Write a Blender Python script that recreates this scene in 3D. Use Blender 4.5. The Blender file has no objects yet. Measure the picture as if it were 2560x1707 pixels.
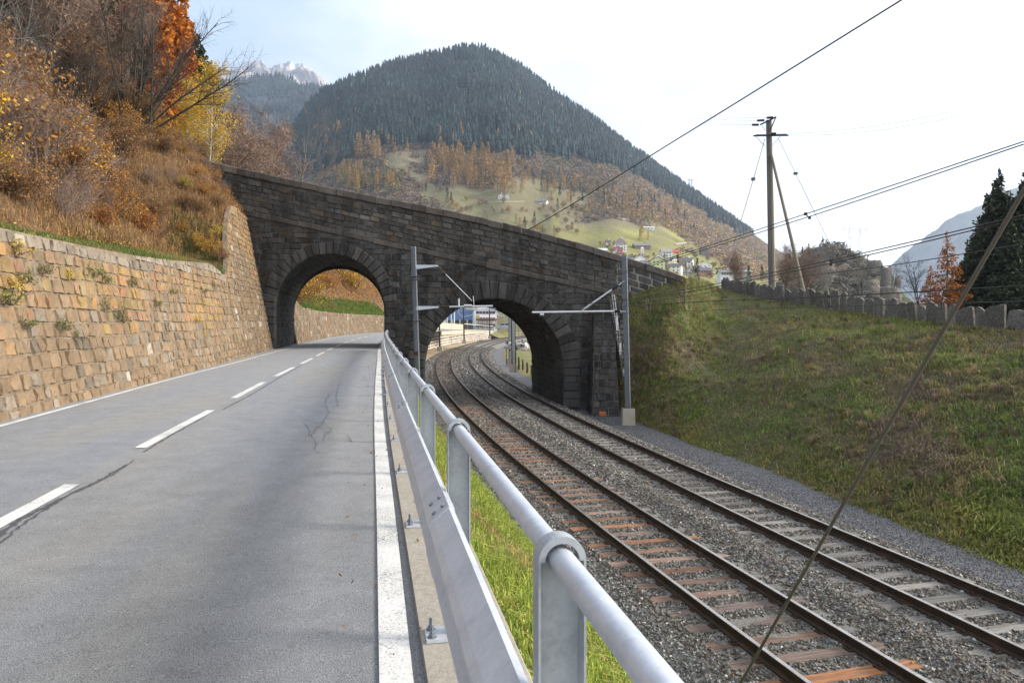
import bpy, bmesh, math, random
import numpy as np
from mathutils import Vector, Matrix
R = math.radians
random.seed(7); rng = np.random.default_rng(7)
S = bpy.context.scene
# ------------------------------------------------------------ camera, world, sun
F = 1778.0; CZ = 1.65
cam = bpy.data.cameras.new('camera'); co = bpy.data.objects.new('camera', cam)
S.collection.objects.link(co); S.camera = co
cam.sensor_width = 36.0; cam.lens = 36.0 * F / 2560; cam.clip_end = 20000; cam.clip_start = 0.05
co.location = (0, 0, CZ); co.rotation_euler = (R(90), 0, 0)
SUN_AZ = 89.0   # degrees from +Y towards +X
SUN_EL = 24.0
HAZE = 0.000135
w = bpy.data.worlds.new('World'); S.world = w; w.use_nodes = True
nt = w.node_tree; nt.nodes.clear()
def N(nt, t, **k):
    n = nt.nodes.new(t)
    for a, b in k.items():
        if a == 'ins':
            for i, v in b.items(): n.inputs[i].default_value = v
        else: setattr(n, a, b)
    return n
def ramp(nt, stops, interp='LINEAR'):
    n = nt.nodes.new('ShaderNodeValToRGB'); r = n.color_ramp; r.interpolation = interp
    while len(r.elements) < len(stops): r.elements.new(0.5)
    for e, (p, c) in zip(r.elements, stops):
        e.position = p; e.color = (c, c, c, 1) if isinstance(c, (int, float)) else (*c, 1)
    return n
sky = N(nt, 'ShaderNodeTexSky', sky_type='NISHITA', sun_disc=False)
sky.sun_elevation = R(SUN_EL); sky.sun_rotation = R(SUN_AZ); sky.air_density = 1.2; sky.dust_density = 2.5; sky.altitude = 900
bg = N(nt, 'ShaderNodeBackground', ins={1: 0.13}); out = N(nt, 'ShaderNodeOutputWorld')
tc = N(nt, 'ShaderNodeTexCoord'); mp = N(nt, 'ShaderNodeMapping'); mp.inputs['Scale'].default_value = (1.0, 1.0, 2.6); mp.inputs['Location'].default_value = (0.35, 0.2, 0.1)
no = N(nt, 'ShaderNodeTexNoise', ins={'Scale': 2.1, 'Detail': 8.0, 'Roughness': 0.55, 'Distortion': 0.35})
sx = N(nt, 'ShaderNodeSeparateXYZ')
# cloud cover: thin on the left (blue shows through), closed towards the right and low
mA = N(nt, 'ShaderNodeMath', operation='MULTIPLY_ADD', ins={1: 1.15, 2: 0.24})
mB = N(nt, 'ShaderNodeMath', operation='ADD')
cr = ramp(nt, [(0.37, 0.22), (0.66, 1.0)], 'EASE')
no2 = N(nt, 'ShaderNodeTexNoise', ins={'Scale': 3.2, 'Detail': 6.0, 'Roughness': 0.5})
cc = ramp(nt, [(0.3, (3.7, 3.8, 4.0)), (0.62, (6.7, 6.7, 6.75))])
mx = N(nt, 'ShaderNodeMix', data_type='RGBA')
L = nt.links.new
L(tc.outputs['Generated'], mp.inputs[0]); L(mp.outputs[0], no.inputs[0]); L(mp.outputs[0], no2.inputs[0]); L(tc.outputs['Generated'], sx.inputs[0])
L(sx.outputs['X'], mA.inputs[0]); L(mA.outputs[0], mB.inputs[0]); L(no.outputs['Fac'], mB.inputs[1]); L(mB.outputs[0], cr.inputs[0])
L(no2.outputs['Fac'], cc.inputs[0]); L(cr.outputs[0], mx.inputs['Factor']); L(sky.outputs[0], mx.inputs[6]); L(cc.outputs[0], mx.inputs[7])
L(mx.outputs[2], bg.inputs[0]); L(bg.outputs[0], out.inputs[0])
sl = bpy.data.lights.new('sun', 'SUN'); sl.energy = 4.6; sl.angle = R(15.0); sl.color = (1.0, 0.91, 0.78)
so = bpy.data.objects.new('sun', sl); S.collection.objects.link(so)
d = Vector((math.sin(R(SUN_AZ)) * math.cos(R(SUN_EL)), math.cos(R(SUN_AZ)) * math.cos(R(SUN_EL)), math.sin(R(SUN_EL))))
so.rotation_euler = d.to_track_quat('Z', 'Y').to_euler()
S.view_settings.view_transform = 'Standard'; S.view_settings.look = 'None'; S.view_settings.exposure = 1.22; S.view_settings.gamma = 1
# ------------------------------------------------------------ helpers
def P(px, py, Z): return Vector(((px - 1280) / F * Z, Z, CZ - (py - 853.5) / F * Z))
SL = 53.5 / F
def zr(Y): return SL * Y
def zt(Y): return -2.95 + SL * np.asarray(Y)
def RD(px, py): return P(px, py, 2934 / (py - 800))
def TR(px, py): return P(px, py, 8180 / (py - 800))
def crv(xs, ys):
    xs = np.array(xs, float); ys = np.array(ys, float); m = np.gradient(ys, xs)
    def f(x):
        x = np.asarray(x, float); i = np.clip(np.searchsorted(xs, x) - 1, 0, len(xs) - 2)
        h = xs[i + 1] - xs[i]; t = (x - xs[i]) / h; tc = np.clip(t, 0, 1)
        y = (2*tc**3-3*tc**2+1)*ys[i] + (tc**3-2*tc**2+tc)*h*m[i] + (-2*tc**3+3*tc**2)*ys[i+1] + (tc**3-tc**2)*h*m[i+1]
        return y + np.where(t < 0, (x - xs[i]) * m[i], 0) + np.where(t > 1, (x - xs[i+1]) * m[i+1], 0)
    return f
def tag(o, label=None, cat=None, group=None, kind=None):
    if label: o['label'] = label
    if cat: o['category'] = cat
    if group: o['group'] = group
    if kind: o['kind'] = kind
    return o
def empty(name, loc=(0, 0, 0), label=None, cat=None, group=None, rz=0):
    o = bpy.data.objects.new(name, None); S.collection.objects.link(o); o.location = loc; o.rotation_euler = (0, 0, rz)
    o.empty_display_size = 0.1
    return tag(o, label, cat, group)
def link(name, me, mat=None, parent=None):
    o = bpy.data.objects.new(name, me); S.collection.objects.link(o)
    if mat is not None:
        for m in (mat if isinstance(mat, (list, tuple)) else [mat]): me.materials.append(m)
    if parent is not None:
        o.parent = parent
        o.matrix_parent_inverse = Matrix.Identity(4)
    return o
def copy_tree(o, parent=None):
    c = o.copy(); S.collection.objects.link(c)
    if parent is not None: c.parent = parent
    for ch in [x for x in o.children]: copy_tree(ch, c)
    return c
def npmesh(name, V, Fc, col=None, smooth=False, mi=None):
    """V (n,3); Fc array (m,k) or list of such arrays"""
    V = np.asarray(V, np.float32).reshape(-1, 3)
    if not isinstance(Fc, list): Fc = [Fc]
    Fc = [np.asarray(f, np.int32) for f in Fc if len(f)]
    me = bpy.data.meshes.new(name)
    me.vertices.add(len(V)); me.vertices.foreach_set('co', V.ravel())
    loops = np.concatenate([f.ravel() for f in Fc]); tot = np.concatenate([np.full(len(f), f.shape[1], np.int32) for f in Fc])
    st = np.concatenate([[0], np.cumsum(tot)[:-1]]).astype(np.int32)
    me.loops.add(len(loops)); me.loops.foreach_set('vertex_index', loops)
    me.polygons.add(len(tot)); me.polygons.foreach_set('loop_start', st); me.polygons.foreach_set('loop_total', tot)
    if mi is not None: me.polygons.foreach_set('material_index', np.asarray(mi, np.int32))
    me.update(calc_edges=True)
    me.polygons.foreach_set('use_smooth', np.full(len(tot), smooth))
    if col is not None:
        a = me.color_attributes.new('Col', 'FLOAT_COLOR', 'POINT')
        c = np.ones((len(V), 4), np.float32); c[:, :3] = col; a.data.foreach_set('color', c.ravel())
    me.validate()
    return me
def gridF(nu, nv, off=0, flip=False):
    i, j = np.meshgrid(np.arange(nu - 1), np.arange(nv - 1), indexing='ij'); a = (i * nv + j).ravel() + off
    q = np.stack([a, a + nv, a + nv + 1, a + 1], 1)
    return q[:, ::-1] if flip else q
class MB:
    """collects parts into one mesh"""
    def __init__(s): s.V = []; s.F = []; s.n = 0; s.m = []; s.C = []
    def add(s, V, Fs, mi=0, col=(1, 1, 1)):
        V = np.asarray(V, float).reshape(-1, 3)
        for f in (Fs if isinstance(Fs, list) else [Fs]):
            if len(f):
                f = np.asarray(f) + s.n; s.F.append(f); s.m.append(np.full(len(f), mi))
        s.V.append(V); s.C.append(np.broadcast_to(np.asarray(col, float), V.shape)); s.n += len(V)
    def box(s, c, sz, rz=0, mi=0, M=None, col=(1, 1, 1)):
        b = np.array([[x, y, z] for x in (-.5, .5) for y in (-.5, .5) for z in (-.5, .5)]) * np.array(sz)
        if rz: cs, sn = math.cos(rz), math.sin(rz); b = b @ np.array([[cs, sn, 0], [-sn, cs, 0], [0, 0, 1]])
        b = b + np.array(c)
        if M is not None: b = np.array([M @ Vector(p) for p in b])
        s.add(b, np.array([[0, 1, 3, 2], [4, 6, 7, 5], [0, 4, 5, 1], [2, 3, 7, 6], [0, 2, 6, 4], [1, 5, 7, 3]]), mi, col)
    def prism(s, prof, a, b, mi=0, up=(0, 0, 1)):
        """2D profile (u,v) swept straight from a to b; u sideways, v up"""
        a = Vector(a); b = Vector(b); d = (b - a).normalized(); up = Vector(up); u = d.cross(up)
        if u.length < 1e-4: u = Vector((1, 0, 0))
        u.normalize(); v = u.cross(d)
        n = len(prof); V = [a + u * p[0] + v * p[1] for p in prof] + [b + u * p[0] + v * p[1] for p in prof]
        q = np.array([[i, (i + 1) % n, n + (i + 1) % n, n + i] for i in range(n)])
        s.add([tuple(x) for x in V], [q, np.array([list(range(n))[::-1]]), np.array([list(range(n, 2 * n))])], mi)
    def tube(s, pts, r, k=8, mi=0, cap=True, col=(1, 1, 1)):
        pts = [Vector(p) for p in pts]; n = len(pts); rs = r if isinstance(r, (list, tuple, np.ndarray)) else [r] * n
        V = []; u = None
        for i, p in enumerate(pts):
            d = (pts[min(i + 1, n - 1)] - pts[max(i - 1, 0)]).normalized()
            if u is None:
                u = d.cross(Vector((0, 0, 1)));
                if u.length < 1e-3: u = d.cross(Vector((1, 0, 0)))
            u = (u - d * u.dot(d)).normalized(); v = d.cross(u)
            for j in range(k):
                a = 2 * math.pi * j / k; V.append(p + (u * math.cos(a) + v * math.sin(a)) * rs[i])
        q = np.array([[i * k + j, i * k + (j + 1) % k, (i + 1) * k + (j + 1) % k, (i + 1) * k + j] for i in range(n - 1) for j in range(k)])
        fs = [q]
        if cap: fs += [np.array([list(range(k))[::-1]]), np.array([list(range((n - 1) * k, n * k))])]
        s.add([tuple(x) for x in V], fs, mi, col)
    def build(s, name, mat, parent=None, smooth=False, usecol=False):
        me = npmesh(name, np.concatenate(s.V), s.F, col=np.concatenate(s.C) if usecol else None, smooth=smooth, mi=np.concatenate(s.m))
        return link(name, me, mat, parent)
def vnoise(p, sc=1.0, seed=0, octv=3):
    """cheap smooth value noise, p (n,3) -> (-1..1)"""
    p = np.asarray(p, float) * sc; out = np.zeros(len(p)); amp = 1; tot = 0
    for o in range(octv):
        q = p * (2 ** o) + seed * 17.3 + o * 5.1; i = np.floor(q).astype(np.int64); f = q - i; f = f * f * (3 - 2 * f); acc = 0
        for dx in (0, 1):
            for dy in (0, 1):
                for dz in (0, 1):
                    h = ((i[:, 0] + dx) * 374761393 + (i[:, 1] + dy) * 668265263 + (i[:, 2] + dz) * 2147483647) & 0xffffffff
                    h = ((h ^ (h >> 13)) * 1274126177) & 0xffffffff; h = (h ^ (h >> 16)) & 0xffff
                    wv = (f[:, 0] if dx else 1 - f[:, 0]) * (f[:, 1] if dy else 1 - f[:, 1]) * (f[:, 2] if dz else 1 - f[:, 2])
                    acc = acc + wv * (h / 32767.5 - 1)
        out += acc * amp; tot += amp; amp *= 0.5
    return out / tot
# ------------------------------------------------------------ materials
MATS = {}
def mat(name, col=(.5, .5, .5), rough=.8, metal=0.0, attr=False, n1=None, n2=None, bump=None, spec=.3, coat=0, back=None, rand=0):
    """n1/n2: (scale, strength, colour2) noise tints; bump: (scale, distance)"""
    if name in MATS: return MATS[name]
    m = bpy.data.materials.new(name); m.use_nodes = True; t = m.node_tree; b = t.nodes['Principled BSDF']; Lk = t.links.new
    b.inputs['Roughness'].default_value = rough; b.inputs['Metallic'].default_value = metal; b.inputs['Specular IOR Level'].default_value = spec
    tcn = N(t, 'ShaderNodeTexCoord'); geo = N(t, 'ShaderNodeNewGeometry')
    if attr:
        a = N(t, 'ShaderNodeAttribute', attribute_name='Col'); cur = a.outputs['Color']
    else:
        a = N(t, 'ShaderNodeRGB'); a.outputs[0].default_value = (*col, 1); cur = a.outputs[0]
    for k, nn in enumerate((n1, n2)):
        if nn is None: continue
        sc, st, c2 = nn[:3]
        nz = N(t, 'ShaderNodeTexNoise', ins={'Scale': sc, 'Detail': 6.0, 'Roughness': .62}); Lk(geo.outputs['Position'], nz.inputs[0])
        if len(nn) > 3:
            mpn = N(t, 'ShaderNodeMapping'); mpn.inputs['Scale'].default_value = nn[3]; Lk(geo.outputs['Position'], mpn.inputs[0]); Lk(mpn.outputs[0], nz.inputs[0])
        rp = ramp(t, [(.42, 0.0), (.62, st)]) ; Lk(nz.outputs['Fac'], rp.inputs[0])
        mm = N(t, 'ShaderNodeMix', data_type='RGBA', blend_type='MULTIPLY' if (k == 0 and attr) or nn[2] == 'mul' else 'MIX')
        mm.inputs[7].default_value = (*( (.45, .45, .45) if c2 == 'mul' else c2), 1)
        Lk(rp.outputs[0], mm.inputs['Factor']); Lk(cur, mm.inputs[6]); cur = mm.outputs[2]
    if rand:
        oi = N(t, 'ShaderNodeObjectInfo'); hs = N(t, 'ShaderNodeHueSaturation')
        ma = N(t, 'ShaderNodeMath', operation='MULTIPLY_ADD', ins={1: rand, 2: 1 - rand / 2}); Lk(oi.outputs['Random'], ma.inputs[0]); Lk(ma.outputs[0], hs.inputs['Value'])
        Lk(cur, hs.inputs['Color']); cur = hs.outputs[0]
    Lk(cur, b.inputs['Base Color'])
    if bump:
        nz = N(t, 'ShaderNodeTexNoise', ins={'Scale': bump[0], 'Detail': 8.0, 'Roughness': .65}); bp = N(t, 'ShaderNodeBump', ins={'Strength': 1.0, 'Distance': bump[1]})
        Lk(geo.outputs['Position'], nz.inputs[0]); Lk(nz.outputs['Fac'], bp.inputs['Height']); Lk(bp.outputs[0], b.inputs['Normal'])
    if back:  # translucent leaves
        tr = N(t, 'ShaderNodeBsdfTranslucent'); ms = N(t, 'ShaderNodeMixShader', ins={0: back}); o = t.nodes['Material Output']
        Lk(cur, tr.inputs[0]); Lk(b.outputs[0], ms.inputs[1]); Lk(tr.outputs[0], ms.inputs[2]); Lk(ms.outputs[0], o.inputs[0])
    MATS[name] = m
    return m
M_stone = mat('stone', attr=True, rough=.88, n1=(1.7, .35, 'mul'), n2=(1.6, .30, (.12, .09, .06), (1.5, 1.5, .35)), bump=(9, .05))
M_dark = mat('bridge_stone', attr=True, rough=.85, n1=(.55, .55, 'mul'), n2=(1.1, .11, (.34, .34, .35), (2.2, 1, .30)), bump=(7, .06))
M_mortar = mat('mortar', (.235, .185, .13), n1=(2, .6, (.10, .075, .05)), bump=(12, .03))
M_mortar_d = mat('mortar_dark', (.07, .067, .064), n1=(.6, .85, (.018, .017, .016)), n2=(2.5, .4, (.17, .165, .16)), bump=(12, .03))
M_galv = mat('galvanised_steel', (.52, .55, .60), rough=.42, metal=.35, n1=(5, .6, (.36, .39, .44)), n2=(40, .55, (.60, .63, .68)), spec=.5, bump=(35, .0012))
M_galvd = mat('galvanised_post', (.36, .39, .42), rough=.55, metal=.3, n1=(7, .7, (.26, .285, .31)), n2=(45, .5, (.42, .45, .48)), spec=.4)
M_mast = mat('mast_steel', (.15, .175, .205), rough=.5, metal=.4, n1=(4, .4, (.20, .225, .25)), spec=.4)
M_rust = mat('rusty_steel', (.040, .027, .020), rough=.75, metal=.1, n1=(6, .5, (.095, .050, .028)))
M_railtop = mat('rail_head', (.46, .42, .38), rough=.26, metal=.85, n1=(8, .5, (.26, .19, .14)))
M_black = mat('black_steel', (.02, .02, .022), rough=.6)
M_wire = mat('wire', (.03, .028, .028), rough=.5)
M_conc = mat('concrete', (.31, .285, .24), n1=(2.2, .55, (.25, .215, .17)), n2=(28, .5, (.42, .39, .34)), bump=(60, .006))
M_tan = mat('tan_concrete', (.46, .42, .34), n1=(.5, .5, (.38, .34, .27)), bump=(6, .01))
M_white = mat('white_paint', (.78, .78, .76), rough=.7)
M_attr = mat('leafage', attr=True, rough=.75, back=.3, rand=.3)
M_blade = mat('grass_blades', attr=True, rough=.8, back=.25)
M_needle = mat('needles', attr=True, rough=.8, back=.12, rand=.25)
M_bark = mat('bark', (.085, .068, .055), n1=(6, .6, (.15, .13, .11)), bump=(20, .02))
M_birch = mat('birch_bark', (.5, .48, .43), n1=(5, .7, (.16, .14, .12)))
M_soil = mat('autumn_slope_ground', (.13, .075, .035), n1=(1.1, .7, (.20, .11, .045)), n2=(6, .6, (.07, .045, .025)), bump=(5, .15))
M_flat = mat('tinted', attr=True, rough=.8)
M_hill = mat('hill_ground', attr=True, rough=.95, n1=(.03, .25, 'mul'), bump=(.15, 3.0))
def asphalt():
    m = bpy.data.materials.new('asphalt'); m.use_nodes = True; t = m.node_tree; b = t.nodes['Principled BSDF']; Lk = t.links.new
    geo = N(t, 'ShaderNodeNewGeometry')
    mpn = N(t, 'ShaderNodeMapping'); mpn.inputs['Rotation'].default_value = (0, 0, R(-11)); Lk(geo.outputs['Position'], mpn.inputs[0])
    mps = N(t, 'ShaderNodeMapping'); mps.inputs['Scale'].default_value = (1.0, .16, 1); Lk(mpn.outputs[0], mps.inputs[0])
    a = N(t, 'ShaderNodeTexNoise', ins={'Scale': .75, 'Detail': 4.0}); Lk(mps.outputs[0], a.inputs[0])
    r1 = ramp(t, [(.32, (.212, .224, .248)), (.5, (.228, .234, .246)), (.68, (.244, .240, .228))]); Lk(a.outputs['Fac'], r1.inputs[0])
    f = N(t, 'ShaderNodeTexNoise', ins={'Scale': 140.0, 'Detail': 3.0, 'Roughness': .8}); Lk(geo.outputs['Position'], f.inputs[0])
    r2 = ramp(t, [(.34, .35), (.5, .98), (.66, 1.75)]); Lk(f.outputs['Fac'], r2.inputs[0])
    g = N(t, 'ShaderNodeTexNoise', ins={'Scale': 3.0, 'Detail': 8.0, 'Roughness': .7}); Lk(geo.outputs['Position'], g.inputs[0])
    r3 = ramp(t, [(.3, .84), (.7, 1.14)]); Lk(g.outputs['Fac'], r3.inputs[0])
    m1 = N(t, 'ShaderNodeMix', data_type='RGBA', blend_type='MULTIPLY', ins={0: 1.0}); Lk(r1.outputs[0], m1.inputs[6]); Lk(r2.outputs[0], m1.inputs[7])
    m2 = N(t, 'ShaderNodeMix', data_type='RGBA', blend_type='MULTIPLY', ins={0: 1.0}); Lk(m1.outputs[2], m2.inputs[6]); Lk(r3.outputs[0], m2.inputs[7])
    Lk(m2.outputs[2], b.inputs['Base Color']); b.inputs['Roughness'].default_value = .82; b.inputs['Specular IOR Level'].default_value = .35
    bp = N(t, 'ShaderNodeBump', ins={'Strength': 1.0, 'Distance': .012}); Lk(f.outputs['Fac'], bp.inputs['Height']); Lk(bp.outputs[0], b.inputs['Normal'])
    return m
M_asph = asphalt()
def linepaint():
    m = bpy.data.materials.new('line_paint'); m.use_nodes = True; t = m.node_tree; b = t.nodes['Principled BSDF']; Lk = t.links.new
    geo = N(t, 'ShaderNodeNewGeometry'); f = N(t, 'ShaderNodeTexNoise', ins={'Scale': 75.0, 'Detail': 4.0, 'Roughness': .75}); Lk(geo.outputs['Position'], f.inputs[0])
    g = N(t, 'ShaderNodeTexNoise', ins={'Scale': 2.0, 'Detail': 3.0}); Lk(geo.outputs['Position'], g.inputs[0])
    ad = N(t, 'ShaderNodeMath', operation='MULTIPLY_ADD', ins={1: .35}); Lk(g.outputs['Fac'], ad.inputs[0]); Lk(f.outputs['Fac'], ad.inputs[2])
    r1 = ramp(t, [(.56, (.16, .16, .16)), (.62, (.50, .50, .48)), (.78, (.64, .63, .61))]); Lk(ad.outputs[0], r1.inputs[0]); Lk(r1.outputs[0], b.inputs['Base Color'])
    b.inputs['Roughness'].default_value = .7
    bp = N(t, 'ShaderNodeBump', ins={'Strength': .6, 'Distance': .004}); Lk(f.outputs['Fac'], bp.inputs['Height']); Lk(bp.outputs[0], b.inputs['Normal'])
    return m
M_line = linepaint()
# ------------------------------------------------------------ setting: curves
roadL = crv([-6, 3, 10.9, 13.7, 18.5, 27.4, 36.7, 49, 67, 84, 95, 115, 135], [-4.9, -6.45, -7.85, -8.34, -9.2, -10.6, -12.15, -14.05, -16.4, -17.6, -17.5, -15.6, -11.5])
roadR = crv([-6, 3.23, 5.8, 10.2, 29.3, 41.3, 52, 67, 84, 95, 115, 135], [1.2, -.60, -1.10, -1.97, -5.55, -7.75, -9.45, -11.2, -12.1, -12.0, -10.2, -6.2])
rl_z = np.array([9.04, 10.04, 12.45, 16.1, 18.4, 23.4, 32.7, 37.6, 44.7, 68.4, 85.5, 116, 134.8, 157, 183.8, 222])
rl_x = np.array([3.75, 3.48, 2.93, 1.99, 1.36, .21, -1.82, -2.84, -4.10, -7.29, -8.56, -9.2, -8.6, -7.06, -2.6, 5.8])
_pf = np.polyfit(rl_z / 100, rl_x, 4, w=1 / np.sqrt(rl_z))
_d9 = (np.polyval(_pf, .0905) - np.polyval(_pf, .0895)) / .1
def railX(Y):
    Y = np.asarray(Y, float); return np.where(Y < 9, np.polyval(_pf, .09) + (Y - 9) * _d9, np.polyval(_pf, np.maximum(Y, 9) / 100))
def rail_off(Y, o):
    """point at offset o to the right of the outermost rail; returns X,Y arrays"""
    Y = np.asarray(Y, float); x = railX(Y); dx = (railX(Y + .5) - railX(Y - .5)); n = np.sqrt(1 + dx * dx)
    return x + o / n, Y - o * dx / n
railPX = [(-0.235, 3.45)]
postX = crv([-4, 1.71, 3.72, 7.6, 14.6, 30.6, 38.4], [1.24, .109, -.287, -1.06, -2.43, -5.42, -6.72])
def sheet(name, X, Y, Z, m, flip=False, smooth=True, col=None):
    nu, nv = X.shape
    V = np.stack([X, Y, Z], -1).reshape(-1, 3)
    return link(name, npmesh(name, V, gridF(nu, nv, flip=flip), col=col, smooth=smooth), m)
# road
ys = np.concatenate([np.arange(-6, 40, 1.0), np.arange(40, 122, 2.0)])
xl = roadL(ys) - .95; xr = np.where(ys < 41, postX(np.minimum(ys, 41)) - .03, roadR(ys) + .7)
xr = np.where((ys > 38) & (ys < 41), roadR(ys) + .45, xr)
t = np.linspace(0, 1, 9)[:, None]
X = xl[None] * (1 - t) + xr[None] * t; Y = np.broadcast_to(ys, X.shape); Z = zr(Y) + 0.05 * np.sin(np.pi * t)
tag(sheet('road', X, Y, Z, M_asph, flip=False), kind='structure')
def roadz(x, y):
    a = (x - (roadL(y) - .95)) / (roadR(y) + .5 - roadL(y) + .95); return zr(y) + 0.05 * np.sin(np.pi * np.clip(a, 0, 1))
def strip(name, f, y0, y1, w, m, lift=.009, step=.5):
    yy = np.arange(y0, y1 + step * .5, step) if y1 - y0 > step else np.array([y0, y1]); yy[-1] = y1
    x = f(yy); X = np.stack([x - w / 2, x + w / 2]); Y = np.stack([yy, yy]); Z = roadz(X, Y) + lift
    return sheet(name, X, Y, Z, m)
tag(strip('road_marking', lambda y: roadR(y) + .075, -5, 119, .155, M_line), kind='structure')
tag(strip('road_marking', lambda y: roadL(y), -5, 119, .14, M_line), kind='structure')
def roadC(y): return roadL(y) * .5 + roadR(y) * .5 - .04
kd = 0
for i in range(-1, 19):
    if 2934 / 1.0884 * (0.00118 + .00211 * i) > 112: break
    # period measured along the view axis from the photograph
    a = 2934 / 1.0884 * (0.00118 + .00211 * i); b_ = a + 2934 / 1.0884 * .00138
    if b_ < -3: continue
    tag(strip('road_marking', roadC, a, b_, .15, M_line), kind='structure')
# cracks: thin jagged sealed lines
cb = MB()
def crack(pts, wd):
    pts = np.array(pts, float); P2 = []
    for a, b in zip(pts[:-1], pts[1:]):
        n = max(2, int(np.hypot(*(b - a)) / .05))
        for k in range(n): P2.append(a + (b - a) * k / n + rng.normal(0, .011, 2))
    P2 = np.array(P2); dd = np.gradient(P2, axis=0); nn = np.stack([-dd[:, 1], dd[:, 0]], 1); nn /= np.linalg.norm(nn, axis=1)[:, None] + 1e-9
    wv = wd * rng.uniform(.25, 1.3, len(P2))[:, None]
    A = P2 + nn * wv; B = P2 - nn * wv
    V = np.concatenate([np.c_[A, roadz(A[:, 0], A[:, 1]) + .006], np.c_[B, roadz(B[:, 0], B[:, 1]) + .006]]); n = len(P2)
    q = np.array([[i, i + 1, n + i + 1, n + i] for i in range(n - 1)]); cb.add(V, q)
def rd2(px, py): p = RD(px, py); return (p.x, p.y)
crack([rd2(-40, 1390), rd2(60, 1310), rd2(150, 1262), rd2(240, 1220), rd2(340, 1160)], .018)
crack([rd2(-40, 1402), rd2(90, 1305), rd2(190, 1240), rd2(300, 1190)], .010)
crack([rd2(360, 1140), rd2(440, 1090), rd2(520, 1045)], .010)
crack([rd2(560, 1030), rd2(640, 985), rd2(700, 948), rd2(755, 915)], .012)
for q in ([(812, 1050), (800, 1072), (818, 1085), (805, 1110)], [(795, 1070), (778, 1095), (790, 1110), (785, 1128), (800, 1140)], [(800, 1060), (830, 1075), (822, 1092)], [(870, 1090), (880, 1108), (862, 1100)], [(760, 1065), (775, 1080), (770, 1098)],
          [(825, 985), (812, 1010), (822, 1035), (812, 1052)], [(850, 960), (840, 990), (846, 1020)]):
    crack([rd2(*p) for p in q], .0045)
cb_o = cb.build('road_crack', mat('tar', (.07, .07, .072), rough=.7)); tag(cb_o, kind='structure')
# concrete plinth (kerb)
ys = np.arange(-5, 38.9, .5)
px0 = postX(ys)
kl = np.interp(ys, [3, 10, 30], [-.20, -.19, -.06])
prof = [(kl, -.02), (kl + .005, .035), (.27, .035), (.28, .02), (.28, -.62)]
X = np.stack([px0 + p[0] for p in prof]); Y = np.broadcast_to(ys, X.shape); Z = np.stack([zr(ys) + p[1] for p in prof])
tag(sheet('kerb', X, Y, Z, M_conc, flip=True, smooth=False), kind='structure')
def kerbz(y): return zr(y) + .035
# ------------------------------------------------------------ stones
def cells(s0, s1, h0, h1, ch, ln, seed=0, jit=.12):
    r = np.random.default_rng(seed); out = []; h = h0
    while h < h1 - .05:
        c = ch * r.uniform(1 - jit, 1 + jit); s = s0 - r.uniform(0, ln[1])
        while s < s1:
            l = r.uniform(*ln); out.append((max(s, s0), min(s + l, s1), h, min(h + c, h1))) if s + l > s0 + .05 else None; s += l
        h += c
    return np.array(out)
def stones(name, mapf, cl, colf, m, parent, warp=None, nu=5, nv=4, prot=.05, gap=.012, seed=0, wav=0.0, drop=None):
    r = np.random.default_rng(seed); n = len(cl)
    s0, s1, h0, h1 = cl.T
    edge = lambda k: np.concatenate([[0], np.linspace(.07, .93, k - 2), [1]]); u = edge(nu)[None, :, None]; v = edge(nv)[None, None, :]
    g = r.uniform(.6, 1.6, (n, 1, 1)) * gap
    Sx = (s0[:, None, None] + g) + u * ((s1 - s0)[:, None, None] - 2 * g) + 0 * v
    Hx = (h0[:, None, None] + g) + v * ((h1 - h0)[:, None, None] - 2 * g) + 0 * u
    jit = r.normal(0, .010, Sx.shape) ; Sx = Sx + jit; Hx = Hx + r.normal(0, .009, Sx.shape)
    if wav: Hx = Hx + wav * (np.sin(Sx * .9 + Hx * 2) + .6 * np.sin(Sx * 2.3 + Hx * 5 + 1))
    e = np.minimum(np.minimum(u, 1 - u) * 16, 1) * np.minimum(np.minimum(v, 1 - v) * 16, 1) + 0 * Sx
    D = -.03 + (e > 0) * (.03 + prot * r.uniform(.35, 1.25, (n, 1, 1)) + r.normal(0, prot * .28, Sx.shape))
    ok = np.ones(n, bool)
    if warp is not None:
        Sx, Hx, ok = warp(Sx, Hx)
    Sx, Hx, D = Sx[ok], Hx[ok], D[ok]; k = len(Sx)
    V = np.stack(mapf(Sx, Hx, D), -1).reshape(-1, 3)
    q = gridF(nu, nv); Fq = (q[None] + (np.arange(k) * nu * nv)[:, None, None]).reshape(-1, 4)
    cs = colf(Sx.mean((1, 2)), Hx.mean((1, 2)), r)
    C = np.repeat(cs, nu * nv, 0) * r.uniform(.93, 1.07, (k * nu * nv, 1))
    # make sure faces look outward
    a, b_, c_ = V[Fq[:, 0]], V[Fq[:, 1]], V[Fq[:, 2]]
    nrm = np.cross(b_ - a, c_ - a).reshape(k, -1, 3).sum(1)
    o = np.stack(mapf(Sx[:, 2:3, 2:3], Hx[:, 2:3, 2:3], D[:, 2:3, 2:3] * 0 + .5), -1).reshape(-1, 3) - np.stack(mapf(Sx[:, 2:3, 2:3], Hx[:, 2:3, 2:3], D[:, 2:3, 2:3] * 0), -1).reshape(-1, 3)
    fl = np.repeat((nrm * o).sum(1) < 0, len(q)); Fq[fl] = Fq[fl][:, ::-1]
    return link(name, npmesh(name, V, Fq, col=C, smooth=False), m, parent)
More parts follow.
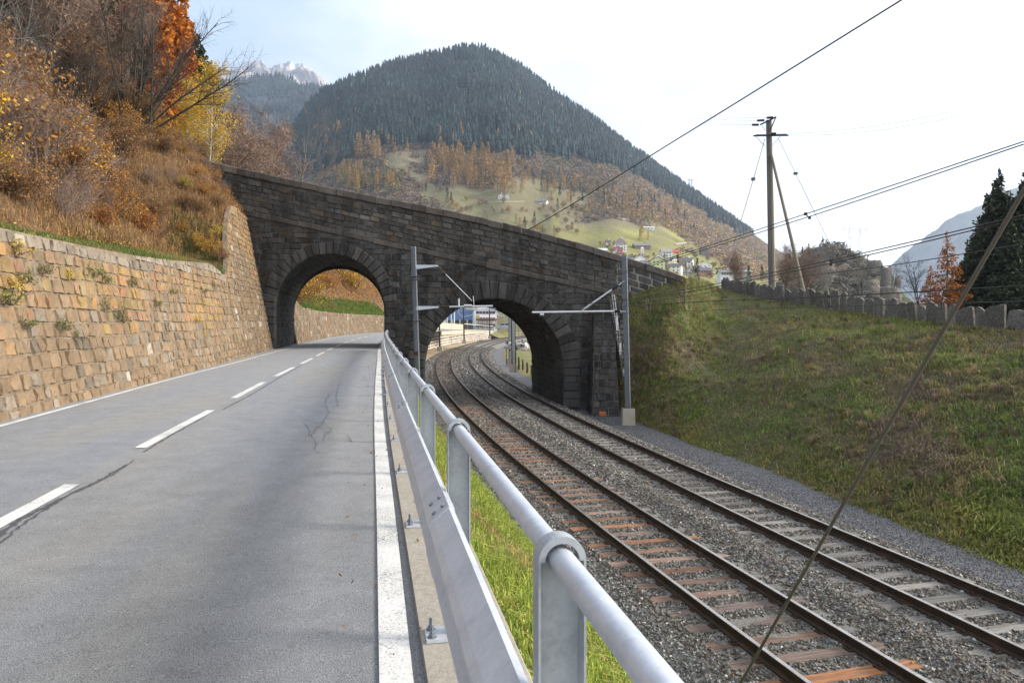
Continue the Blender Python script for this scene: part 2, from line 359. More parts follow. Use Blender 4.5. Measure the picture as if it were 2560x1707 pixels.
# ------------------------------------------------------------ retaining walls on the left
baseA = crv([-6, 4, 11.4, 14.24, 19.05, 30.9, 40.6], [-5.45, -7.15, -8.2, -8.75, -9.55, -11.75, -13.62])
topA_p = crv([-6, 4, 11.6, 14.4, 19.5, 28.5, 32.2, 33.6, 36.0, 40.6], [3.1, 3.35, 3.62, 3.75, 4.0, 4.75, 5.05, 6.6, 8.3, 8.7])
def wall_cols(tt):
    def f(s, h, r):
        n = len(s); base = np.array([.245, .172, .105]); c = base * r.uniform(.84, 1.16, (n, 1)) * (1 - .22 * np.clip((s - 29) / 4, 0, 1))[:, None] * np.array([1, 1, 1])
        g = r.uniform(size=n); grey = np.array([.225, .185, .14]); c = np.where((g < .22)[:, None], grey * r.uniform(.65, 1.3, (n, 1)), c)
        nz = vnoise(np.c_[s * .28, h * .5, 0 * s], 1.0, 3); lich = (nz + .50 * (h - 1.9) + r.normal(0, .15, n) - np.clip((s - 27) / 5, 0, 1.2)) > .12
        oc = np.array([.32, .19, .07]) * r.uniform(.65, 1.15, (n, 1)) + np.c_[r.uniform(0, .05, n), r.uniform(0, .05, n), r.uniform(0, .05, n)]
        a = np.clip(.55 + nz[:, None] * .8 + r.normal(0, .12, (n, 1)), .1, .9); c = np.where(lich[:, None], c * (1 - a) + oc * a, c)
        top = (h > tt(s) - .30) & (s < 31) ; c = np.where(top[:, None], np.array([.25, .21, .165]) * r.uniform(.7, 1.3, (n, 1)), c)
        wht = r.uniform(size=n) < .006; c[wht] = (.40, .36, .30)
        return c
    return f
def make_wall(name, base, top, y0, y1, zfun, batter, label, ch=.28, ln=(.24, .50), seed=1):
    root = empty(name, (0, 0, 0), label, 'wall')
    def mapf(s, h, d):
        bx = base(s); dx = base(s + .2) - base(s - .2); n = np.sqrt(.16 + dx * dx); nx, ny = .4 / n, -dx / n
        off = d - batter * h
        return bx + nx * off, s + ny * off, zfun(s) - .1 + h
    cl = cells(y0, y1, 0, 9.5, ch, ln, seed)
    tt = lambda s: top(s) - zfun(s) + .1
    cl = cl[cl[:, 2] < tt((cl[:, 0] + cl[:, 1]) / 2) - .12]
    def warp(s, h): return s, np.minimum(h, tt(s) + .02 * np.sin(s * 4) - .01), np.ones(len(s), bool)
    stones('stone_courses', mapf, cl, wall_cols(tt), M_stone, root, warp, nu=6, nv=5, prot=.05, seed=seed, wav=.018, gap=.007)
    ss = np.arange(y0, y1 + .2, .4); hh = np.linspace(0, 1, 8)
    Sg, Hg = np.meshgrid(ss, hh); Hg = Hg * tt(Sg); x, y, z = mapf(Sg, Hg, 0 * Sg + .008)
    V = np.stack([x, y, z], -1); back = V[-1:].copy(); back[..., 0] -= .22
    V = np.concatenate([V, back], 0); nu, nv = V.shape[:2]
    link('mortar', npmesh('mortar', V.reshape(-1, 3), gridF(nu, nv)), M_mortar, root)
    return root
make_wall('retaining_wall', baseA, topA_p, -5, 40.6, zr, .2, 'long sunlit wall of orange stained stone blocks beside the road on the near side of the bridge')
baseB = crv([48.5, 67, 84, 95, 115, 135], [-14.75, -17.5, -18.7, -18.6, -16.7, -12.6])
topB = crv([48.5, 52, 60, 72, 95, 135], [5.9, 4.65, 4.4, 4.6, 5.2, 6.2])
make_wall('retaining_wall', baseB, topB, 48.9, 123, zr, .15, 'pale jointed stone wall beside the road seen through the road arch', ch=.42, ln=(.4, .8), seed=5)
# ------------------------------------------------------------ bridge
YB = 40.5; K = YB / F; SK = -.18; TH = 8.6
fx = lambda px: (px - 1280) * K
fz = lambda py: CZ - (py - 853.5) * K
Lc = crv([fx(440), fx(512), fx(816), fx(1284), fx(1524), fx(1709), fx(1740)], [fz(388), fz(403), fz(468), fz(564), fz(631), fz(691), fz(702)])   # coping top
sxx = [fx(594), fx(1545)]; szz = [fz(533), fz(741)]; ssl = (szz[1] - szz[0]) / (sxx[1] - sxx[0])
Ls = lambda x: szz[0] + (x - sxx[0]) * ssl      # string course bottom
A1 = dict(cx=fx(825), cz=fz(772), r=137.5 * K, t=.68, zb=.6)
A2 = dict(cx=fx(1235), cz=fz(920), r=174 * K, t=.98, zb=-2.3)
bridge = empty('stone_bridge', (0, YB, 0), 'dark weathered stone road bridge with two arches and a sloping parapet over road and railway', 'bridge')
def bch(o): o.matrix_parent_inverse = Matrix.Translation((0, -YB, 0)); return o
XL, XR = fx(500), fx(1713)
def bcol(k=1.0, tint=(1, 1, 1)):
    def f(s, h, r):
        n = len(s); v = np.exp(r.normal(0, .36, n)) * .042 * k; nz = vnoise(np.c_[s, h, 0 * s], .22, 9)
        v *= np.clip(1 - .55 * nz, .4, 1.6); c = v[:, None] * np.array([1.03, .97, .90]) * np.array(tint)
        br = r.uniform(size=n) < .14; c[br] *= np.array([1.3, 1.04, .80])
        return c
    return f
def warpA(below=True):
    def f(s, h):
        ok = np.ones(len(s), bool)
        for A in (A1, A2):
            rm = A['r'] + A['t'] * .55; dx = s - A['cx']; dz = h - A['cz']; d = np.hypot(dx, dz)
            mx_, mz = dx.mean((1, 2)), dz.mean((1, 2)); md = np.hypot(mx_, mz)
            ok &= ~(((mz > 0) & (md < rm)) | ((mz <= 0) & (abs(mx_) < rm)))
            k = np.where((dz > 0) & (d < rm), rm / np.maximum(d, .01), 1); s2 = A['cx'] + dx * k; h2 = np.where(dz > 0, A['cz'] + dz * k, h)
            s2 = np.where((dz <= 0) & (abs(dx) < rm), A['cx'] + np.sign(mx_)[:, None, None] * rm, s2); s, h = s2, h2
        top = Ls(s); ok &= (h.mean((1, 2)) < Ls(s.mean((1, 2))) - .03); h = np.minimum(h, top)
        return s, h, ok
    return f
face = lambda s, h, d: (s, YB - d, h)
c1 = cells(XL, 6.3, -2.4, 9.6, .31, (.42, .85), 11)
c1 = c1[(c1[:, 0] < -13.5) | (c1[:, 2] > .7) | (c1[:, 0] > -7.3)]
bch(stones('spandrel_wall', face, c1, bcol(.72, (.96, 1, 1.06)), M_dark, bridge, warpA(), prot=.045, seed=12, gap=.009))
def wpar(s, h):
    z = Ls(s) + .3 + h; top = Lc(s) - .38; ok = z.mean((1, 2)) < Lc(s.mean((1, 2))) - .45
    return s, np.minimum(z, top) - Ls(s) - .3, ok
c2 = cells(XL, 6.0, 0, 3.2, .27, (.35, .85), 21, .2)
bch(stones('parapet_wall', lambda s, h, d: (s, YB - d, Ls(s) + .3 + h), c2, bcol(1.15, (1.02, 1, .98)), M_dark, bridge, wpar, prot=.055, seed=22, gap=.009, wav=.02))
def Lw(s): return Lc(s) - .38
def wr(s, h):
    ok = np.ones(len(s), bool); return s, np.minimum(h, 0), ok
c3 = cells(6.0, XR, -3.0, 0, .36, (.55, 1.0), 31, .15)
bch(stones('wing_wall', lambda s, h, d: (s, YB - d, Lw(s) + h), c3, bcol(.95, (.97, 1, 1.0)), M_dark, bridge, wr, prot=.05, seed=32, gap=.024, wav=.015))
xw_ = np.arange(5.9, XR, .4); Vw = np.concatenate([np.c_[xw_, 0 * xw_ + YB + .004, 0 * xw_ - 3], np.c_[xw_, 0 * xw_ + YB + .004, Lw(xw_)]]); nw = len(xw_)
bch(link('wing_mortar', npmesh('wing_mortar', Vw, np.array([[i, i + 1, nw + i + 1, nw + i] for i in range(nw - 1)])), mat('pale_mortar', (.26, .255, .24), n1=(2, .5, (.12, .115, .11))), bridge))
# backing with openings
def openz(A, x):
    dx = x - A['cx']; return None if abs(dx) > A['r'] else A['cz'] + math.sqrt(max(A['r'] ** 2 - dx * dx, 0))
xs = sorted(set([XL, XR, 6.0] + list(np.arange(XL, XR, .35)) + [A['cx'] + A['r'] * math.cos(a) for A in (A1, A2) for a in np.linspace(0, math.pi, 33)]))
def topz(x): return float(Lc(x)) - .3
bb = MB()
for k, (yy, sh) in enumerate(((YB + .01, 0), (YB + TH, SK * TH))):
    for x0, x1 in zip(xs[:-1], xs[1:]):
        xm = (x0 + x1) / 2; lo = None
        for A in (A1, A2):
            if abs(xm - A['cx']) < A['r']: lo = [openz(A, x) or A['cz'] for x in (x0, x1)]
        lo = lo or [-3.2, -3.2]
        q = [(x0 + sh, yy, lo[0]), (x1 + sh, yy, lo[1]), (x1 + sh, yy, topz(x1)), (x0 + sh, yy, topz(x0))]
        bb.add(q, np.array([[0, 1, 2, 3]] if k == 0 else [[3, 2, 1, 0]]), 0)
for x0, x1 in zip(xs[:-1], xs[1:]):     # top deck of parapet, road deck
    bb.add([(x0, YB + .01, topz(x0)), (x1, YB + .01, topz(x1)), (x1 - .1, YB + .55, topz(x1)), (x0 - .1, YB + .55, topz(x0))], np.array([[0, 1, 2, 3]]))
    bb.add([(x0 - .1, YB + .55, topz(x0)), (x1 - .1, YB + .55, topz(x1)), (x1 - .1, YB + .55, topz(x1) - .9), (x0 - .1, YB + .55, topz(x0) - .9)], np.array([[0, 1, 2, 3]]))
    bb.add([(x0 - .1, YB + .55, topz(x0) - .9), (x1 - .1, YB + .55, topz(x1) - .9), (x1 + SK * TH, YB + TH, topz(x1) - .9), (x0 + SK * TH, YB + TH, topz(x0) - .9)], np.array([[0, 1, 2, 3]]))
bch(bb.build('mortar_core', M_mortar_d, bridge))
# vaults + rings
def ring(A, seed, nst, jb):
    r = np.random.default_rng(seed); mb = MB()
    def block(c4, y0, y1, col):
        p = np.array(c4); m_ = p.mean(0); n = 4; V = []
        for (sc, yy) in ((1.0, y1), (1.0, y0 + .03), (.86, y0)):
            q = m_ + (p - m_) * sc + r.normal(0, .008, p.shape)
            V += [(a, yy, b) for a, b in q]
        q = [[i + k * n, (i + 1) % n + k * n, (i + 1) % n + (k + 1) * n, i + (k + 1) * n] for k in range(2) for i in range(n)]
        mb.add(V, [np.array(q), np.array([[8, 9, 10, 11]])], 0, col)
    for k in range(nst):
        a0 = math.pi * k / nst + .017 / A['r']; a1 = math.pi * (k + 1) / nst - .017 / A['r']; r1 = A['r'] + A['t'] * r.uniform(.93, 1.05); r0 = A['r'] - .015
        v = .029 * math.exp(r.normal(0, .35)); col = np.array([v * 1.05, v, v * .95])
        if a0 > 2.3 and A is A1: r1 += .12
        block([(A['cx'] + rr * math.cos(a), A['cz'] + rr * math.sin(a)) for rr, a in ((r0, a0), (r0, a1), (r1, a1), (r1, a0))], YB - r.uniform(.10, .16), YB + .3, col)
    for sgn in (-1, 1):
        z = A['cz'] - .01
        while z > A['zb'] - .4:
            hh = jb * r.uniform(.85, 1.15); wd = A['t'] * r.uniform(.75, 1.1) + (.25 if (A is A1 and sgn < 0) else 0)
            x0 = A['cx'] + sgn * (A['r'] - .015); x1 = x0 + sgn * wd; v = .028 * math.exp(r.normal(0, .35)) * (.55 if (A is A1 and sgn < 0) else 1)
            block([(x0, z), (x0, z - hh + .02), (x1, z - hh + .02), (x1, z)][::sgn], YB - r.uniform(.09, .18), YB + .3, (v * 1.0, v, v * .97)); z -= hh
    o = mb.build('arch_ring', M_dark, bridge, usecol=True); bch(o)
    # vault stones and vault core
    base_h = A['cz'] - A['zb'] + .3; tot = 2 * base_h + math.pi * A['r']
    def mp_(s, h, d):
        rr = A['r'] - d; a = np.clip((h - base_h) / A['r'], 0, math.pi)
        x = A['cx'] + np.where(h < base_h, rr, np.where(h > tot - base_h, -rr, rr * np.cos(a)))
        z = np.where(h < base_h, A['cz'] - base_h + h, np.where(h > tot - base_h, A['cz'] - (h - (tot - base_h)), A['cz'] + rr * np.sin(a)))
        return x + SK * s, YB + s, z + SL * s * (1 if A is A1 else 1)
    cl = cells(.02, TH, 0, tot, .33, (.45, .95), seed + 5)
    bch(stones('vault', mp_, cl, bcol(.8), M_dark, bridge, prot=.035, seed=seed + 6, gap=.014))
    ss, hh = np.meshgrid(np.array([0, TH]), np.linspace(0, tot, 60)); x, y, z = mp_(ss, hh, ss * 0 + .0)
    bch(link('vault_core', npmesh('vault_core', np.stack([x, y, z], -1).reshape(-1, 3), gridF(60, 2)), M_mortar_d, bridge))
ring(A1, 41, 27, .42); ring(A2, 51, 29, .42)
# string course and coping, block by block along the slope
def sloped(name, f, x0, x1, hgt, proud, ln, seed, m, val, depth=.3):
    r = np.random.default_rng(seed); mb = MB(); x = x0
    while x < x1:
        l = r.uniform(*ln); xe = min(x + l, x1); g = .012; dz = r.normal(0, .012); pr = proud + r.normal(0, .012); v = val * math.exp(r.normal(0, .25))
        za, zb = float(f(x + g)) + dz, float(f(xe - g)) + dz
        pts = []
        for xx, z in ((x + g, za), (xe - g, zb)):
            for (yy, zz) in ((YB - pr, z + .03), (YB - pr, z + hgt - .04), (YB - pr + .04, z + hgt), (YB + depth, z + hgt), (YB + depth, z), (YB - pr + .02, z)): pts.append((xx, yy, zz + r.normal(0, .008)))
        q = [[i, (i + 1) % 6, 6 + (i + 1) % 6, 6 + i] for i in range(6)]
        mb.add(pts, [np.array(q)[:, ::-1], np.array([[0, 1, 2, 3, 4, 5]]), np.array([[11, 10, 9, 8, 7, 6]])], 0, (v * 1.15, v * .98, v * .84)); x = xe
    return bch(mb.build(name, m, bridge, usecol=True))
sloped('string_course', Ls, XL, fx(1545), .29, .10, (1.1, 1.9), 61, M_dark, .055)
sloped('coping', lambda x: Lc(x) - .38, fx(470), fx(1712), .38, .13, (.7, 1.15), 62, M_dark, .075, depth=.6)
# buttress on the right pier
bz0, bz1 = -2.6, 3.75; 
def butt(s, h, d):   # s 0..1.5 across the front, h up the slope
    k = np.clip(h / (bz1 - bz0), 0, 1); return 4.25 + .45 * k + s * (1 - .3 * k) , YB - 2.5 * (1 - k) - .12 - d, bz0 + h
def buttL(s, h, d):   # left side, s from front to wall
    k = np.clip(h / (bz1 - bz0), 0, 1); return 4.25 + .45 * k - d, YB - (2.5 * (1 - k) + .12) * (1 - s), bz0 + h
def buttR(s, h, d):
    k = np.clip(h / (bz1 - bz0), 0, 1); return 4.25 + .45 * k + 1.5 * (1 - .3 * k) + d, YB - (2.5 * (1 - k) + .12) * (1 - s), bz0 + h
bch(stones('buttress', butt, cells(0, 1.5, 0, bz1 - bz0, .36, (.4, .8), 71), bcol(.5), M_dark, bridge, prot=.07, seed=72, gap=.014))
sb = MB()
for fn in (buttL, buttR):
    ss, hh = np.meshgrid(np.linspace(0, 1, 2), np.linspace(0, bz1 - bz0, 10)); x, y, z = fn(ss, hh, ss * 0); sb.add(np.stack([x, y, z], -1).reshape(-1, 3), gridF(10, 2), 0)
ss, hh = np.meshgrid(np.linspace(0, 1.5, 2), np.linspace(0, bz1 - bz0, 10)); x, y, z = butt(ss, hh, ss * 0); sb.add(np.stack([x, y, z], -1).reshape(-1, 3), gridF(10, 2), 0)
bch(sb.build('buttress_core', M_mortar_d, bridge))
bch(stones('buttress_side', buttL, cells(0, 1, 0, bz1 - bz0, .36, (.25, .5), 73), bcol(.4), M_dark, bridge, prot=.05, seed=74, gap=.012))
# rough rubble edge of the abutment between the buttress and the grass
rc = lambda s, h, r: np.array([.11, .095, .075]) * np.exp(r.normal(0, .35, (len(s), 1)))
bch(stones('rubble_edge', lambda s, h, d: (5.45 + s + (4.1 - h) * .14, YB - .35 - (4.1 - h) * .22 - d, h), cells(0, .9, -1.9, 4.0, .28, (.2, .5), 75, .3), rc, M_dark, bridge, prot=.10, seed=76, gap=.01, wav=.03))
# ladder of thin rods
ld = MB()
for px_, dx_ in ((1524, 0), (1529, .12)):
    ld.tube([(5.62 + dx_, YB - .55, 4.3), (5.95 + dx_, YB - 1.0, 1.2), (6.15 + dx_, YB - 1.4, -.9)], .018, 5)
for k in range(14):
    t_ = k / 13; ld.tube([(5.58 + .53 * t_, YB - .6 - .85 * t_, 4.2 - 5.0 * t_), (5.8 + .53 * t_, YB - .6 - .85 * t_, 4.2 - 5.0 * t_)], .012, 4)
for k in range(3):
    t_ = .2 + k * .3; ld.box((5.75 + .5 * t_, YB - .72 - .8 * t_, 3.6 - 4.8 * t_), (.10, .05, .75))
tag(ld.build('ladder', M_galv), 'thin pale steel ladder fixed to the rubble edge of the bridge abutment', 'ladder')
# bare twigs and ferns rooted in the parapet
# ------------------------------------------------------------ track bed, paths, banks
M_ballast = mat('ballast_bed', (.16, .15, .135), n1=(14, .8, (.05, .047, .042)), n2=(40, .7, (.32, .31, .29)), bump=(26, .06))
M_path = mat('gravel_path', (.150, .150, .165), n1=(24, .8, (.075, .075, .082)), n2=(2, .5, (.115, .105, .09)), bump=(50, .015))
M_sand = mat('sandy_verge', (.33, .25, .16), n1=(.6, .6, (.17, .15, .07)), n2=(8, .4, (.4, .33, .24)), bump=(20, .03))
M_grassg = mat('grass_ground', (.10, .105, .03), n1=(2.5, .6, (.11, .085, .035)), n2=(9, .5, (.035, .045, .015)), bump=(8, .08))
M_bankg = mat('bank_ground', (.11, .105, .04), n1=(.7, .7, (.13, .10, .07)), n2=(4, .6, (.05, .055, .022)), bump=(5, .2))
ys = np.concatenate([np.arange(1, 60, .5), np.arange(60, 240, 2.0)])
off = [(-2.1, -.60), (-1.6, -.44), (-1.0, -.26), (-.5, -.19), (0, -.185), (1.5, -.185), (2.1, -.17), (2.55, -.07), (3.0, -.17), (3.6, -.185), (5.1, -.185), (5.65, -.19), (6.05, -.25), (6.55, -.47), (6.8, -.52)]
def offsheet(name, ys, off, m):
    X = []; Y = []; Z = []
    for o, z in off:
        x, y = rail_off(ys, o); X.append(x); Y.append(y); Z.append(zt(ys) + z)
    return sheet(name, np.array(X), np.array(Y), np.array(Z), m, flip=True)
tag(offsheet('track_bed', ys, off, M_ballast), kind='structure')
footF = crv([-6, 2, 7, 11, 14.7, 16.2, 19.2, 23.5, 29.2, 38.7, 45], [15, 13.4, 12.2, 11.3, 10.6, 10.2, 9.65, 8.9, 7.6, 5.8, 4.6])
yy = np.arange(1, 52, .5); x1, y1 = rail_off(yy, 6.6); fx2 = np.where(y1 < 40, footF(y1) + .5, x1 + 3.2)
t = np.linspace(0, 1, 5)[:, None]
X = x1[None] * (1 - t) + fx2[None] * t; Y = np.broadcast_to(y1, X.shape) + 0; Z = zt(yy)[None] - .505 + 0 * X
tag(sheet('path', X, Y, Z, M_path, flip=True), kind='structure')
yy = np.arange(50, 200, 2.0)
tag(offsheet('path', yy, [(6.6, -.5), (7.4, -.505), (8.2, -.5)], M_path), kind='structure')
tag(offsheet('meadow', yy, [(8.0, -.49), (9.5, -.3), (14, -.9), (30, -3), (60, -5)], mat('meadow_ground', (.14, .15, .04), n1=(.3, .7, (.26, .20, .09)), n2=(3, .4, (.09, .10, .03)), bump=(4, .1))), kind='structure')
tag(offsheet('verge', yy[yy < 170], [(-3.9, -.30), (-3.0, -.42), (-1.9, -.58)], M_sand), kind='structure')
# near embankment between plinth and ballast
yy = np.arange(0, 40.1, .5); xk = postX(yy) + .27; xt_, yt_ = rail_off(yy, -1.75)
t = np.linspace(0, 1, 9)[:, None]
X = xk[None] * (1 - t) + xt_[None] * t; Y = yy[None] * (1 - t) + yt_[None] * t
Z = (zr(yy)[None] - .30) * (1 - t) + (zt(yy)[None] - .50) * t + .25 * np.sin(np.pi * t)
emb = (X, Y, Z); tag(sheet('embankment', X, Y, Z, M_grassg, flip=True), kind='structure')
# right bank
prs = [((5.5, 39.9), (5.6, 40.45, 3.9)), ((5.8, 38.4), (6.9, 40.45, 4.35)), ((6.15, 36.8), (8.6, 40.45, 4.85)), ((6.5, 35.0), (9.95, 40.45, 5.25)), ((6.9, 33.0), (11.3, 43.5, 5.5)), ((7.4, 30.6), (13.8, 50.5, 5.9)), ((7.85, 28.5), (16.9, 58, 6.0)),
       ((8.9, 24), (17.2, 48, 4.55)), ((9.6, 20), (17.9, 41, 3.6)), ((10.2, 16.5), (18.9, 36, 2.9)), ((10.7, 14.2), (19.6, 32, 2.4)), ((11.3, 11), (20.9, 29, 2.1)), ((12.2, 7), (22.5, 24, 1.6)), ((13.5, 2), (24.5, 17, 1)), ((15, -5), (28, 5, .3))]
tt = np.linspace(0, len(prs) - 1, 160); ti = np.arange(len(prs))
Fx, Fy = (crv(ti, [p[0][k] for p in prs])(tt) for k in (0, 1)); Cx, Cy, Cz = (np.interp(tt, ti, [p[1][k] for p in prs]) for k in (0, 1, 2))
Fz = zt(Fy) - .53
u = np.linspace(-.02, 1, 70)[:, None]
kg = np.exp(-.5 * (np.arange(-20, 21) / 8.0) ** 2); kg /= kg.sum(); smz = lambda a: np.convolve(np.pad(a, 20, mode='edge'), kg, mode='valid'); uu = np.clip(u, 0, 1) ** 4
Cxe, Cye, Cze = (smz(a) * (1 - uu) + a * uu for a in (Cx, Cy, Cz))
X = Fx * (1 - u) + Cxe * u; Y = Fy * (1 - u) + Cye * u; Z = Fz * (1 - u) + Cze * u
bul = np.clip((tt - 2) / 3, 0, 1); Z = Z + bul * .35 * np.sin(np.pi * np.clip(u, 0, 1))
pn = np.stack([X, Y, Z], -1).reshape(-1, 3); Z = Z + (vnoise(pn, .5, 4) * .34 + vnoise(pn, 1.5, 5) * .22).reshape(Z.shape) * np.sin(np.pi * np.clip(u, 0.02, .98)) ** .5
bank = (X, Y, Z)
# crest, ramp and land falling away behind
s = np.clip((tt - 5.9) / .3, 0, 1); ex = []
for a, (dx, dy, dz) in enumerate(((.9, .1, .05), (2.0, .3, 0), (5.5, .8, -.3), (30, 6, -5), (110, 20, -12))):
    g3 = np.clip((tt - 2.9) / .3, 0, 1); ex.append((Cx + dx * s + (1 - s) * (.05 * a - g3 * (.7 + 1.5 * a)), Cy + dy * s + (1 - s) * (.4 + a * 1.5), Cz + dz * s - (.02 + .25 * a * g3) * (1 - s)))
Xb = np.concatenate([X, np.array([e[0] for e in ex])]); Yb = np.concatenate([Y, np.array([e[1] for e in ex])]); Zb = np.concatenate([Z, np.array([e[2] for e in ex])])
tag(sheet('bank', Xb, Yb, Zb, M_bankg, flip=False), kind='structure')
# land between road and railway beyond the bridge
yy = np.arange(49, 131, 3.0); xa = roadR(yy) + .6; xb, yb = rail_off(yy, -4.35)
t = np.linspace(0, 1, 6)[:, None]; X = xa * (1 - t) + xb * t; Y = yy * (1 - t) + yb * t; Z = zr(yy) * (1 - t) + (zr(yy) + .1) * t - .05 - .1 * np.sin(np.pi * t)
tag(sheet('verge', X, Y, Z, M_grassg, flip=True), kind='structure')
# wide valley floor
X, Y = np.meshgrid(np.linspace(-400, 700, 24), np.linspace(-150, 420, 24), indexing='ij')
tag(sheet('ground', X, Y, -7.5 + .0301 * np.clip(Y, 0, 420) , M_grassg), kind='structure')
# ------------------------------------------------------------ tracks
def arclen(o):
    y = np.arange(1.0, 240, .05); x, yy = rail_off(y, o); s = np.concatenate([[0], np.cumsum(np.hypot(np.diff(x), np.diff(yy)))]); return y, s
M_wood1 = None
def woodmat(name, c1, c2, c3):
    m = bpy.data.materials.new(name); m.use_nodes = True; t = m.node_tree; b = t.nodes['Principled BSDF']; Lk = t.links.new
    tcn = N(t, 'ShaderNodeTexCoord'); mpn = N(t, 'ShaderNodeMapping'); mpn.inputs['Scale'].default_value = (1.4, 22, 14)
    oi = N(t, 'ShaderNodeObjectInfo'); Lk(tcn.outputs['Object'], mpn.inputs[0])
    va = N(t, 'ShaderNodeVectorMath', operation='ADD'); mu = N(t, 'ShaderNodeMath', operation='MULTIPLY', ins={1: 57.0}); Lk(oi.outputs['Random'], mu.inputs[0])
    Lk(mpn.outputs[0], va.inputs[0]); Lk(mu.outputs[0], va.inputs[1])
    nz = N(t, 'ShaderNodeTexNoise', ins={'Scale': 1.0, 'Detail': 6.0, 'Roughness': .7}); Lk(va.outputs[0], nz.inputs[0])
    rp = ramp(t, [(.34, c3), (.5, c1), (.68, c2)]); Lk(nz.outputs['Fac'], rp.inputs[0])
    mt = N(t, 'ShaderNodeMath', operation='MULTIPLY_ADD', ins={1: 1.0, 2: .5}); Lk(oi.outputs['Random'], mt.inputs[0])
    h = N(t, 'ShaderNodeHueSaturation'); Lk(rp.outputs[0], h.inputs['Color']); Lk(mt.outputs[0], h.inputs['Value'])
    ws = N(t, 'ShaderNodeMath', operation='FRACT'); Lk(mu.outputs[0], ws.inputs[0]); ms = N(t, 'ShaderNodeMath', operation='MULTIPLY_ADD', ins={1: .6, 2: .55}); Lk(ws.outputs[0], ms.inputs[0]); Lk(ms.outputs[0], h.inputs['Saturation'])
    Lk(h.outputs[0], b.inputs['Base Color']); b.inputs['Roughness'].default_value = .75
    bp = N(t, 'ShaderNodeBump', ins={'Strength': 1.0, 'Distance': .02}); Lk(nz.outputs['Fac'], bp.inputs['Height']); Lk(bp.outputs[0], b.inputs['Normal'])
    return m
M_wood1 = woodmat('rusty_sleeper', (.17, .082, .042), (.31, .145, .066), (.065, .04, .028))
M_wood2 = woodmat('grey_sleeper', (.13, .115, .10), (.24, .22, .20), (.06, .052, .045))
SLP = []
def sleeper_mesh(seed):
    r = np.random.default_rng(seed); mb = MB(); n = 9; V = []
    for i in range(n):
        x = -1.3 + 2.6 * i / (n - 1); w2 = .125 + r.normal(0, .004)
        for (y, z) in ((-w2, -.14), (-w2, -.012), (-w2 + .012, 0), (w2 - .012, 0), (w2, -.012), (w2, -.14)): V.append((x + r.normal(0, .004) * (i in (0, n - 1)), y, z + r.normal(0, .003)))
    q = [[i * 6 + j, i * 6 + j + 1, i * 6 + j + 7, i * 6 + j + 6] for i in range(n - 1) for j in range(5)]
    mb.add(V, [np.array(q)[:, ::-1], np.array([[0, 1, 2, 3, 4, 5]]), np.array([[(n - 1) * 6 + j for j in (5, 4, 3, 2, 1, 0)]])]); return mb
fst = MB()
for sx_ in (0,):
    fst.box((sx_, 0, .012), (.30, .15, .022)); 
    for k in (-1, 1): fst.box((sx_ + k * .10, 0, .035), (.05, .07, .035)); fst.tube([(sx_ + k * .115, .0, .03), (sx_ + k * .115, 0, .075)], .013, 6)
fst_me = None
def make_track(o0, m, label, seed):
    global fst_me
    root = empty('railway_track', (float(railX(10)), 10, 0), label, 'railway track'); rl = Vector(root.location)
    inv = Matrix.Translation(-rl)
    ys = np.concatenate([np.arange(1.2, 70, .5), np.arange(70, 238, 1.5)])
    prof = [(-.036, -.004), (-.030, 0), (.030, 0), (.036, -.004), (.036, -.036), (.010, -.050), (.010, -.130), (.07, -.148), (.07, -.16), (-.07, -.16), (-.07, -.148), (-.010, -.130), (-.010, -.05), (-.036, -.036)]
    for o in (o0, o0 + 1.5):
        X = []; Y = []; Z = []
        for (a, b) in prof + [prof[0]]:
            x, y = rail_off(ys, o + a); X.append(x); Y.append(y); Z.append(zt(ys) + b)
        V = np.stack([np.array(X), np.array(Y), np.array(Z)], -1); k, n = V.shape[:2]
        q = gridF(k, n, flip=True); mi = np.zeros(len(q)); band = np.arange(len(q)) // (n - 1); mi[band <= 2] = 1
        ob = link('rail', npmesh('rail', V.reshape(-1, 3), q, mi=mi), [M_rust, M_railtop], root); ob.matrix_parent_inverse = inv
    y, s = arclen(o0 + .75); cnt = int((s[-1]) / .6); mes = []
    for k in range(4):
        mm = sleeper_mesh(seed + k); mes.append(npmesh('sleeper', np.concatenate(mm.V), mm.F)); mes[-1].materials.append(m)
    if fst_me is None:
        fst_me = npmesh('fastening', np.concatenate(fst.V), fst.F); fst_me.materials.append(M_rust)
    rest = MB(); rr = random.Random(seed); pos = []
    for k in range(cnt):
        sk = .3 + .6 * k; yk = float(np.interp(sk, s, y)); x, yw = rail_off(yk, o0 + .75); dx = float(railX(yk + .5) - railX(yk - .5)); ang = -math.atan(dx)
        z = float(zt(yk)) - .175
        pos.append((float(x), float(yw), ang))
        if k < 100:
            ob = bpy.data.objects.new('sleeper', mes[k % 4]); S.collection.objects.link(ob); ob.parent = root; ob.matrix_parent_inverse = inv
            ob.location = (float(x) + rr.gauss(0, .02), float(yw), z + rr.gauss(0, .006)); ob.rotation_euler = (rr.gauss(0, .01), rr.gauss(0, .004), ang + rr.gauss(0, .012))
            if k < 45:
                for sx_ in (-.75, .75):
                    fo = bpy.data.objects.new('fastening', fst_me); S.collection.objects.link(fo); fo.parent = ob; fo.location = (sx_, 0, 0)
        elif yk < 120: rest.box((float(x), float(yw), z - .06), (2.6, .25, .12), rz=ang)
    ob = rest.build('sleeper', m, root); ob.matrix_parent_inverse = inv; ob['kind'] = 'stuff'
    return y, s, o0 + .75
TRK = [make_track(0.0, M_wood1, 'railway track nearer the road with rust brown wooden sleepers', 100), make_track(3.6, M_wood2, 'railway track nearer the grassy bank with grey sleepers', 200)]
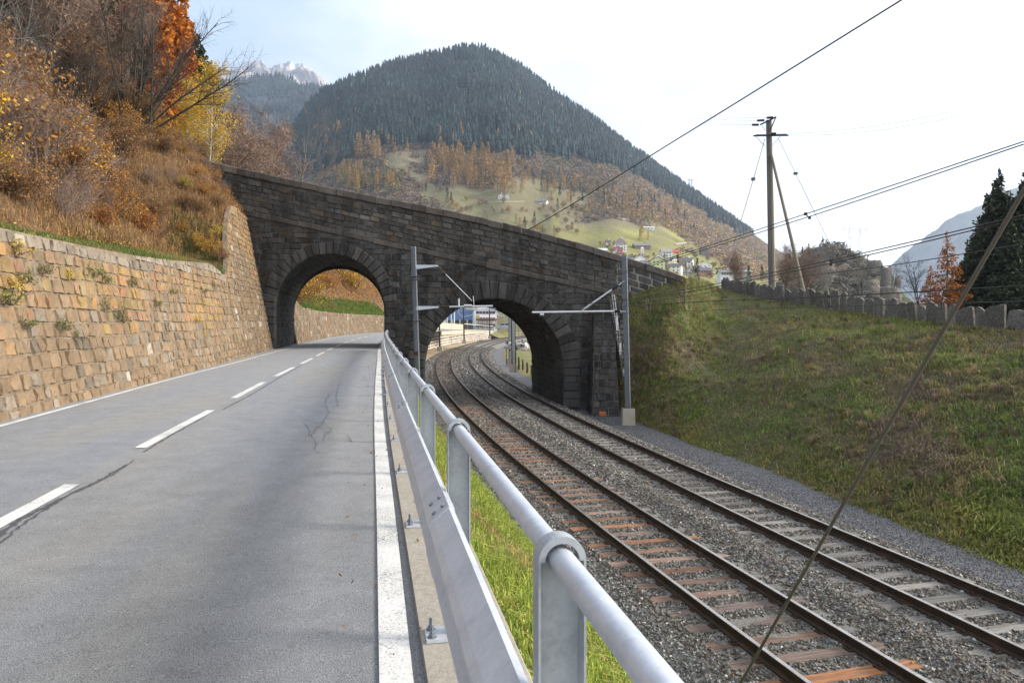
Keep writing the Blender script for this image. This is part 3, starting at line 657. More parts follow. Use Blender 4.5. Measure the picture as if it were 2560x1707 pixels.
# ballast stones
def rocks(n, yr, orng, zprof, size, seed):
    r = np.random.default_rng(seed); Yv = r.uniform(*yr, n); ov = r.uniform(*orng, n)
    keep = np.ones(n, bool)
    for y, s, oc in TRK:
        sv = np.interp(Yv, y, s); ph = np.abs(((sv) % .6) - .3); on = (ph < .142) & (np.abs(ov - oc) < 1.27)
        keep &= ~on | (r.uniform(size=n) < .012)
        for rr_ in (oc - .75, oc + .75): keep &= np.abs(ov - rr_) > .085
    Yv, ov = Yv[keep], ov[keep]; n = len(Yv); x, y = rail_off(Yv, ov)
    z = zt(Yv) + np.interp(ov, [o[0] for o in zprof], [o[1] for o in zprof])
    base = np.array([[a, b, c] for a in (-1, 1) for b in (-1, 1) for c in (-1, 1)], float)
    V = base[None] * r.uniform(.5, 1.0, (n, 8, 3)) * (size * r.uniform(.35, 1.0, (n, 1, 3)))
    q = r.normal(size=(n, 4)); q /= np.linalg.norm(q, axis=1)[:, None]; a, b, c, d = q.T
    Rm = np.stack([1 - 2 * (c * c + d * d), 2 * (b * c - d * a), 2 * (b * d + c * a), 2 * (b * c + d * a), 1 - 2 * (b * b + d * d), 2 * (c * d - b * a), 2 * (b * d - c * a), 2 * (c * d + b * a), 1 - 2 * (b * b + c * c)], -1).reshape(n, 3, 3)
    V = np.einsum('nij,nkj->nki', Rm, V) + np.stack([x, y, z + r.uniform(-.012, .010, n)], -1)[:, None]
    f = np.array([[0, 1, 3, 2], [4, 6, 7, 5], [0, 4, 5, 1], [2, 3, 7, 6], [0, 2, 6, 4], [1, 5, 7, 3]]); Fq = (f[None] + (np.arange(n) * 8)[:, None, None]).reshape(-1, 4)
    g = np.exp(r.normal(0, .5, n)) * .135; col = g[:, None] * np.array([1.0, .97, .92]) * np.exp(r.normal(0, .04, (n, 3)))
    br = (ov > -.8) & (ov < 6) & (r.uniform(size=n) < .45); col[br] *= np.array([.62, .52, .42])
    return V.reshape(-1, 3), Fq, np.repeat(np.clip(col, .01, .6), 8, 0)
Vs = []; Fs = []; Cs = []; nn = 0
for n, yr, sz, sd in ((50000, (5, 12), .030, 1), (42000, (12, 20), .034, 2), (28000, (20, 34), .045, 3), (9000, (34, 60), .055, 4), (13000, (60, 125), .085, 5)):
    v, f, c = rocks(n, yr, (-2.0, 6.75), off, sz, sd); Vs.append(v); Fs.append(f + nn); Cs.append(c); nn += len(v)
v, f, c = rocks(60000, (5, 48), (6.5, 8.9), [(6.5, -.49), (8.9, -.50)], .016, 9); Vs.append(v); Fs.append(f + nn); Cs.append(np.clip(c * [.8, .82, .92], .02, .35)); nn += len(v)
bo = link('ballast_stones', npmesh('ballast_stones', np.concatenate(Vs), np.concatenate(Fs), col=np.concatenate(Cs)), M_flat)
tag(bo, 'loose grey and brown crushed ballast stones filling the railway track bed', 'ballast', kind='stuff')
# ------------------------------------------------------------ guard rail
gr = empty('guard_rail', (float(postX(6)), 6, zr(6)), 'galvanised road guard rail with round handrail, box beam and flat posts along the concrete edge', 'guard rail')
gi = Matrix.Translation(-Vector(gr.location))
def gp(y, u_, z_):  # point along the rail line: u to the right
    dx = float(postX(y + .2) - postX(y - .2)) / .4; n = math.sqrt(1 + dx * dx); return Vector((float(postX(y)) + u_ / n, y - u_ * dx / n, zr(y) + z_))
def along(name, prof, y0, y1, m, closed=True, smooth=True, bev=None):
    ys = np.arange(y0, y1 + .01, .4); V = []
    for y in ys: V += [gp(float(y), a, b) for a, b in prof]
    k = len(prof); n = len(ys)
    q = np.array([[i * k + j, i * k + (j + 1) % k, (i + 1) * k + (j + 1) % k, (i + 1) * k + j] for i in range(n - 1) for j in range(k if closed else k - 1)])
    mb = MB(); mb.add([tuple(v) for v in V], [q, np.array([list(range(k))[::-1]]), np.array([list(range((n - 1) * k, n * k))])] if closed else q)
    o = mb.build(name, m, gr, smooth=smooth); o.matrix_parent_inverse = gi; return o
HH = 1.085
along('handrail', [(.031 * math.cos(a), HH + .031 * math.sin(a)) for a in np.linspace(0, 2 * math.pi, 24, endpoint=False)], -1.2, 38.3, M_galv)
bo_prof = [(-.062, .74), (-.066, .775), (-.09, .786), (-.158, .730), (-.180, .700), (-.176, .668), (-.150, .612), (-.146, .565), (-.168, .510), (-.164, .475), (-.135, .452), (-.07, .455), (-.062, .48)]
be = along('beam', bo_prof, -1.2, 38.2, M_galv, smooth=False)
# joint sleeves and slotted bolts on the beam
for y in np.arange(3.45, 37, 4.0):
    jm = MB(); k = len(bo_prof); V = []
    for yy2 in (y - .16, y + .16): V += [tuple(gp(yy2, a * 1.0 + (a + .11) * .07, b + (b - .61) * .03)) for a, b in bo_prof]
    jm.add(V, [np.array([[j, (j + 1) % k, k + (j + 1) % k, k + j] for j in range(k)]), np.array([list(range(k))[::-1]]), np.array([list(range(k, 2 * k))])])
    o = jm.build('joint_sleeve', M_galv, be)
    bm_ = MB()
    for (a, b) in ((-.105, .774), (-.145, .741)):
        for s_ in (-.09, .07): p = gp(y + s_, a, b); bm_.tube([p + Vector((.006, 0, -.006)), p + Vector((-.012, 0, .009))], .011, 8)
    o = bm_.build('bolt', M_mast, be)
def make_post(y):
    dx = float(postX(y + .2) - postX(y - .2)) / .4; rz = -math.atan(dx); p = gp(y, 0, .035)
    M = Matrix.Translation(p) @ Matrix.Rotation(rz, 4, 'Z')
    mb = MB(); w2 = .058; hh = HH - .035
    # channel post facing the road line, rounded head wrapping the tube
    for (x0, x1, y0, y1) in ((-w2, w2, .022, .028), (-w2, -w2 + .006, -.028, .022), (w2 - .006, w2, -.028, .022)):
        mb.box(((x0 + x1) / 2, (y0 + y1) / 2, hh / 2 - .0), (x1 - x0, y1 - y0, hh))
    n = 16
    for (r0, r1) in ((.042, w2),):
        a = np.linspace(0, math.pi, n + 1); V = []
        for yy2 in (-.028, .028):
            for r_ in (r0, r1): V += [(r_ * math.cos(t_), yy2, hh + r_ * math.sin(t_)) for t_ in a]
        m1 = n + 1; q = []
        for i in range(n):
            q += [[i, i + 1, m1 + i + 1, m1 + i], [2 * m1 + i, 3 * m1 + i, 3 * m1 + i + 1, 2 * m1 + i + 1], [m1 + i, m1 + i + 1, 3 * m1 + i + 1, 3 * m1 + i], [i, 2 * m1 + i, 2 * m1 + i + 1, i + 1]]
        q += [[0, m1, 3 * m1, 2 * m1], [n, 2 * m1 + n, 3 * m1 + n, m1 + n]]
        mb.add(V, np.array(q)[:, ::-1])
    # web plate closes up to the tube, cut round below it
    a = np.linspace(math.pi, 2 * math.pi, n + 1); V = [(w2 * math.cos(t_) * (.72), .02, hh + .042 * math.sin(t_)) for t_ in a]
    po = mb.build('post', M_galvd, gr); po.data.transform(M); po.matrix_parent_inverse = gi
    pb = MB(); pb.box((-.035, 0, .008), (.27, .17, .016)); o = pb.build('base_plate', M_galv, po); o.data.transform(M)
    for (bx, by) in ((-.14, -.05), (-.14, .05), (.085, -.05), (.085, .05)):
        nb = MB(); nb.tube([(bx, by, .012), (bx, by, .075)], .008, 6); nb.tube([(bx, by, .016), (bx, by, .034)], .017, 6); nb.tube([(bx, by, .016), (bx, by, .020)], .024, 10)
        o = nb.build('anchor_bolt', M_mast, po); o.data.transform(M)
    br = MB(); br.box((-.058, 0, .60), (.06, .05, .16)); o = br.build('beam_bracket', M_galvd, po); o.data.transform(M)
for k in range(-1, 19): make_post(1.69 + 1.97 * k)
# ------------------------------------------------------------ masts and catenary
def hbeam(mb, a, b, w_, d_, tf=.014, ang=0, mi=0):
    a = Vector(a); b = Vector(b); u = Vector((math.cos(ang), math.sin(ang), 0)); v = Vector((-math.sin(ang), math.cos(ang), 0))
    def bx(u0, u1, v0, v1):
        V = [tuple(p + u * x + v * y) for p in (a, b) for x, y in ((u0, v0), (u1, v0), (u1, v1), (u0, v1))]
        mb.add(V, [np.array([[0, 1, 5, 4], [1, 2, 6, 5], [2, 3, 7, 6], [3, 0, 4, 7], [3, 2, 1, 0], [4, 5, 6, 7]])], mi)
    bx(-w_ / 2, w_ / 2, -d_ / 2, -d_ / 2 + tf); bx(-w_ / 2, w_ / 2, d_ / 2 - tf, d_ / 2); bx(-tf / 2, tf / 2, -d_ / 2 + tf, d_ / 2 - tf)
def insul(mb, a, b, r=.05, n=7):
    a = Vector(a); b = Vector(b)
    for k in range(n):
        p = a + (b - a) * ((k + .2) / n); q = a + (b - a) * ((k + .7) / n); mb.tube([p, q], r, 8)
    mb.tube([a, b], r * .45, 6)
def found(p, sx_, sz_, name='foundation', par=None):
    bm = bmesh.new(); bmesh.ops.create_cube(bm, size=1); bmesh.ops.scale(bm, vec=(sx_, sx_, sz_), verts=bm.verts)
    for v_ in bm.verts:
        if v_.co.z > 0: v_.co.x *= .9; v_.co.y *= .9
    bmesh.ops.bevel(bm, geom=bm.edges[:], offset=.02, segments=2, affect='EDGES'); bmesh.ops.translate(bm, vec=p, verts=bm.verts)
    me = bpy.data.meshes.new(name); bm.to_mesh(me); bm.free(); return link(name, me, M_conc, par)
# left mast
lm = empty('catenary_mast', (0, 0, 0), 'grey steel catenary mast on the embankment in front of the pier between both arches', 'mast', 'catenary masts along the railway')
mb = MB(); zb = float(zt(36)) - .5; hbeam(mb, P(1046, 1000, 36), P(1033.5, 616, 36), .15, .22, ang=R(75)); 
for py_ in (697, 690, 800): p = P(1036 + (py_ - 616) * .032, py_, 36); mb.box(p, (.36, .30, .03))
mb.build('column', M_mast, lm)
mb = MB()
for y_, x1_ in ((667, 1093), (770, 1097)):
    a = P(1040, y_, 36); b = P(x1_, y_ - 2, 36); V = [a + Vector((0, -.03, .10)), a + Vector((0, -.03, -.12)), b + Vector((0, -.03, -.03)), b + Vector((0, -.03, .05))]; V += [v_ + Vector((0, .06, 0)) for v_ in V]
    mb.add([tuple(v_) for v_ in V], [np.array([[0, 1, 2, 3], [7, 6, 5, 4], [0, 3, 7, 4], [1, 5, 6, 2], [3, 2, 6, 7], [0, 4, 5, 1]])])
mb.build('bracket', mat('light_steel', (.45, .50, .56), rough=.5, metal=.3), lm)
mb = MB(); mb.tube([P(1124, 767, 36), P(1232, 765, 36)], .045, 8); mb.tube([P(1147, 765, 36), P(1147, 746, 36)], .045, 8); mb.tube([P(1160, 764, 35.9), P(1180, 764, 35.9)], .06, 8); mb.build('cantilever_tube', M_galv, lm)
mb = MB(); insul(mb, P(1100, 767, 36), P(1124, 767, 36), .075, 6); insul(mb, P(1096, 667, 36), P(1116, 685, 36), .05, 5); mb.build('insulator', M_rust, lm)
mb = MB(); mb.tube([P(1093, 664, 36), P(1180, 752, 36)], .018, 5); mb.tube([P(1183, 740, 36), P(1186, 775, 36), P(1240, 771, 36)], .015, 5); mb.build('stay_rod', M_galv, lm)
mb = MB(); mb.box(P(1040, 883, 36) + Vector((0, -.16, 0)), (.28, .02, .16)); mb.build('number_plate', M_rust, lm); found(P(1046, 1000, 36) , .7, .5, par=lm)
# right mast
rm = empty('catenary_mast', (0, 0, 0), 'blue grey steel catenary mast on a concrete block at the foot of the grassy bank', 'mast', 'catenary masts along the railway')
mb = MB(); ZM = 35.0; hbeam(mb, P(1570, 1022, ZM), P(1561, 640, ZM), .20, .24, ang=R(70)); mb.build('column', M_mast, rm)
pb_ = P(1570, 1036, ZM) - Vector((0, 0, .18)); found(pb_, .66, 1.0, par=rm)
mb = MB(); mb.box(P(1570, 1021, ZM), (.55, .5, .05)); mb.build('base_plate', M_rust, rm)
mb = MB(); mb.tube([P(1330, 781, ZM), P(1535, 778, ZM)], .05, 8); mb.tube([P(1455, 776, ZM), P(1530, 724, ZM)], .045, 8); mb.tube([P(1350, 786, ZM), P(1360, 786, ZM)], .07, 8); mb.build('cantilever_tube', M_galv, rm)
mb = MB(); insul(mb, P(1536, 778, ZM), P(1550, 778, ZM), .075, 6); insul(mb, P(1530, 724, ZM), P(1546, 713, ZM), .075, 6); mb.build('insulator', M_black, rm)
mb = MB(); mb.tube([P(1550, 778, ZM), P(1564, 779, ZM)], .03, 6); mb.tube([P(1546, 713, ZM), P(1561, 702, ZM)], .03, 6); mb.build('hinge_rod', M_galv, rm)
# masts beyond the bridge
def mast(px0, py0, px1, py1, Z, m, label, w_=.2, cyl=False, fnd=True, arm=None):
    r_ = empty('catenary_mast', (0, 0, 0), label, 'mast', 'catenary masts along the railway'); mb = MB()
    if cyl: mb.tube([P(px0, py0, Z), P(px1, py1, Z)], [w_ / 2, w_ / 3], 8)
    else: hbeam(mb, P(px0, py0, Z), P(px1, py1, Z), w_, w_, ang=.4)
    mb.build('column', m, r_)
    if fnd: found(P(px0, py0, Z) + Vector((0, 0, 0)), .8, .7, par=r_)
    if arm:
        mb = MB()
        for a in arm: mb.tube([P(*a[0]), P(*a[1])], a[2] if len(a) > 2 else .04, 6)
        mb.build('cantilever_tube', M_galv, r_)
    return r_
mast(1099.5, 872, 1098, 772, 108, M_black, 'dark mast by the foot of the tan wall, leftmost seen through the railway arch', .28, True)
mast(1160.5, 854, 1158.5, 762, 143, M_black, 'dark mast before the tan wall, middle of three seen through the railway arch', .32, True, arm=[((1160, 792, 143), (1186, 786, 143), .06), ((1186, 786, 143), (1184, 768, 143), .05), ((1184, 768, 143), (1146, 768, 143), .05), ((1146, 768, 143), (1147, 784, 143), .05), ((1147, 784, 143), (1158, 792, 143), .05)])
mast(1224.5, 843, 1223.5, 764, 178, M_black, 'dark mast by the low railing wall, rightmost of three seen through the railway arch', .34, True)
mast(1284, 921, 1281, 772, 66, M_mast, 'broad grey H beam mast beside the curved tracks beyond the bridge', .28, arm=[((1281, 774, 66), (1164, 773, 66), .05), ((1281, 776, 66), (1262, 791, 66), .07), ((1262, 791, 66), (1250, 791, 66), .06), ((1250, 791, 66), (1240, 781, 66), .06), ((1240, 781, 66), (1240, 752, 66), .06)])
mast(1275, 903, 1274.5, 775, 80, M_mast, 'grey mast just left of the broad H beam mast beyond the bridge', .22)
mast(1341, 940, 1339, 800, 55, M_mast, 'grey mast on a concrete block half hidden by the right wall of the railway arch', .24)
tm = MB(); tm.tube([P(1266, 912, 72), P(1266, 870, 72)], .035, 5); tm.box(P(1266, 869, 72), (.46, .06, .07)); tag(tm.build('track_marker', M_black), 'small black T shaped marker post on the gravel beyond the bridge', 'marker post')
tm = MB(); tm.tube([P(1288, 932, 62), P(1288, 780, 62)], .03, 5); tag(tm.build('marker_rod', M_rust), 'tall thin rusty rod planted beside the tracks beyond the bridge', 'rod')
# wires: straight runs, 1/Z linear along the picture x
def wire(label, pts, zA, zB, r_, name='overhead_wire', extra=None, dz=0):
    x0, x1 = pts[0][0], pts[-1][0]; out = []
    xs_ = np.linspace(x0, x1, 40); f = crv([p[0] for p in pts], [p[1] for p in pts])
    for x in xs_:
        k = (x - x0) / (x1 - x0); Z_ = 1 / ((1 - k) / zA + k / zB); out.append(P(x, float(f(x)) + dz, Z_))
    mb = MB(); mb.tube(out, r_, 5); return tag(mb.build(name, M_wire), label, 'overhead wire', 'wires over the railway'), out
wire('thick black wire climbing steeply from the left mast to the top right of the view', [(1024, 697), (1180, 650), (1327, 571), (1700, 344), (2253, 1), (2560, -190)], 36.3, 9, .014)
w2, _ = wire('upper of the paired wires rising to the right edge above the fence', [(1212, 760), (1325, 741), (1500, 697), (1700, 637), (2016, 534.6), (2560, 354)], 44, 10, .010)
wire('lower of the paired wires rising to the right edge above the fence', [(1212, 761), (1325, 743), (1500, 700), (1700, 642.5), (2016, 544), (2560, 361)], 44, 10, .010)
wire('upper wire of the pair passing in front of the rocky knoll', [(1450, 760), (1562, 749), (1700, 726), (2075, 651), (2560, 538)], 36, 10, .010)
wire('lower wire of the pair passing in front of the rocky knoll', [(1450, 762), (1562, 752), (1700, 733), (2060, 662), (2560, 546)], 36, 10, .010)
wire('single thin wire sloping across the knoll below the pair', [(1562, 760), (1700, 743), (2008, 691), (2202, 667), (2560, 610)], 35.5, 10, .008)
wire('contact wire crossing the top of the slab fence to the right edge', [(1230, 779), (1480, 772), (1620, 762), (1700, 757), (2056, 742), (2560, 714)], 44, 9, .009)
wire('lowest wire crossing the grassy bank just below the slab fence', [(1563, 783), (1700, 778), (2075, 766), (2560, 753)], 35, 9, .007)
def clamp(px, py, px2, py2, Z, label):
    mb = MB(); mb.tube([P(px, py, Z), P(px2, py2, Z)], .012, 4); mb.box(P(px, py, Z), (.06, .03, .06)); mb.box(P(px2, py2, Z), (.05, .03, .05)); tag(mb.build('wire_clamp', M_wire), label, 'wire clamp', 'clamps on the wires')
iz = lambda x, a, b, x0, x1: 1 / ((1 - (x - x0) / (x1 - x0)) / a + (x - x0) / (x1 - x0) / b)
clamp(2014, 535, 2024, 545, iz(2016, 44, 10, 1212, 2560), 'clamp joining the upper wire pair right of the wooden pole')
clamp(1694, 640, 1695, 654, iz(1695, 44, 10, 1212, 2560), 'hanging clamp on the upper wire pair in front of the village')
clamp(2077, 652, 2077, 662, iz(2077, 36, 10, 1450, 2560), 'clamp on the middle wire pair in front of the knoll')
clamp(1612, 748, 1619, 780, 28, 'thin dropper joining two wires right of the blue grey mast'); clamp(1624, 745, 1626, 780, 27.5, 'second thin dropper right of the blue grey mast')
clamp(2075, 741, 2075, 766, 14, 'dropper between the contact wire and the lowest wire in front of the fence')
clamp(1705, 740, 1708, 758, 23, 'short dropper left of the fence end under the single thin wire')
st = MB(); a = P(1851, 1707, 8.0); b = P(2560, 475, 4.65); dd = b - a; st.tube([a - dd * .14, b + dd * .3], .0155, 8)
tag(st.build('stay_cable', mat('grey_cable', (.10, .09, .08), rough=.7)), 'thick grey stay cable leaning diagonally across the tracks at the right', 'cable')
# small orange cable boxes, chalk white scraps
for (px, py, Z, lab) in ((1506, 1034, 37, 'orange box on the gravel left of the blue grey mast'), (1283, 923, 66, 'orange box at the foot of the broad grey mast beyond the bridge')):
    bm = bmesh.new(); bmesh.ops.create_cube(bm, size=1); bmesh.ops.scale(bm, vec=(.36, .3, .2), verts=bm.verts); bmesh.ops.bevel(bm, geom=bm.edges[:], offset=.02, segments=1, affect='EDGES')
    bmesh.ops.translate(bm, vec=P(px, py, Z), verts=bm.verts); me = bpy.data.meshes.new('cable_box'); bm.to_mesh(me); bm.free(); tag(link('cable_box', me, mat('orange_clay', (.38, .12, .05), n1=(8, .5, (.25, .09, .045)))), lab, 'cable box', 'orange boxes beside the track')
# ------------------------------------------------------------ slab fence on the bank crest
sfn = empty('slab_fence', (17.5, 45, 4), 'fence of upright weathered stone slabs along the crest of the grassy bank', 'fence'); si = Matrix.Translation((-17.5, -45, -4))
M_slab = mat('slab_stone', (.105, .095, .088), n1=(3, .7, (.09, .08, .075)), n2=(11, .5, (.27, .25, .215)), bump=(14, .03), rand=.5)
cx_, cy_, cz_ = Cx[(tt >= 6 - .6)], Cy[(tt >= 6 - .6)], Cz[(tt >= 6 - .6)]
pl = np.stack([Cx, Cy, Cz], -1)[(tt >= 6.0) & (tt < 13.5)]; sl_ = np.concatenate([[0], np.cumsum(np.linalg.norm(np.diff(pl, axis=0), axis=1))])
pos = 0; rr = random.Random(4); k = 0
while pos < sl_[-1] - .5 and k < 99:
    w_ = rr.uniform(.34, .85); m_ = pos + w_ / 2; p = np.array([np.interp(m_, sl_, pl[:, j]) for j in range(3)]); q = np.array([np.interp(min(m_ + .3, sl_[-1]), sl_, pl[:, j]) for j in range(3)])
    ang = math.atan2(q[1] - p[1], q[0] - p[0]); h = rr.uniform(.72, 1.02); nx_ = 5; V = []; tl = rr.uniform(-.22, .22); pk = rr.uniform(.2, .8)
    for yy2 in (-.07, .07):
        for i in range(nx_):
            a = i / (nx_ - 1); x = (a - .5) * (w_ - .03); top = h * (1 - .10 * abs(a - pk)) + tl * (a - .5) + rr.gauss(0, .015) - (.05 if i in (0, nx_ - 1) else 0)
            V += [(x + rr.gauss(0, .006), yy2 + rr.gauss(0, .012), -.3), (x, yy2 + rr.gauss(0, .015), h * .5), (x + rr.gauss(0, .012), yy2 * .8 + rr.gauss(0, .01), top)]
    V = np.array(V); ca, sa = math.cos(ang), math.sin(ang); V = V @ np.array([[ca, sa, 0], [-sa, ca, 0], [0, 0, 1]])
    ln_ = rr.gauss(0, .08); V[:, 0] += -V[:, 2] * ln_; V = V + p
    n3 = nx_ * 3; Fq = [gridF(nx_, 3), gridF(nx_, 3, off=n3, flip=True)]
    e = []
    for i in range(nx_ - 1): e.append([i * 3 + 2, (i + 1) * 3 + 2, n3 + (i + 1) * 3 + 2, n3 + i * 3 + 2])
    for j in range(2): e.append([j, j + 1, n3 + j + 1, n3 + j]); e.append([(nx_ - 1) * 3 + j, n3 + (nx_ - 1) * 3 + j, n3 + (nx_ - 1) * 3 + j + 1, (nx_ - 1) * 3 + j + 1])
    o = link('slab', npmesh('slab', V, Fq + [np.array(e)]), M_slab, sfn); o.matrix_parent_inverse = si
    pos += w_ + rr.uniform(.01, .07); k += 1
# ------------------------------------------------------------ wooden pole with strut
up = empty('utility_pole', (0, 0, 0), 'tall wooden double utility pole with a leaning strut and cross arms behind the slab fence', 'utility pole'); ZP = 60.0
M_pole = mat('pole_wood', (.21, .185, .135), n1=(2, .5, (.14, .14, .13), (1, 1, .1)), n2=(9, .4, (.3, .27, .21), (1, 1, .1)))
M_pole2 = mat('pole_wood_grey', (.12, .115, .125), n1=(3, .5, (.2, .18, .15), (1, 1, .1)))
mb = MB(); mb.tube([P(1934.5, 735, ZP), P(1925.5, 300, ZP)], [.17, .13], 10); mb.build('pole', M_pole, up)
mb = MB(); mb.tube([P(1926.5, 735, ZP + .1), P(1918.5, 301, ZP + .1)], [.16, .12], 10); mb.build('pole', M_pole2, up)
mb = MB(); mb.tube([P(2011, 735, ZP - 1.5), P(1928, 386, ZP - .3)], [.15, .11], 10); mb.build('strut', M_pole, up)
mb = MB(); mb.prism([(-.06, -.07), (.06, -.07), (.06, .07), (-.06, .07)], P(1889, 339, ZP - .3), P(1967, 338, ZP - .3)); mb.prism([(-.05, -.05), (.05, -.05), (.05, .05), (-.05, .05)], P(1883, 340, ZP + .3), P(1971, 339, ZP + .3)); mb.build('cross_arm', M_black, up)
mb = MB(); mb.prism([(-.06, -.06), (.06, -.06), (.06, .06), (-.06, .06)], P(1901, 312, ZP - .3), P(1940, 293, ZP - .2)); mb.tube([P(1940, 293, ZP - .2), P(1925, 327, ZP - .2)], .05, 5); mb.build('top_bracket', M_black, up)
mb = MB(); mb.tube([P(1889, 341, ZP), P(1914, 367, ZP)], .03, 4); mb.tube([P(1951, 341, ZP), P(1928, 367, ZP)], .03, 4); mb.tube([P(1904, 314, ZP), P(1914, 327, ZP)], .03, 4); mb.build('brace', M_galv, up)
for a, b in (((1880, 312.5), (1897, 312.5)), ((1893, 302), (1911, 301)), ((1917, 295), (1933, 294)), ((1928, 335), (1940, 334))):
    mb = MB(); insul(mb, P(*a, ZP - .4), P(*b, ZP - .4), .10, 7); mb.build('insulator', M_rust, up)
mb = MB(); mb.tube([P(1912, 348, ZP), P(1885, 443, ZP - 2), P(1818, 668, ZP - 8)], .032, 4); mb.box(P(1883, 448, ZP - 2), (.26, .26, .22)); mb.build('guy_wire', mat('thin_wire', (.10, .10, .10)), up)
mb = MB(); mb.tube([P(1945, 345, ZP), P(1989, 434, ZP - 2), P(2065, 590, ZP - 4), P(2140, 745, ZP - 6)], .024, 4); mb.box(P(1989, 434, ZP - 2), (.26, .26, .18)); mb.build('guy_wire', mat('thin_wire'), up)
M_thin = mat('pale_wire', (.42, .43, .45))
for k, (a, b) in enumerate((((1893, 302), (1640, 283)), ((1880, 313), (1640, 296)), ((1917, 295), (1700, 281)), ((1938, 334), (2400, 275)), ((1970, 338), (2400, 290)))):
    mb = MB(); A = P(*a, ZP); B = P(*b, 190 if k < 3 else 45); mb.tube([A + (B - A) * s_ - Vector((0, 0, 1.6 * s_ * (1 - s_))) for s_ in np.linspace(0, 1, 12)], .014, 4); tag(mb.build('power_line', M_thin), ['power line leaving the pole top to the left, middle one', 'power line leaving the pole to the left, lowest one', 'power line leaving the pole top to the left, highest one', 'power line leaving the pole to the right, upper one', 'power line leaving the pole to the right, lower one'][k], 'power line', 'power lines on the wooden pole')
# ------------------------------------------------------------ hillside on the left
_ty = np.arange(-8, 180, 1.0)
_bx = np.where(_ty < 41, baseA(np.minimum(_ty, 41)), baseB(np.clip(_ty, 48.5, 135)))
_tz = np.where(_ty < 40.7, topA_p(np.clip(_ty, -6, 40.6)), topB(np.clip(_ty, 50.5, 135)))
_tz = np.where((_ty > 40.5) & (_ty < 49.5), 8.9, _tz); _bx = np.where((_ty >= 41) & (_ty < 48.5), -13.7 - (_ty - 41) * .14, _bx)
_bx = np.where(_ty > 135, -12.6 + (_ty - 135) * .35, _bx); _bt = np.where(_ty < 41, .2, .15)
_tx = _bx - _bt * (_tz - zr(_ty)) - .12
def hillz(x, y):
    tx = np.interp(y, _ty, _tx); tz = np.interp(y, _ty, _tz); n = tx - x
    st = np.exp(-((y - 40) / 4.5) ** 2); far = np.clip((y - 47) / 6, 0, 1)
    z = tz - .06 + .24 * np.clip(n, -1, 1.9) * (1 + 4.5 * st) + (.78 + .26 * far) * np.clip(n - 1.9, 0, 9) + .78 * np.clip(n - 10.9, 0, 14) + .6 * np.clip(n - 24.9, 0, 60)
    return z
ns = np.array([-.1, .15, .5, .9, 1.3, 1.9, 2.5, 3.2, 4, 5, 6, 7.2, 8.5, 10, 12, 14, 17, 20, 24, 29, 35, 42, 52])
yy = np.concatenate([np.arange(-8, 60, .75), np.arange(60, 125, 2.0)])
X = np.interp(yy, _ty, _tx)[None] - ns[:, None]; Y = np.broadcast_to(yy, X.shape) + 0; Z = hillz(X, Y)
pn = np.stack([X, Y, Z], -1).reshape(-1, 3); Z = Z + (vnoise(pn, .35, 8) * .35 + vnoise(pn, 1.2, 9) * .15).reshape(Z.shape) * np.clip(ns[:, None] - .5, 0, 1)
m_ = M_soil
hs_ = sheet('hillside', X, Y, Z, M_soil, flip=True); tag(hs_, kind='structure')
# ------------------------------------------------------------ plant generators
def tri_soup(P0, N_, size, r, asp=1.0):
    """random quads at P0 (n,3); N_ optional preferred normals"""
    n = len(P0); a = r.normal(size=(n, 3)); a /= np.linalg.norm(a, axis=1)[:, None]; b = r.normal(size=(n, 3))
    if N_ is not None: b = b * .6 + N_
    b = np.cross(a, b); b /= np.linalg.norm(b, axis=1)[:, None] + 1e-9; s = (np.asarray(size) * np.ones(n))[:, None]
    V = np.stack([P0 - a * s * asp, P0 + b * s * .55, P0 + a * s * asp, P0 - b * s * .55], 1)
    return V.reshape(-1, 3), np.arange(4 * n).reshape(-1, 4)
def grow(r, p, d, L_, rad, lev, segs, tips, cfg):
    n = cfg['n'][lev]; p = np.array(p, float); d = np.array(d, float); d /= np.linalg.norm(d); st = L_ / n
    for i in range(n):
        d = d + r.normal(0, cfg['w'][lev], 3); d[2] += cfg['up'][lev] * st; d /= np.linalg.norm(d); q = p + d * st
        r0 = rad * (1 - .75 * i / n); r1 = rad * (1 - .75 * (i + 1) / n); segs.append((p, q, r0, r1))
        if lev + 1 < len(cfg['n']) and i >= cfg['st'][lev] * n:
            for _ in range(cfg['k'][lev]):
                a = r.normal(size=3); a -= a.dot(d) * d; a /= np.linalg.norm(a) + 1e-9; sp = cfg['sp'][lev] * r.uniform(.7, 1.3); dd = d * math.cos(sp) + a * math.sin(sp)
                grow(r, p + (q - p) * r.uniform(), dd, L_ * cfg['l'][lev] * r.uniform(.6, 1.2) * (1 - .4 * i / n), max(r0 * .55, .0035), lev + 1, segs, tips, cfg)
        p = q
        if lev == len(cfg['n']) - 1: tips.append(q)
def segmesh(segs, k=3, name='stems'):
    A = np.array([s[0] for s in segs]); B = np.array([s[1] for s in segs]); ra = np.array([s[2] for s in segs]); rb = np.array([s[3] for s in segs]); n = len(A)
    d = B - A; d /= np.linalg.norm(d, axis=1)[:, None] + 1e-9; u = np.cross(d, [0.13, .97, .21]); u /= np.linalg.norm(u, axis=1)[:, None] + 1e-9; v = np.cross(d, u)
    an = 2 * np.pi * np.arange(k) / k; c = np.cos(an)[None, :, None]; s = np.sin(an)[None, :, None]; o = u[:, None] * c + v[:, None] * s
    V = np.concatenate([A[:, None] + o * ra[:, None, None], B[:, None] + o * rb[:, None, None]], 1).reshape(-1, 3)
    q = np.array([[j, (j + 1) % k, k + (j + 1) % k, k + j] for j in range(k)]); Fq = (q[None] + (np.arange(n) * 2 * k)[:, None, None]).reshape(-1, 4)
    return npmesh(name, V, Fq)
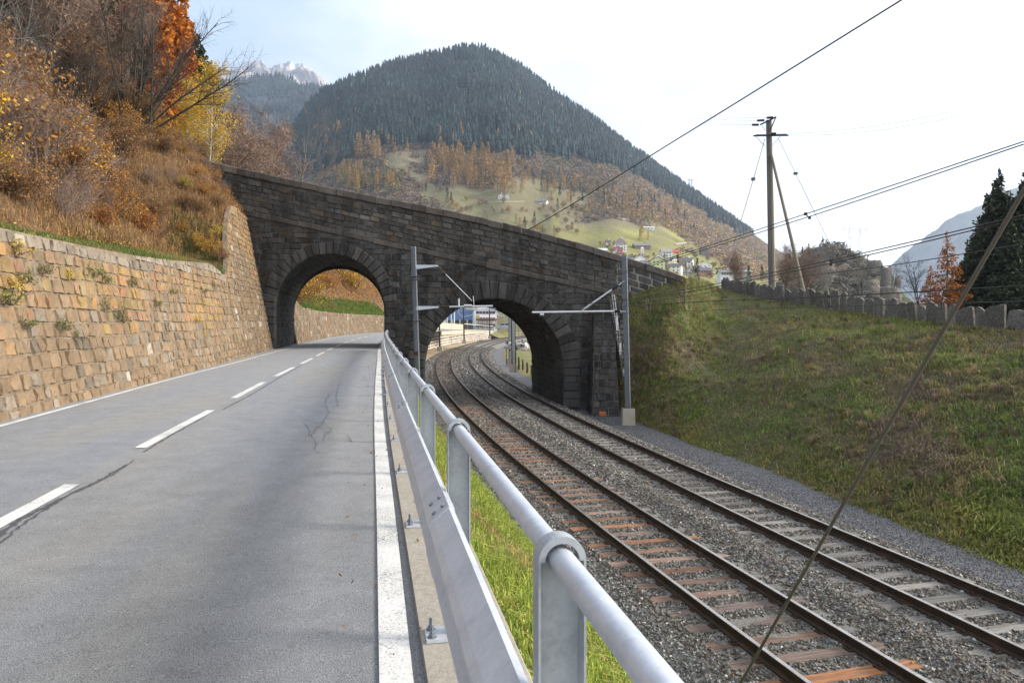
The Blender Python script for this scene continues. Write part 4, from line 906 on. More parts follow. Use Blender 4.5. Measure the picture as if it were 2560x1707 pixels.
def leafcol(r, n, pal, sd=.18):
    pal = np.array(pal); c = pal[r.integers(0, len(pal), n)] * np.exp(r.normal(0, sd, (n, 1))); return np.repeat(c, 4, 0)
class Plant:
    """prototype: list of (part name, mesh, material)"""
    def __init__(s, parts): s.parts = parts
    def put(s, name, loc, sc, rz, label, cat, group, tilt=0):
        r_ = empty(name, loc, label, cat, group, rz=rz); r_.scale = (sc, sc, sc) if not isinstance(sc, tuple) else sc; r_.rotation_euler[0] = tilt
        for pn_, me, m in s.parts:
            o = bpy.data.objects.new(pn_, me); S.collection.objects.link(o); o.parent = r_
            if not me.materials: me.materials.append(m)
        return r_
GOLD = [(.42, .22, .035), (.33, .15, .03), (.50, .30, .05), (.26, .11, .03), (.38, .20, .05), (.20, .09, .03)]
YEL = [(.62, .44, .05), (.55, .36, .04), (.68, .50, .08), (.45, .30, .04)]
BRN = [(.24, .115, .045), (.31, .15, .05), (.17, .085, .04), (.36, .21, .07), (.26, .17, .09)]
ORG = [(.46, .16, .02), (.40, .12, .02), (.52, .22, .03), (.33, .10, .02)]
GRN = [(.12, .16, .03), (.09, .12, .025), (.22, .22, .04), (.16, .17, .04)]
def shrub(seed, pal, nl, size, h=1.8, stems=14, spread=.75, barkm=None, bare=False, lname='foliage'):
    r = np.random.default_rng(seed); segs = []; tips = []
    cfg = dict(n=[6, 4, 3], w=[.10, .18, .25], up=[.05, .12, .1], st=[.25, .2], k=[2, 2], l=[.42, .55], sp=[.6, .7])
    for _ in range(stems):
        a = r.uniform(0, 2 * math.pi); t = r.uniform(.05, spread); grow(r, (r.normal(0, .12), r.normal(0, .12), -.1), (math.cos(a) * math.sin(t), math.sin(a) * math.sin(t), math.cos(t)), h * r.uniform(.6, 1.05), .016, 0, segs, tips, cfg)
    parts = [('stems', segmesh(segs), barkm or M_bark)]
    if not bare:
        T = np.array(tips); c = T[r.integers(0, len(T), nl)] + r.normal(0, .07, (nl, 3)); V, Fq = tri_soup(c, None, r.uniform(.5, 1.2, nl) * size, r); parts.append((lname, npmesh(lname, V, Fq, col=leafcol(r, nl, pal)), M_attr))
    return Plant(parts)
def conifer(seed, h, rad, pal, barkm, whorls=26, per=7, quads=26, qs=.16, droop=.25, name='needles', nm=None, bushy=1.0, cone=1.0):
    r = np.random.default_rng(seed); segs = [((0, 0, -.5), (0, 0, h * .5), h * .014, h * .008), ((0, 0, h * .5), (0, 0, h), h * .008, .01)]; C = []; NN = []
    segs = [(np.array(a, float), np.array(b, float), c, d) for a, b, c, d in segs]
    for w_ in range(whorls):
        t = (w_ + .5) / whorls; z = h * (.06 + .93 * t); L_ = rad * (1 - t) ** cone * r.uniform(.85, 1.15) + .12
        for k in range(per if t < .85 else 4):
            a = r.uniform(0, 2 * math.pi); l = L_ * r.uniform(.7, 1.12); d = np.array([math.cos(a), math.sin(a), 0]); p0 = np.array([0, 0, z]); p1 = p0 + d * l * .6 + np.array([0, 0, -droop * l * .5]); p2 = p0 + d * l + np.array([0, 0, -droop * l * .55])
            segs.append((p0, p1, .018 * h / 12, .010 * h / 12)); segs.append((p1, p2, .010 * h / 12, .004))
            m_ = max(4, int(quads * l / rad * 1.3)); s_ = r.uniform(.12, 1.0, m_) ** .8; base = p0 + d * (s_ * l)[:, None]; base[:, 2] -= droop * l * .55 * s_
            sd = np.array([-d[1], d[0], 0]); wd = .22 * l * (1.1 - s_) * bushy; base += sd * (r.normal(0, 1, m_) * wd)[:, None]; base[:, 2] += r.normal(-.08, .09, m_) * bushy * rad * .4; C.append(base)
    C = np.concatenate(C); n = len(C); V, Fq = tri_soup(C, np.array([0, 0, 1.0]), r.uniform(.6, 1.3, n) * qs, r, asp=1.25)
    return Plant([('trunk', segmesh(segs, 4, 'trunk'), barkm), (name, npmesh(name, V, Fq, col=leafcol(r, n, pal, .25)), nm or M_needle)])
def bare_tree(seed, h, cfg=None, trunks=1, spread=.1, barkm=None, leaves=0, pal=None, size=.05, rad=None):
    r = np.random.default_rng(seed); segs = []; tips = []
    cfg = cfg or dict(n=[9, 6, 4, 3], w=[.05, .12, .18, .22], up=[.02, .06, .06, .05], st=[.25, .2, .1], k=[3, 2, 2], l=[.42, .5, .55], sp=[.65, .65, .7])
    for _ in range(trunks):
        a = r.uniform(0, 2 * math.pi); t = r.uniform(.3, 1) * spread; grow(r, (r.normal(0, .1) * (trunks > 1), r.normal(0, .1) * (trunks > 1), -.4), (math.cos(a) * math.sin(t), math.sin(a) * math.sin(t), math.cos(t)), h * r.uniform(.85, 1.05), rad or h * .011, 0, segs, tips, cfg)
    parts = [('branches', segmesh(segs, 3, 'branches'), barkm or M_bark)]
    if leaves:
        T = np.array(tips); c = T[r.integers(0, len(T), leaves)] + r.normal(0, .16, (leaves, 3)); V, Fq = tri_soup(c, None, r.uniform(.5, 1.2, leaves) * size, r); parts.append(('foliage', npmesh('foliage', V, Fq, col=leafcol(r, leaves, pal)), M_attr))
    return Plant(parts)
M_barkp = mat('twig_bark', (.17, .125, .105), n1=(3, .5, (.24, .19, .165)))
M_barkg = mat('grey_twigs', (.14, .13, .12), n1=(3, .5, (.2, .185, .16)))
M_barkd = mat('dark_bark', (.035, .028, .024), n1=(6, .6, (.08, .07, .06)))
SH = [shrub(1, GOLD, 4200, .042), shrub(2, BRN, 4000, .040, stems=22), shrub(3, GOLD + YEL, 3600, .045), shrub(4, BRN + ORG, 4000, .038, h=1.5), shrub(5, GRN + YEL, 2800, .044, h=1.3), shrub(6, GOLD, 350, .06, stems=20, barkm=M_barkp), shrub(7, BRN, 120, .05, stems=24, barkm=M_barkp, h=2.0)]
SHL = ['golden leaved shrub', 'brown leaved shrub', 'yellow and gold leaved shrub', 'low russet shrub', 'green and yellow shrub', 'thin shrub with few gold leaves', 'almost leafless twiggy shrub']
rr = random.Random(11); cnt = 0
def xt(y): return float(np.interp(y, _ty, _tx))
where = lambda y, n: ('just above the grass strip' if n < 4 else 'midway up the slope' if n < 8.5 else 'high on the slope') + (' close to the camera' if y < 14 else ' above the long wall' if y < 29 else ' near the bridge' if y < 41 else ' beyond the bridge')
spots = []
for _ in range(4000):
    y = rr.uniform(6, 41); n = rr.uniform(2.7, 17); 
    if n < 3.4 and rr.random() < .6: continue
    dmin = .9 + .035 * n
    if all((y - a) ** 2 * .6 + (n - b) ** 2 > dmin ** 2 for a, b in spots): spots.append((y, n))
    if len(spots) > 190: break
spots += [(rr.uniform(31.6, 40.3), rr.uniform(.15, 2.4)) for _ in range(26)]
for (y, n) in spots:
    ty_ = rr.choices(range(7), [5, 7, 2.5, 4.5, .4, 4, 6])[0]; x = xt(y) - n; s_ = rr.uniform(.8, 1.3) * (1.0 if n < 4.5 else 1.55); 
    if y > 31: s_ *= .42 if n < 3 else .7
    elif n < 4.5: s_ *= .8
    SH[ty_].put('shrub', (x, y, float(hillz(x, y)) - .1), s_, rr.uniform(0, 6.28), SHL[ty_] + ' ' + where(y, n) + '', 'shrub', 'shrubs covering the left slope ' + where(y, n)); cnt += 1

# beyond the bridge: skyline bushes and those seen through the road arch
for _ in range(75):
    y = rr.uniform(51, 112); n = rr.uniform(3.2, 14) + (y - 50) * .03; x = xt(y) - n; ty_ = rr.choices(range(7), [6, 6, 5, 5, .5, 2, 2])[0]
    SH[ty_].put('shrub', (x, y, float(hillz(x, y)) - .15), rr.uniform(1.2, 2.0), rr.uniform(0, 6.28), SHL[ty_] + ' on the slope beyond the bridge, above the pale jointed wall', 'shrub', 'shrubs on the slope beyond the bridge')
for k, (px, Z_) in enumerate(((560, 53), (600, 54), (640, 56), (670, 55), (700, 58), (735, 62), (760, 66), (530, 52), (585, 60), (620, 64))):
    x = (px - 1280) / F * Z_; SH[[6, 1, 6, 6, 2, 0, 2, 6, 6, 0][k]].put('shrub', (x, Z_, float(hillz(x, Z_)) - .1), rr.uniform(1.7, 2.3), rr.uniform(0, 6), ['large twiggy bush', 'large brown bush', 'large bare bush', 'broad bare bush', 'bright orange bush', 'golden bush', 'yellow bush', 'dense bare bush', 'tall twiggy bush', 'tall golden bush'][k] + ' rising behind the upper left end of the bridge parapet', 'bush', 'bushes behind the parapet')
# hero plants
def hit(px, py, z0=12):
    for Z_ in np.arange(z0, 115, .25):
        x = (px - 1280) / F * Z_
        if float(hillz(x, Z_)) >= CZ - (py - 853.5) / F * Z_: return (x, float(Z_), float(hillz(x, Z_)) - .15)
    return hz(px, 60)
def hz(px, Z_): x = (px - 1280) / F * Z_; return (x, Z_, float(hillz(x, Z_)) - .2)
cop = dict(n=[12, 6, 4], w=[.04, .10, .2], up=[-.02, .02, .05], st=[.35, .2], k=[2, 2], l=[.35, .5], sp=[.45, .6])
r_ = np.random.default_rng(77); segs = []; tips = []
for k in range(34):
    a = r_.uniform(0, 2 * math.pi); t_ = r_.uniform(.1, .95); c_ = dict(cop); c_['up'] = [-.05 * t_, .02, .05]
    grow(r_, (r_.normal(0, .22), r_.normal(0, .22), -.2), (math.cos(a) * math.sin(t_) * 1.2, math.sin(a) * math.sin(t_) * .6, math.cos(t_)), r_.uniform(3.4, 5.6), r_.uniform(.03, .055), 0, segs, tips, c_)
hazel = Plant([('stems', segmesh(segs, 4), M_barkd)])
hazel.put('coppiced_tree', hit(335, 325), 1.35, .3, 'large bare many stemmed tree with dark arching trunks on the left slope', 'tree', None)
hazel.put('coppiced_tree', hit(190, 330), .9, 2.3, 'smaller bare many stemmed bush left of the big arching one', 'tree', None)
def twiggy(seed, h, trunks, n, pal, sp=.35):
    pl = bare_tree(seed, h, trunks=trunks, spread=sp, barkm=M_barkp); r = np.random.default_rng(seed + 500); me = pl.parts[0][1]; co_ = np.empty(len(me.vertices) * 3, np.float32); me.vertices.foreach_get('co', co_); co_ = co_.reshape(-1, 3); c = co_[r.integers(0, len(co_), n)] + r.normal(0, .32, (n, 3)); V, Fq = tri_soup(c, np.array([0, 0, 0.]), r.uniform(.12, .3, n), r, 1.5)
    V = V.reshape(-1, 4, 3); ctr = V.mean(1, keepdims=True); ax = V[:, 2:3] - V[:, 0:1]; ax /= np.linalg.norm(ax, axis=2, keepdims=True) + 1e-9; al = ((V - ctr) * ax).sum(2, keepdims=True) * ax; V = (ctr + al + (V - ctr - al) * .13).reshape(-1, 3)
    pl.parts.append(('twigs', npmesh('twigs', V, Fq, col=leafcol(r, n, pal)), M_flat)); return pl
TW = [(.20, .14, .11), (.26, .17, .12), (.16, .115, .09)]
BT = [bare_tree(21, 10, barkm=M_barkp, trunks=3, spread=.3), bare_tree(22, 11, barkm=M_barkg, trunks=2, spread=.2), bare_tree(23, 9, barkm=M_barkp, trunks=4, spread=.4, leaves=900, pal=BRN, size=.07), bare_tree(24, 12, barkm=M_barkg)]
BT[0] = twiggy(21, 10, 3, 7000, TW, .3); BT[2] = twiggy(23, 9, 4, 7000, TW + BRN, .4)
for k, (px, py, t_, s_) in enumerate(((25, 300, 1, .62), (100, 270, 0, .65), (170, 240, 0, .7), (215, 200, 2, .8), (-30, 330, 3, .5), (60, 180, 0, .9), (270, 200, 0, .8), (330, 190, 2, .9), (120, 120, 1, 1.0), (390, 230, 0, .75), (-20, 200, 2, .9), (430, 260, 2, .7), (300, 260, 0, .6), (190, 300, 2, .45), (240, 270, 0, .5), (50, 350, 2, .4), (370, 285, 2, .5), (440, 310, 0, .5), (0, 80, 0, 1.1), (200, 90, 0, 1.1), (120, 340, 1, .4))):
    BT[t_].put('bare_tree', hit(px, py), s_, k * 1.7, ['leafless brown tree', 'leafless grey tree', 'sparse leaved tree', 'single leafless grey tree'][t_] + ' high on the left slope' + (' near the big larches' if px > 280 else ' near the left edge' if px < 100 else ''), 'tree', 'leafless trees high on the left slope')
TH_ = [twiggy(141, 10, 4, 9000, TW, .45), twiggy(142, 9, 3, 9000, TW + [(.34, .20, .09)], .4)]
for k, (px, Z_, t_, s_) in enumerate(((545, 54, 2, .95), (575, 58, 2, 1.0), (610, 62, 0, 1.0), (640, 66, 2, .9), (668, 70, 0, .8), (590, 70, 2, 1.15), (625, 55, 0, .6), (655, 60, 0, .55))):
    TH_[k % 2].put('bare_tree', hz(px, Z_), s_, k * 2.1 + 1, 'brown leafless tree in the thicket right of the yellow birch', 'tree', 'brown thicket trees behind the parapet')
bare_tree(31, 16, barkm=M_barkg, rad=.16).put('bare_tree', hz(733, 84), 1.12, 0, 'tall grey leafless tree standing alone against the forested hill behind the parapet', 'tree', None)
bir = bare_tree(41, 9.5, dict(n=[12, 6, 4], w=[.03, .12, .2], up=[.03, .10, .02], st=[.2, .15], k=[4, 3], l=[.26, .5], sp=[.7, .8]), barkm=M_birch, leaves=9000, pal=YEL, size=.075, rad=.09)
bir.put('birch_tree', hz(517, 45), .80, 0, 'bright yellow birch with a pale trunk behind the upper left end of the bridge', 'tree', None)
bir.put('birch_tree', hz(468, 46), .66, 2, 'second yellow birch mostly behind the bright one, nearer the orange larches', 'tree', None)
LC = [conifer(51, 20, 3.6, ORG, M_bark, whorls=44, per=8, quads=46, qs=.20, droop=.2, name='foliage', nm=M_attr), conifer(52, 18, 3.2, ORG + [(.55, .27, .04)], M_bark, whorls=40, per=8, quads=44, qs=.19, droop=.15, name='foliage', nm=M_attr)]
for k, (px, Z_, t_, s_) in enumerate(((425, 62, 0, 1.15), (365, 58, 1, 1.15), (300, 60, 0, 1.1), (462, 70, 1, 1.1), (395, 72, 0, 1.4))):
    LC[t_].put('larch_tree', hz(px, Z_), s_, k, ['tall orange larch nearest the sky gap', 'orange larch left of the tallest one', 'leftmost orange larch behind bare twigs', 'slim orange larch at the skyline behind the yellow birch', 'orange larch filling the gap behind the others'][k] + ', on the left slope', 'larch', 'orange larches above the left slope')
SPN = [(.045, .062, .032), (.032, .046, .026), (.065, .078, .036), (.024, .036, .022)]
SP = [conifer(61, 15, 5.6, SPN + [(.07, .06, .03)], M_barkd, whorls=42, per=10, quads=84, qs=.20, droop=.45), conifer(62, 13, 5.0, SPN, M_barkd, whorls=36, per=10, quads=76, qs=.19, droop=.5)]
SP[1].put('spruce_tree', hz(495, 68), 1.25, 0, 'dark spruce whose edge shows right of the orange larches on the skyline', 'spruce', None)
SP[1].put('spruce_tree', hz(120, 46), 1.1, 0, 'dark spruce behind bare branches at the upper left', 'spruce', None)
# right side: spruces and larch behind the slab fence
for k, (px, base, Z_, t_, s_) in enumerate(((2498, 830, 52, 0, .80), (2562, 840, 50, 0, .78), (2450, 830, 57, 1, .70), (2640, 840, 46, 1, .95), (2530, 840, 44, 1, .55), (2470, 840, 62, 0, .78))):
    SP[t_].put('spruce_tree', tuple(P(px, base, Z_)), s_, k, ['tall dark spruce with the highest tip behind the slab fence', 'tall dark spruce at the right edge of the view', 'shorter dark spruce next to the small orange larch', 'dark spruce cut by the right edge, behind the stay cable', 'low dark spruce in front of the two tall ones', 'dark spruce behind the orange larch'][k], 'spruce', 'dark spruces behind the slab fence')
LS = conifer(53, 8, 2.5, ORG + [(.24, .12, .04)], M_bark, whorls=26, per=6, quads=34, qs=.10, droop=.15, name='foliage', nm=M_attr)
LS.put('larch_tree', tuple(P(2368, 815, 44)), .74, 0, 'small orange larch left of the dark spruces behind the slab fence', 'larch', None)
LS.put('larch_tree', tuple(P(2326, 815, 48)), .52, 2, 'smaller fainter orange larch just left of the bright one', 'larch', None)
bare_tree(33, 5.2, barkm=M_barkd, spread=.3, trunks=2).put('bare_tree', tuple(P(2300, 800, 50)), .9, 0, 'low leafless dark tree left of the small orange larch behind the fence', 'tree', None)
for k, (px, py, Z_, s_) in enumerate(((1960, 760, 75, .55), (2075, 770, 80, .6), (2010, 770, 70, .5), (2150, 770, 85, .55), (1850, 740, 90, .5), (2225, 780, 75, .45))):
    BT[k % 2].put('bare_tree', tuple(P(px, py, Z_)), s_, k, ['leafless tree behind the fence left of the pole strut', 'leafless tree behind the fence in front of the knoll', 'leafless tree behind the fence right of the pole strut', 'leafless tree behind the fence below the pylon', 'leafless tree left of the wooden pole', 'leafless tree behind the fence below the rock tower'][k], 'tree', 'leafless trees behind the slab fence')
# slim dark climbing plants on the sunlit wall
PT = [shrub(8, GRN, 260, .035, h=.45, stems=9, spread=1.2), shrub(9, YEL, 300, .035, h=.45, stems=8, spread=1.2)]
for k, (y, h_, t_, s_) in enumerate(((11.6, 2.7, 0, .8), (12.6, 2.2, 1, .75), (13.0, 2.9, 1, .8), (13.1, 2.4, 0, .7), (13.9, 2.6, 0, .6), (15.0, 2.55, 1, .6), (16.2, 2.7, 0, .8), (16.9, 2.6, 0, .7), (16.6, 1.9, 0, .9), (17.4, 1.7, 0, .8), (14.2, 1.5, 0, .7), (12.2, 2.0, 0, .8), (12.7, 1.55, 0, .6), (20.3, 2.1, 0, .6), (14.8, 1.3, 0, .55), (24.2, 1.6, 1, .5), (18.6, 2.6, 0, .6), (22, 2.5, 0, .55), (26, 2.7, 0, .6), (11.8, 3.1, 1, .6), (28, 3.0, 0, .6))):
    x = float(baseA(y)) - .2 * h_ + .05; PT[t_].put('wall_plant', (x, y, zr(y) + h_), s_ * .8, k, ['small green tuft', 'small yellow climber'][t_] + ' growing from a joint of the sunlit retaining wall', 'plant', 'plants rooted in the joints of the retaining wall')
shrub(10, YEL + GRN, 500, .05, h=1.0, stems=10, spread=1.1).put('wall_plant', (fx(560), YB - .3, 9.3), .9, 0, 'yellow green bush clinging to the left end of the bridge face', 'bush', None)
# ------------------------------------------------------------ grass, litter
def blades(pts, h, wd, r, col, lean=.5, nrm=None):
    """one bent blade per point: 2 quads"""
    n = len(pts); a = r.uniform(0, 2 * np.pi, n); d = np.stack([np.cos(a), np.sin(a), 0 * a], 1); s = np.stack([-np.sin(a), np.cos(a), 0 * a], 1); h = np.asarray(h) * np.ones(n)
    l = np.abs(r.normal(0, lean, n)) * h; w_ = (wd * r.uniform(.6, 1.3, n))[:, None]
    p1 = pts + d * (l * .35)[:, None]; p1[:, 2] += h * .6; p2 = pts + d * l[:, None]; p2[:, 2] += h * np.clip(1 - (l / h) * .45, .25, 1)
    V = np.stack([pts - s * w_, pts + s * w_, p1 + s * w_ * .8, p1 - s * w_ * .8, p2], 1).reshape(-1, 3)
    k = (np.arange(n) * 5)[:, None]; return V, [np.array([[0, 1, 2, 3]]) + k, np.array([[3, 2, 4]]) + k], np.repeat(col, 5, 0)
def on_grid(G, n, r, power=None):
    X, Y, Z = G; nu, nv = X.shape; u = r.uniform(0, nu - 1.001, n); v = r.uniform(0, nv - 1.001, n)
    i = u.astype(int); j = v.astype(int); a = (u - i)[:, None]; b = (v - j)[:, None]; Pp = np.stack([X, Y, Z], -1)
    return Pp[i, j] * (1 - a) * (1 - b) + Pp[i + 1, j] * a * (1 - b) + Pp[i, j + 1] * (1 - a) * b + Pp[i + 1, j + 1] * a * b
def pal_noise(p, pals, sc, r, sd=.2, seed=0):
    nz = vnoise(p, sc, seed) + r.normal(0, .15, len(p)); k = np.clip(((nz + .6) / 1.2 * len(pals)).astype(int), 0, len(pals) - 1); return np.array(pals)[k] * np.exp(r.normal(0, sd, (len(p), 1)))
def join(lst, name, m, label, cat):
    Vs = []; F4 = []; F3 = []; Cs = []; n = 0
    for V, Fq, C in lst:
        Vs.append(V); Cs.append(C); F4.append(Fq[0] + n); 
        if len(Fq) > 1: F3.append(Fq[1] + n)
        n += len(V)
    fl = [np.concatenate(F4)] + ([np.concatenate(F3)] if F3 else [])
    return tag(link(name, npmesh(name, np.concatenate(Vs), fl, col=np.concatenate(Cs)), m), label, cat, kind='stuff')
r = np.random.default_rng(5)
# near embankment: denser where close
p = on_grid(emb, 210000, r); yv = p[:, 1]; keep = r.uniform(size=len(p)) < np.clip(1.4 - yv / 22, .12, 1) ; keep &= (yv > 2.0) & (yv < 37); p = p[keep]
lush = vnoise(p, .9, 1); hgt = r.uniform(.05, .19, len(p)) * (1 + .8 * np.clip(lush, -.6, 1)); gp_ = [(.34, .27, .10), (.21, .25, .05), (.24, .30, .05), (.31, .35, .06), (.17, .25, .04), (.38, .38, .09)]
g1 = blades(p, hgt, .006, r, pal_noise(p, gp_, .8, r, .28, 2), .8)
# fringe against ballast
join([g1], 'grass', M_blade, 'bright green and straw coloured grass on the slope between the guard rail and the ballast', 'grass')
# fallen leaves near the rail
p = on_grid(emb, 9000, r); p = p[(p[:, 1] < 22) & (vnoise(p, 1.3, 6) > .12)][:900]; p[:, 2] += .05; V, Fq = tri_soup(p, np.array([0, 0, 1.]), r.uniform(.02, .045, len(p)), r)
lst = [(V, [Fq], leafcol(r, len(p), BRN + [(.3, .17, .1)]))]
yv = r.uniform(2.5, 34, 420); k = np.stack([postX(yv) + r.uniform(-.75, .27, 420), yv, zr(yv) + .045], 1); V, Fq = tri_soup(k, np.array([0, 0, 6.]), r.uniform(.008, .024, 420), r); lst.append((V, [Fq], leafcol(r, 420, BRN)))
join(lst, 'fallen_leaves', M_attr, 'dry brown leaves lying on the grass and along the concrete edge by the guard rail', 'leaves')
# right bank: tufts, dead grass, weeds
p = on_grid(bank, 230000, r); dd = np.hypot(p[:, 0], p[:, 1]); keep = r.uniform(size=len(p)) < np.clip(1.5 - dd / 38, .3, 1) * np.where((p[:, 1] > 34) & (p[:, 0] < 10.2), .3, 1); p = p[keep]
top = np.clip((p[:, 2] + 2.5) / 6, 0, 1); hgt = r.uniform(.07, .22, len(p)) * (1 + .8 * vnoise(p, 1.1, 3)); 
pb = [(.19, .14, .12), (.22, .165, .105), (.25, .21, .09), (.17, .185, .055), (.13, .185, .045), (.19, .235, .055)]
c = pal_noise(p, pb, .38, r, .3, 5); c2 = pal_noise(p, [(.32, .26, .08), (.24, .26, .06), (.20, .26, .05)], .5, r, .25, 6); a = (np.clip((top - .62) * 3.2, 0, .8) + np.clip((.10 - top) * 8, 0, .8))[:, None]; c = c * (1 - a) + c2 * a
g2 = blades(p, np.clip(hgt, .04, .4), .014, r, c, 1.1)
pc = on_grid(bank, 2600, r); pc = pc[vnoise(pc, .7, 23) > -.1]; nb_ = 26; pt = np.repeat(pc, nb_, 0) + np.c_[r.normal(0, .07, (len(pc) * nb_, 2)), np.zeros(len(pc) * nb_)]
ct = np.array([(.30, .24, .12), (.24, .18, .11), (.20, .22, .06), (.15, .20, .05), (.13, .09, .07)])[r.integers(0, 5, len(pc))]; g2b = blades(pt, np.repeat(r.uniform(.16, .42, len(pc)), nb_) * r.uniform(.6, 1.1, len(pt)), .009, r, np.repeat(ct, nb_, 0) * np.exp(r.normal(0, .2, (len(pt), 1))), .9)
join([g2, g2b], 'grass', M_blade, 'coarse mixed green, straw and dead brown grass covering the bank right of the tracks', 'grass')
p = on_grid(bank, 60000, r); p = p[vnoise(p, .9, 12) > .22][:16000]; p[:, 2] += r.uniform(.03, .2, len(p)); V, Fq = tri_soup(p, None, r.uniform(.025, .06, len(p)), r)
join([(V, [Fq], leafcol(r, len(p), [(.10, .19, .04), (.14, .23, .05), (.08, .13, .04), (.19, .13, .08)]))], 'weeds', M_attr, 'leafy green weeds and brambles scattered in clumps over the right bank', 'weeds')
# grass strip above the wall, and on the parapet slope
n = 60000; yv = 7 + 27 * r.uniform(size=n) ** 1.1; nv = r.uniform(-.05, 2.6, n); x = np.interp(yv, _ty, _tx) - nv; p = np.stack([x, yv, hillz(x, yv)], 1); hgt = r.uniform(.06, .22, n)
g3 = blades(p, hgt, .010, r, pal_noise(p, [(.24, .19, .07), (.17, .17, .05), (.10, .15, .035), (.15, .18, .05)], .6, r, .28, 7), .7)
n = 30000; yv = 50 + 60 * r.uniform(size=n); nv = r.uniform(-.05, 3.4, n); x = np.interp(yv, _ty, _tx) - nv; p = np.stack([x, yv, hillz(x, yv)], 1)
g4 = blades(p, r.uniform(.15, .4, n), .03, r, pal_noise(p, [(.20, .17, .05), (.12, .16, .03), (.10, .17, .03), (.14, .19, .04)], .3, r, .28, 8), .7)
join([g3, g4], 'grass', M_blade, 'green grass strip along the top of the roadside retaining walls', 'grass')
# undergrowth on the left slope: dry stalks and leaf litter
n = 70000; yv = 6 + 35 * r.uniform(size=n) ** .8; nv = np.where(yv > 32.5, .2, 2.0) + 15 * r.uniform(size=n) ** 1.3; x = np.interp(yv, _ty, _tx) - nv; p = np.stack([x, yv, hillz(x, yv)], 1)
g5 = blades(p, r.uniform(.12, .55, n), .009, r, pal_noise(p, [(.13, .07, .04), (.22, .13, .06), (.33, .22, .11), (.26, .16, .08)], .45, r, .3, 9), .6)
n = 85000; yv = 6 + 35 * r.uniform(size=n) ** .8; nv = np.where(yv > 33, .0, 1.9) + 15 * r.uniform(size=n) ** 1.2; x = np.interp(yv, _ty, _tx) - nv; p = np.stack([x, yv, hillz(x, yv) + r.uniform(0, .45, n) ** 1.6], 1); V, Fq = tri_soup(p, None, r.uniform(.02, .05, n), r)
n2 = 30000; yv = 50 + 70 * r.uniform(size=n2); nv = 3 + 16 * r.uniform(size=n2); x = np.interp(yv, _ty, _tx) - nv; p2 = np.stack([x, yv, hillz(x, yv) + r.uniform(0, 1.2, n2)], 1); V2, F2 = tri_soup(p2, None, r.uniform(.07, .16, n2), r)
join([g5, (V, [Fq], leafcol(r, n, GOLD + BRN + BRN)), (V2, [F2], leafcol(r, n2, GOLD + BRN))], 'undergrowth', M_attr, 'brown dry stalks, brambles and leaf litter under the shrubs of the left slope', 'undergrowth')
# ------------------------------------------------------------ far terrain
def hexpoly(xs, ys): return lambda x: np.interp(x, xs, ys)
ridgeC = hexpoly([520, 600, 695, 730, 757, 772, 805, 870, 930, 980, 1040, 1090, 1154, 1219, 1306, 1371, 1448, 1524, 1633, 1720, 1796, 1872, 1959, 2014, 2100, 2250], [480, 440, 380, 330, 290, 268, 236, 211, 185, 169, 152, 140, 131, 135, 173, 228, 282, 338, 414, 480, 533, 582, 636, 662, 690, 720])
YB0 = 835.0
def ZC(px, py):
    px = np.asarray(px, float); yr = ridgeC(px); v = np.clip((YB0 - py) / (YB0 - yr), 0, 1.05); p_ = np.interp(px, [1350, 1750], [1.0, 1.7]); Zr = np.interp(px, [520, 1000, 1400, 2000], [1350, 1500, 1600, 1900])
    rel = 1 + .035 * np.sin(px * .021 + v * 5) * v + .03 * np.sin(px * .047 + 2) * v * (1 - v) * 2
    return 330 * (Zr / 330) ** (v ** p_) * rel
def PN(px, py, Z): return np.stack([(px - 1280) / F * Z, Z, CZ - (py - 853.5) / F * Z], -1)
r = np.random.default_rng(31)
def inpoly(x, y, pts):
    pts = np.array(pts, float); c = np.zeros(len(x), bool); j = len(pts) - 1
    for i in range(len(pts)):
        xi, yi = pts[i]; xj, yj = pts[j]; c ^= ((yi > y) != (yj > y)) & (x < (xj - xi) * (y - yi) / (yj - yi + 1e-9) + xi); j = i
    return c
forestlo = hexpoly([520, 780, 830, 880, 955, 1068, 1278, 1397, 1500, 1564, 1640, 1700, 1760, 1850], [520, 440, 430, 400, 377, 372, 395, 388, 408, 430, 470, 507, 535, 585])
OPEN = [[(955, 378), (1065, 380), (1070, 440), (1090, 470), (1060, 480), (1020, 440), (960, 420)], [(1060, 462), (1230, 470), (1300, 442), (1345, 452), (1480, 492), (1450, 560), (1420, 620), (1300, 600), (1150, 545), (1040, 495)], [(1430, 620), (1380, 590), (1480, 555), (1530, 545), (1600, 570), (1640, 560), (1720, 600), (1760, 640), (1700, 660), (1500, 650)],
        [(1480, 548), (1560, 555), (1660, 590), (1800, 650), (1800, 700), (1480, 690), (1380, 600)], [(900, 700), (2100, 700), (2100, 850), (900, 850)]]
def openm(x, y):
    q_ = np.c_[x, y, 0 * x]; x = x + vnoise(q_, .03, 71) * 26 * (y < 690); y = y + vnoise(q_, .03, 72) * 14 * (y < 690)
    o = np.zeros(len(x), bool)
    for q in OPEN: o |= inpoly(x, y, q)
    return o
pxs = np.linspace(520, 2250, 260); vs = np.linspace(0, 1, 110)
PX, VV = np.meshgrid(pxs, vs, indexing='ij'); yr = ridgeC(PX); PY = YB0 - (YB0 - yr) * VV; Zg = ZC(PX, PY); V = PN(PX, PY, Zg).reshape(-1, 3)
V[:, 2] += vnoise(V, .012, 3) * 6 * np.clip(VV.ravel() * 5, 0, 1) * np.where(openm(PX.ravel(), PY.ravel()), .35, 1)
fx_, fy_ = PX.ravel(), PY.ravel(); op = openm(fx_, fy_); nz = vnoise(V, .02, 5); n2 = vnoise(V, .006, 6); n3 = vnoise(V, .09, 7)
cb_ = np.where((fy_ < forestlo(fx_))[:, None], np.array([.028, .036, .028]), np.array([.145, .112, .085]))
cb_ = cb_ * np.exp(.35 * nz)[:, None]
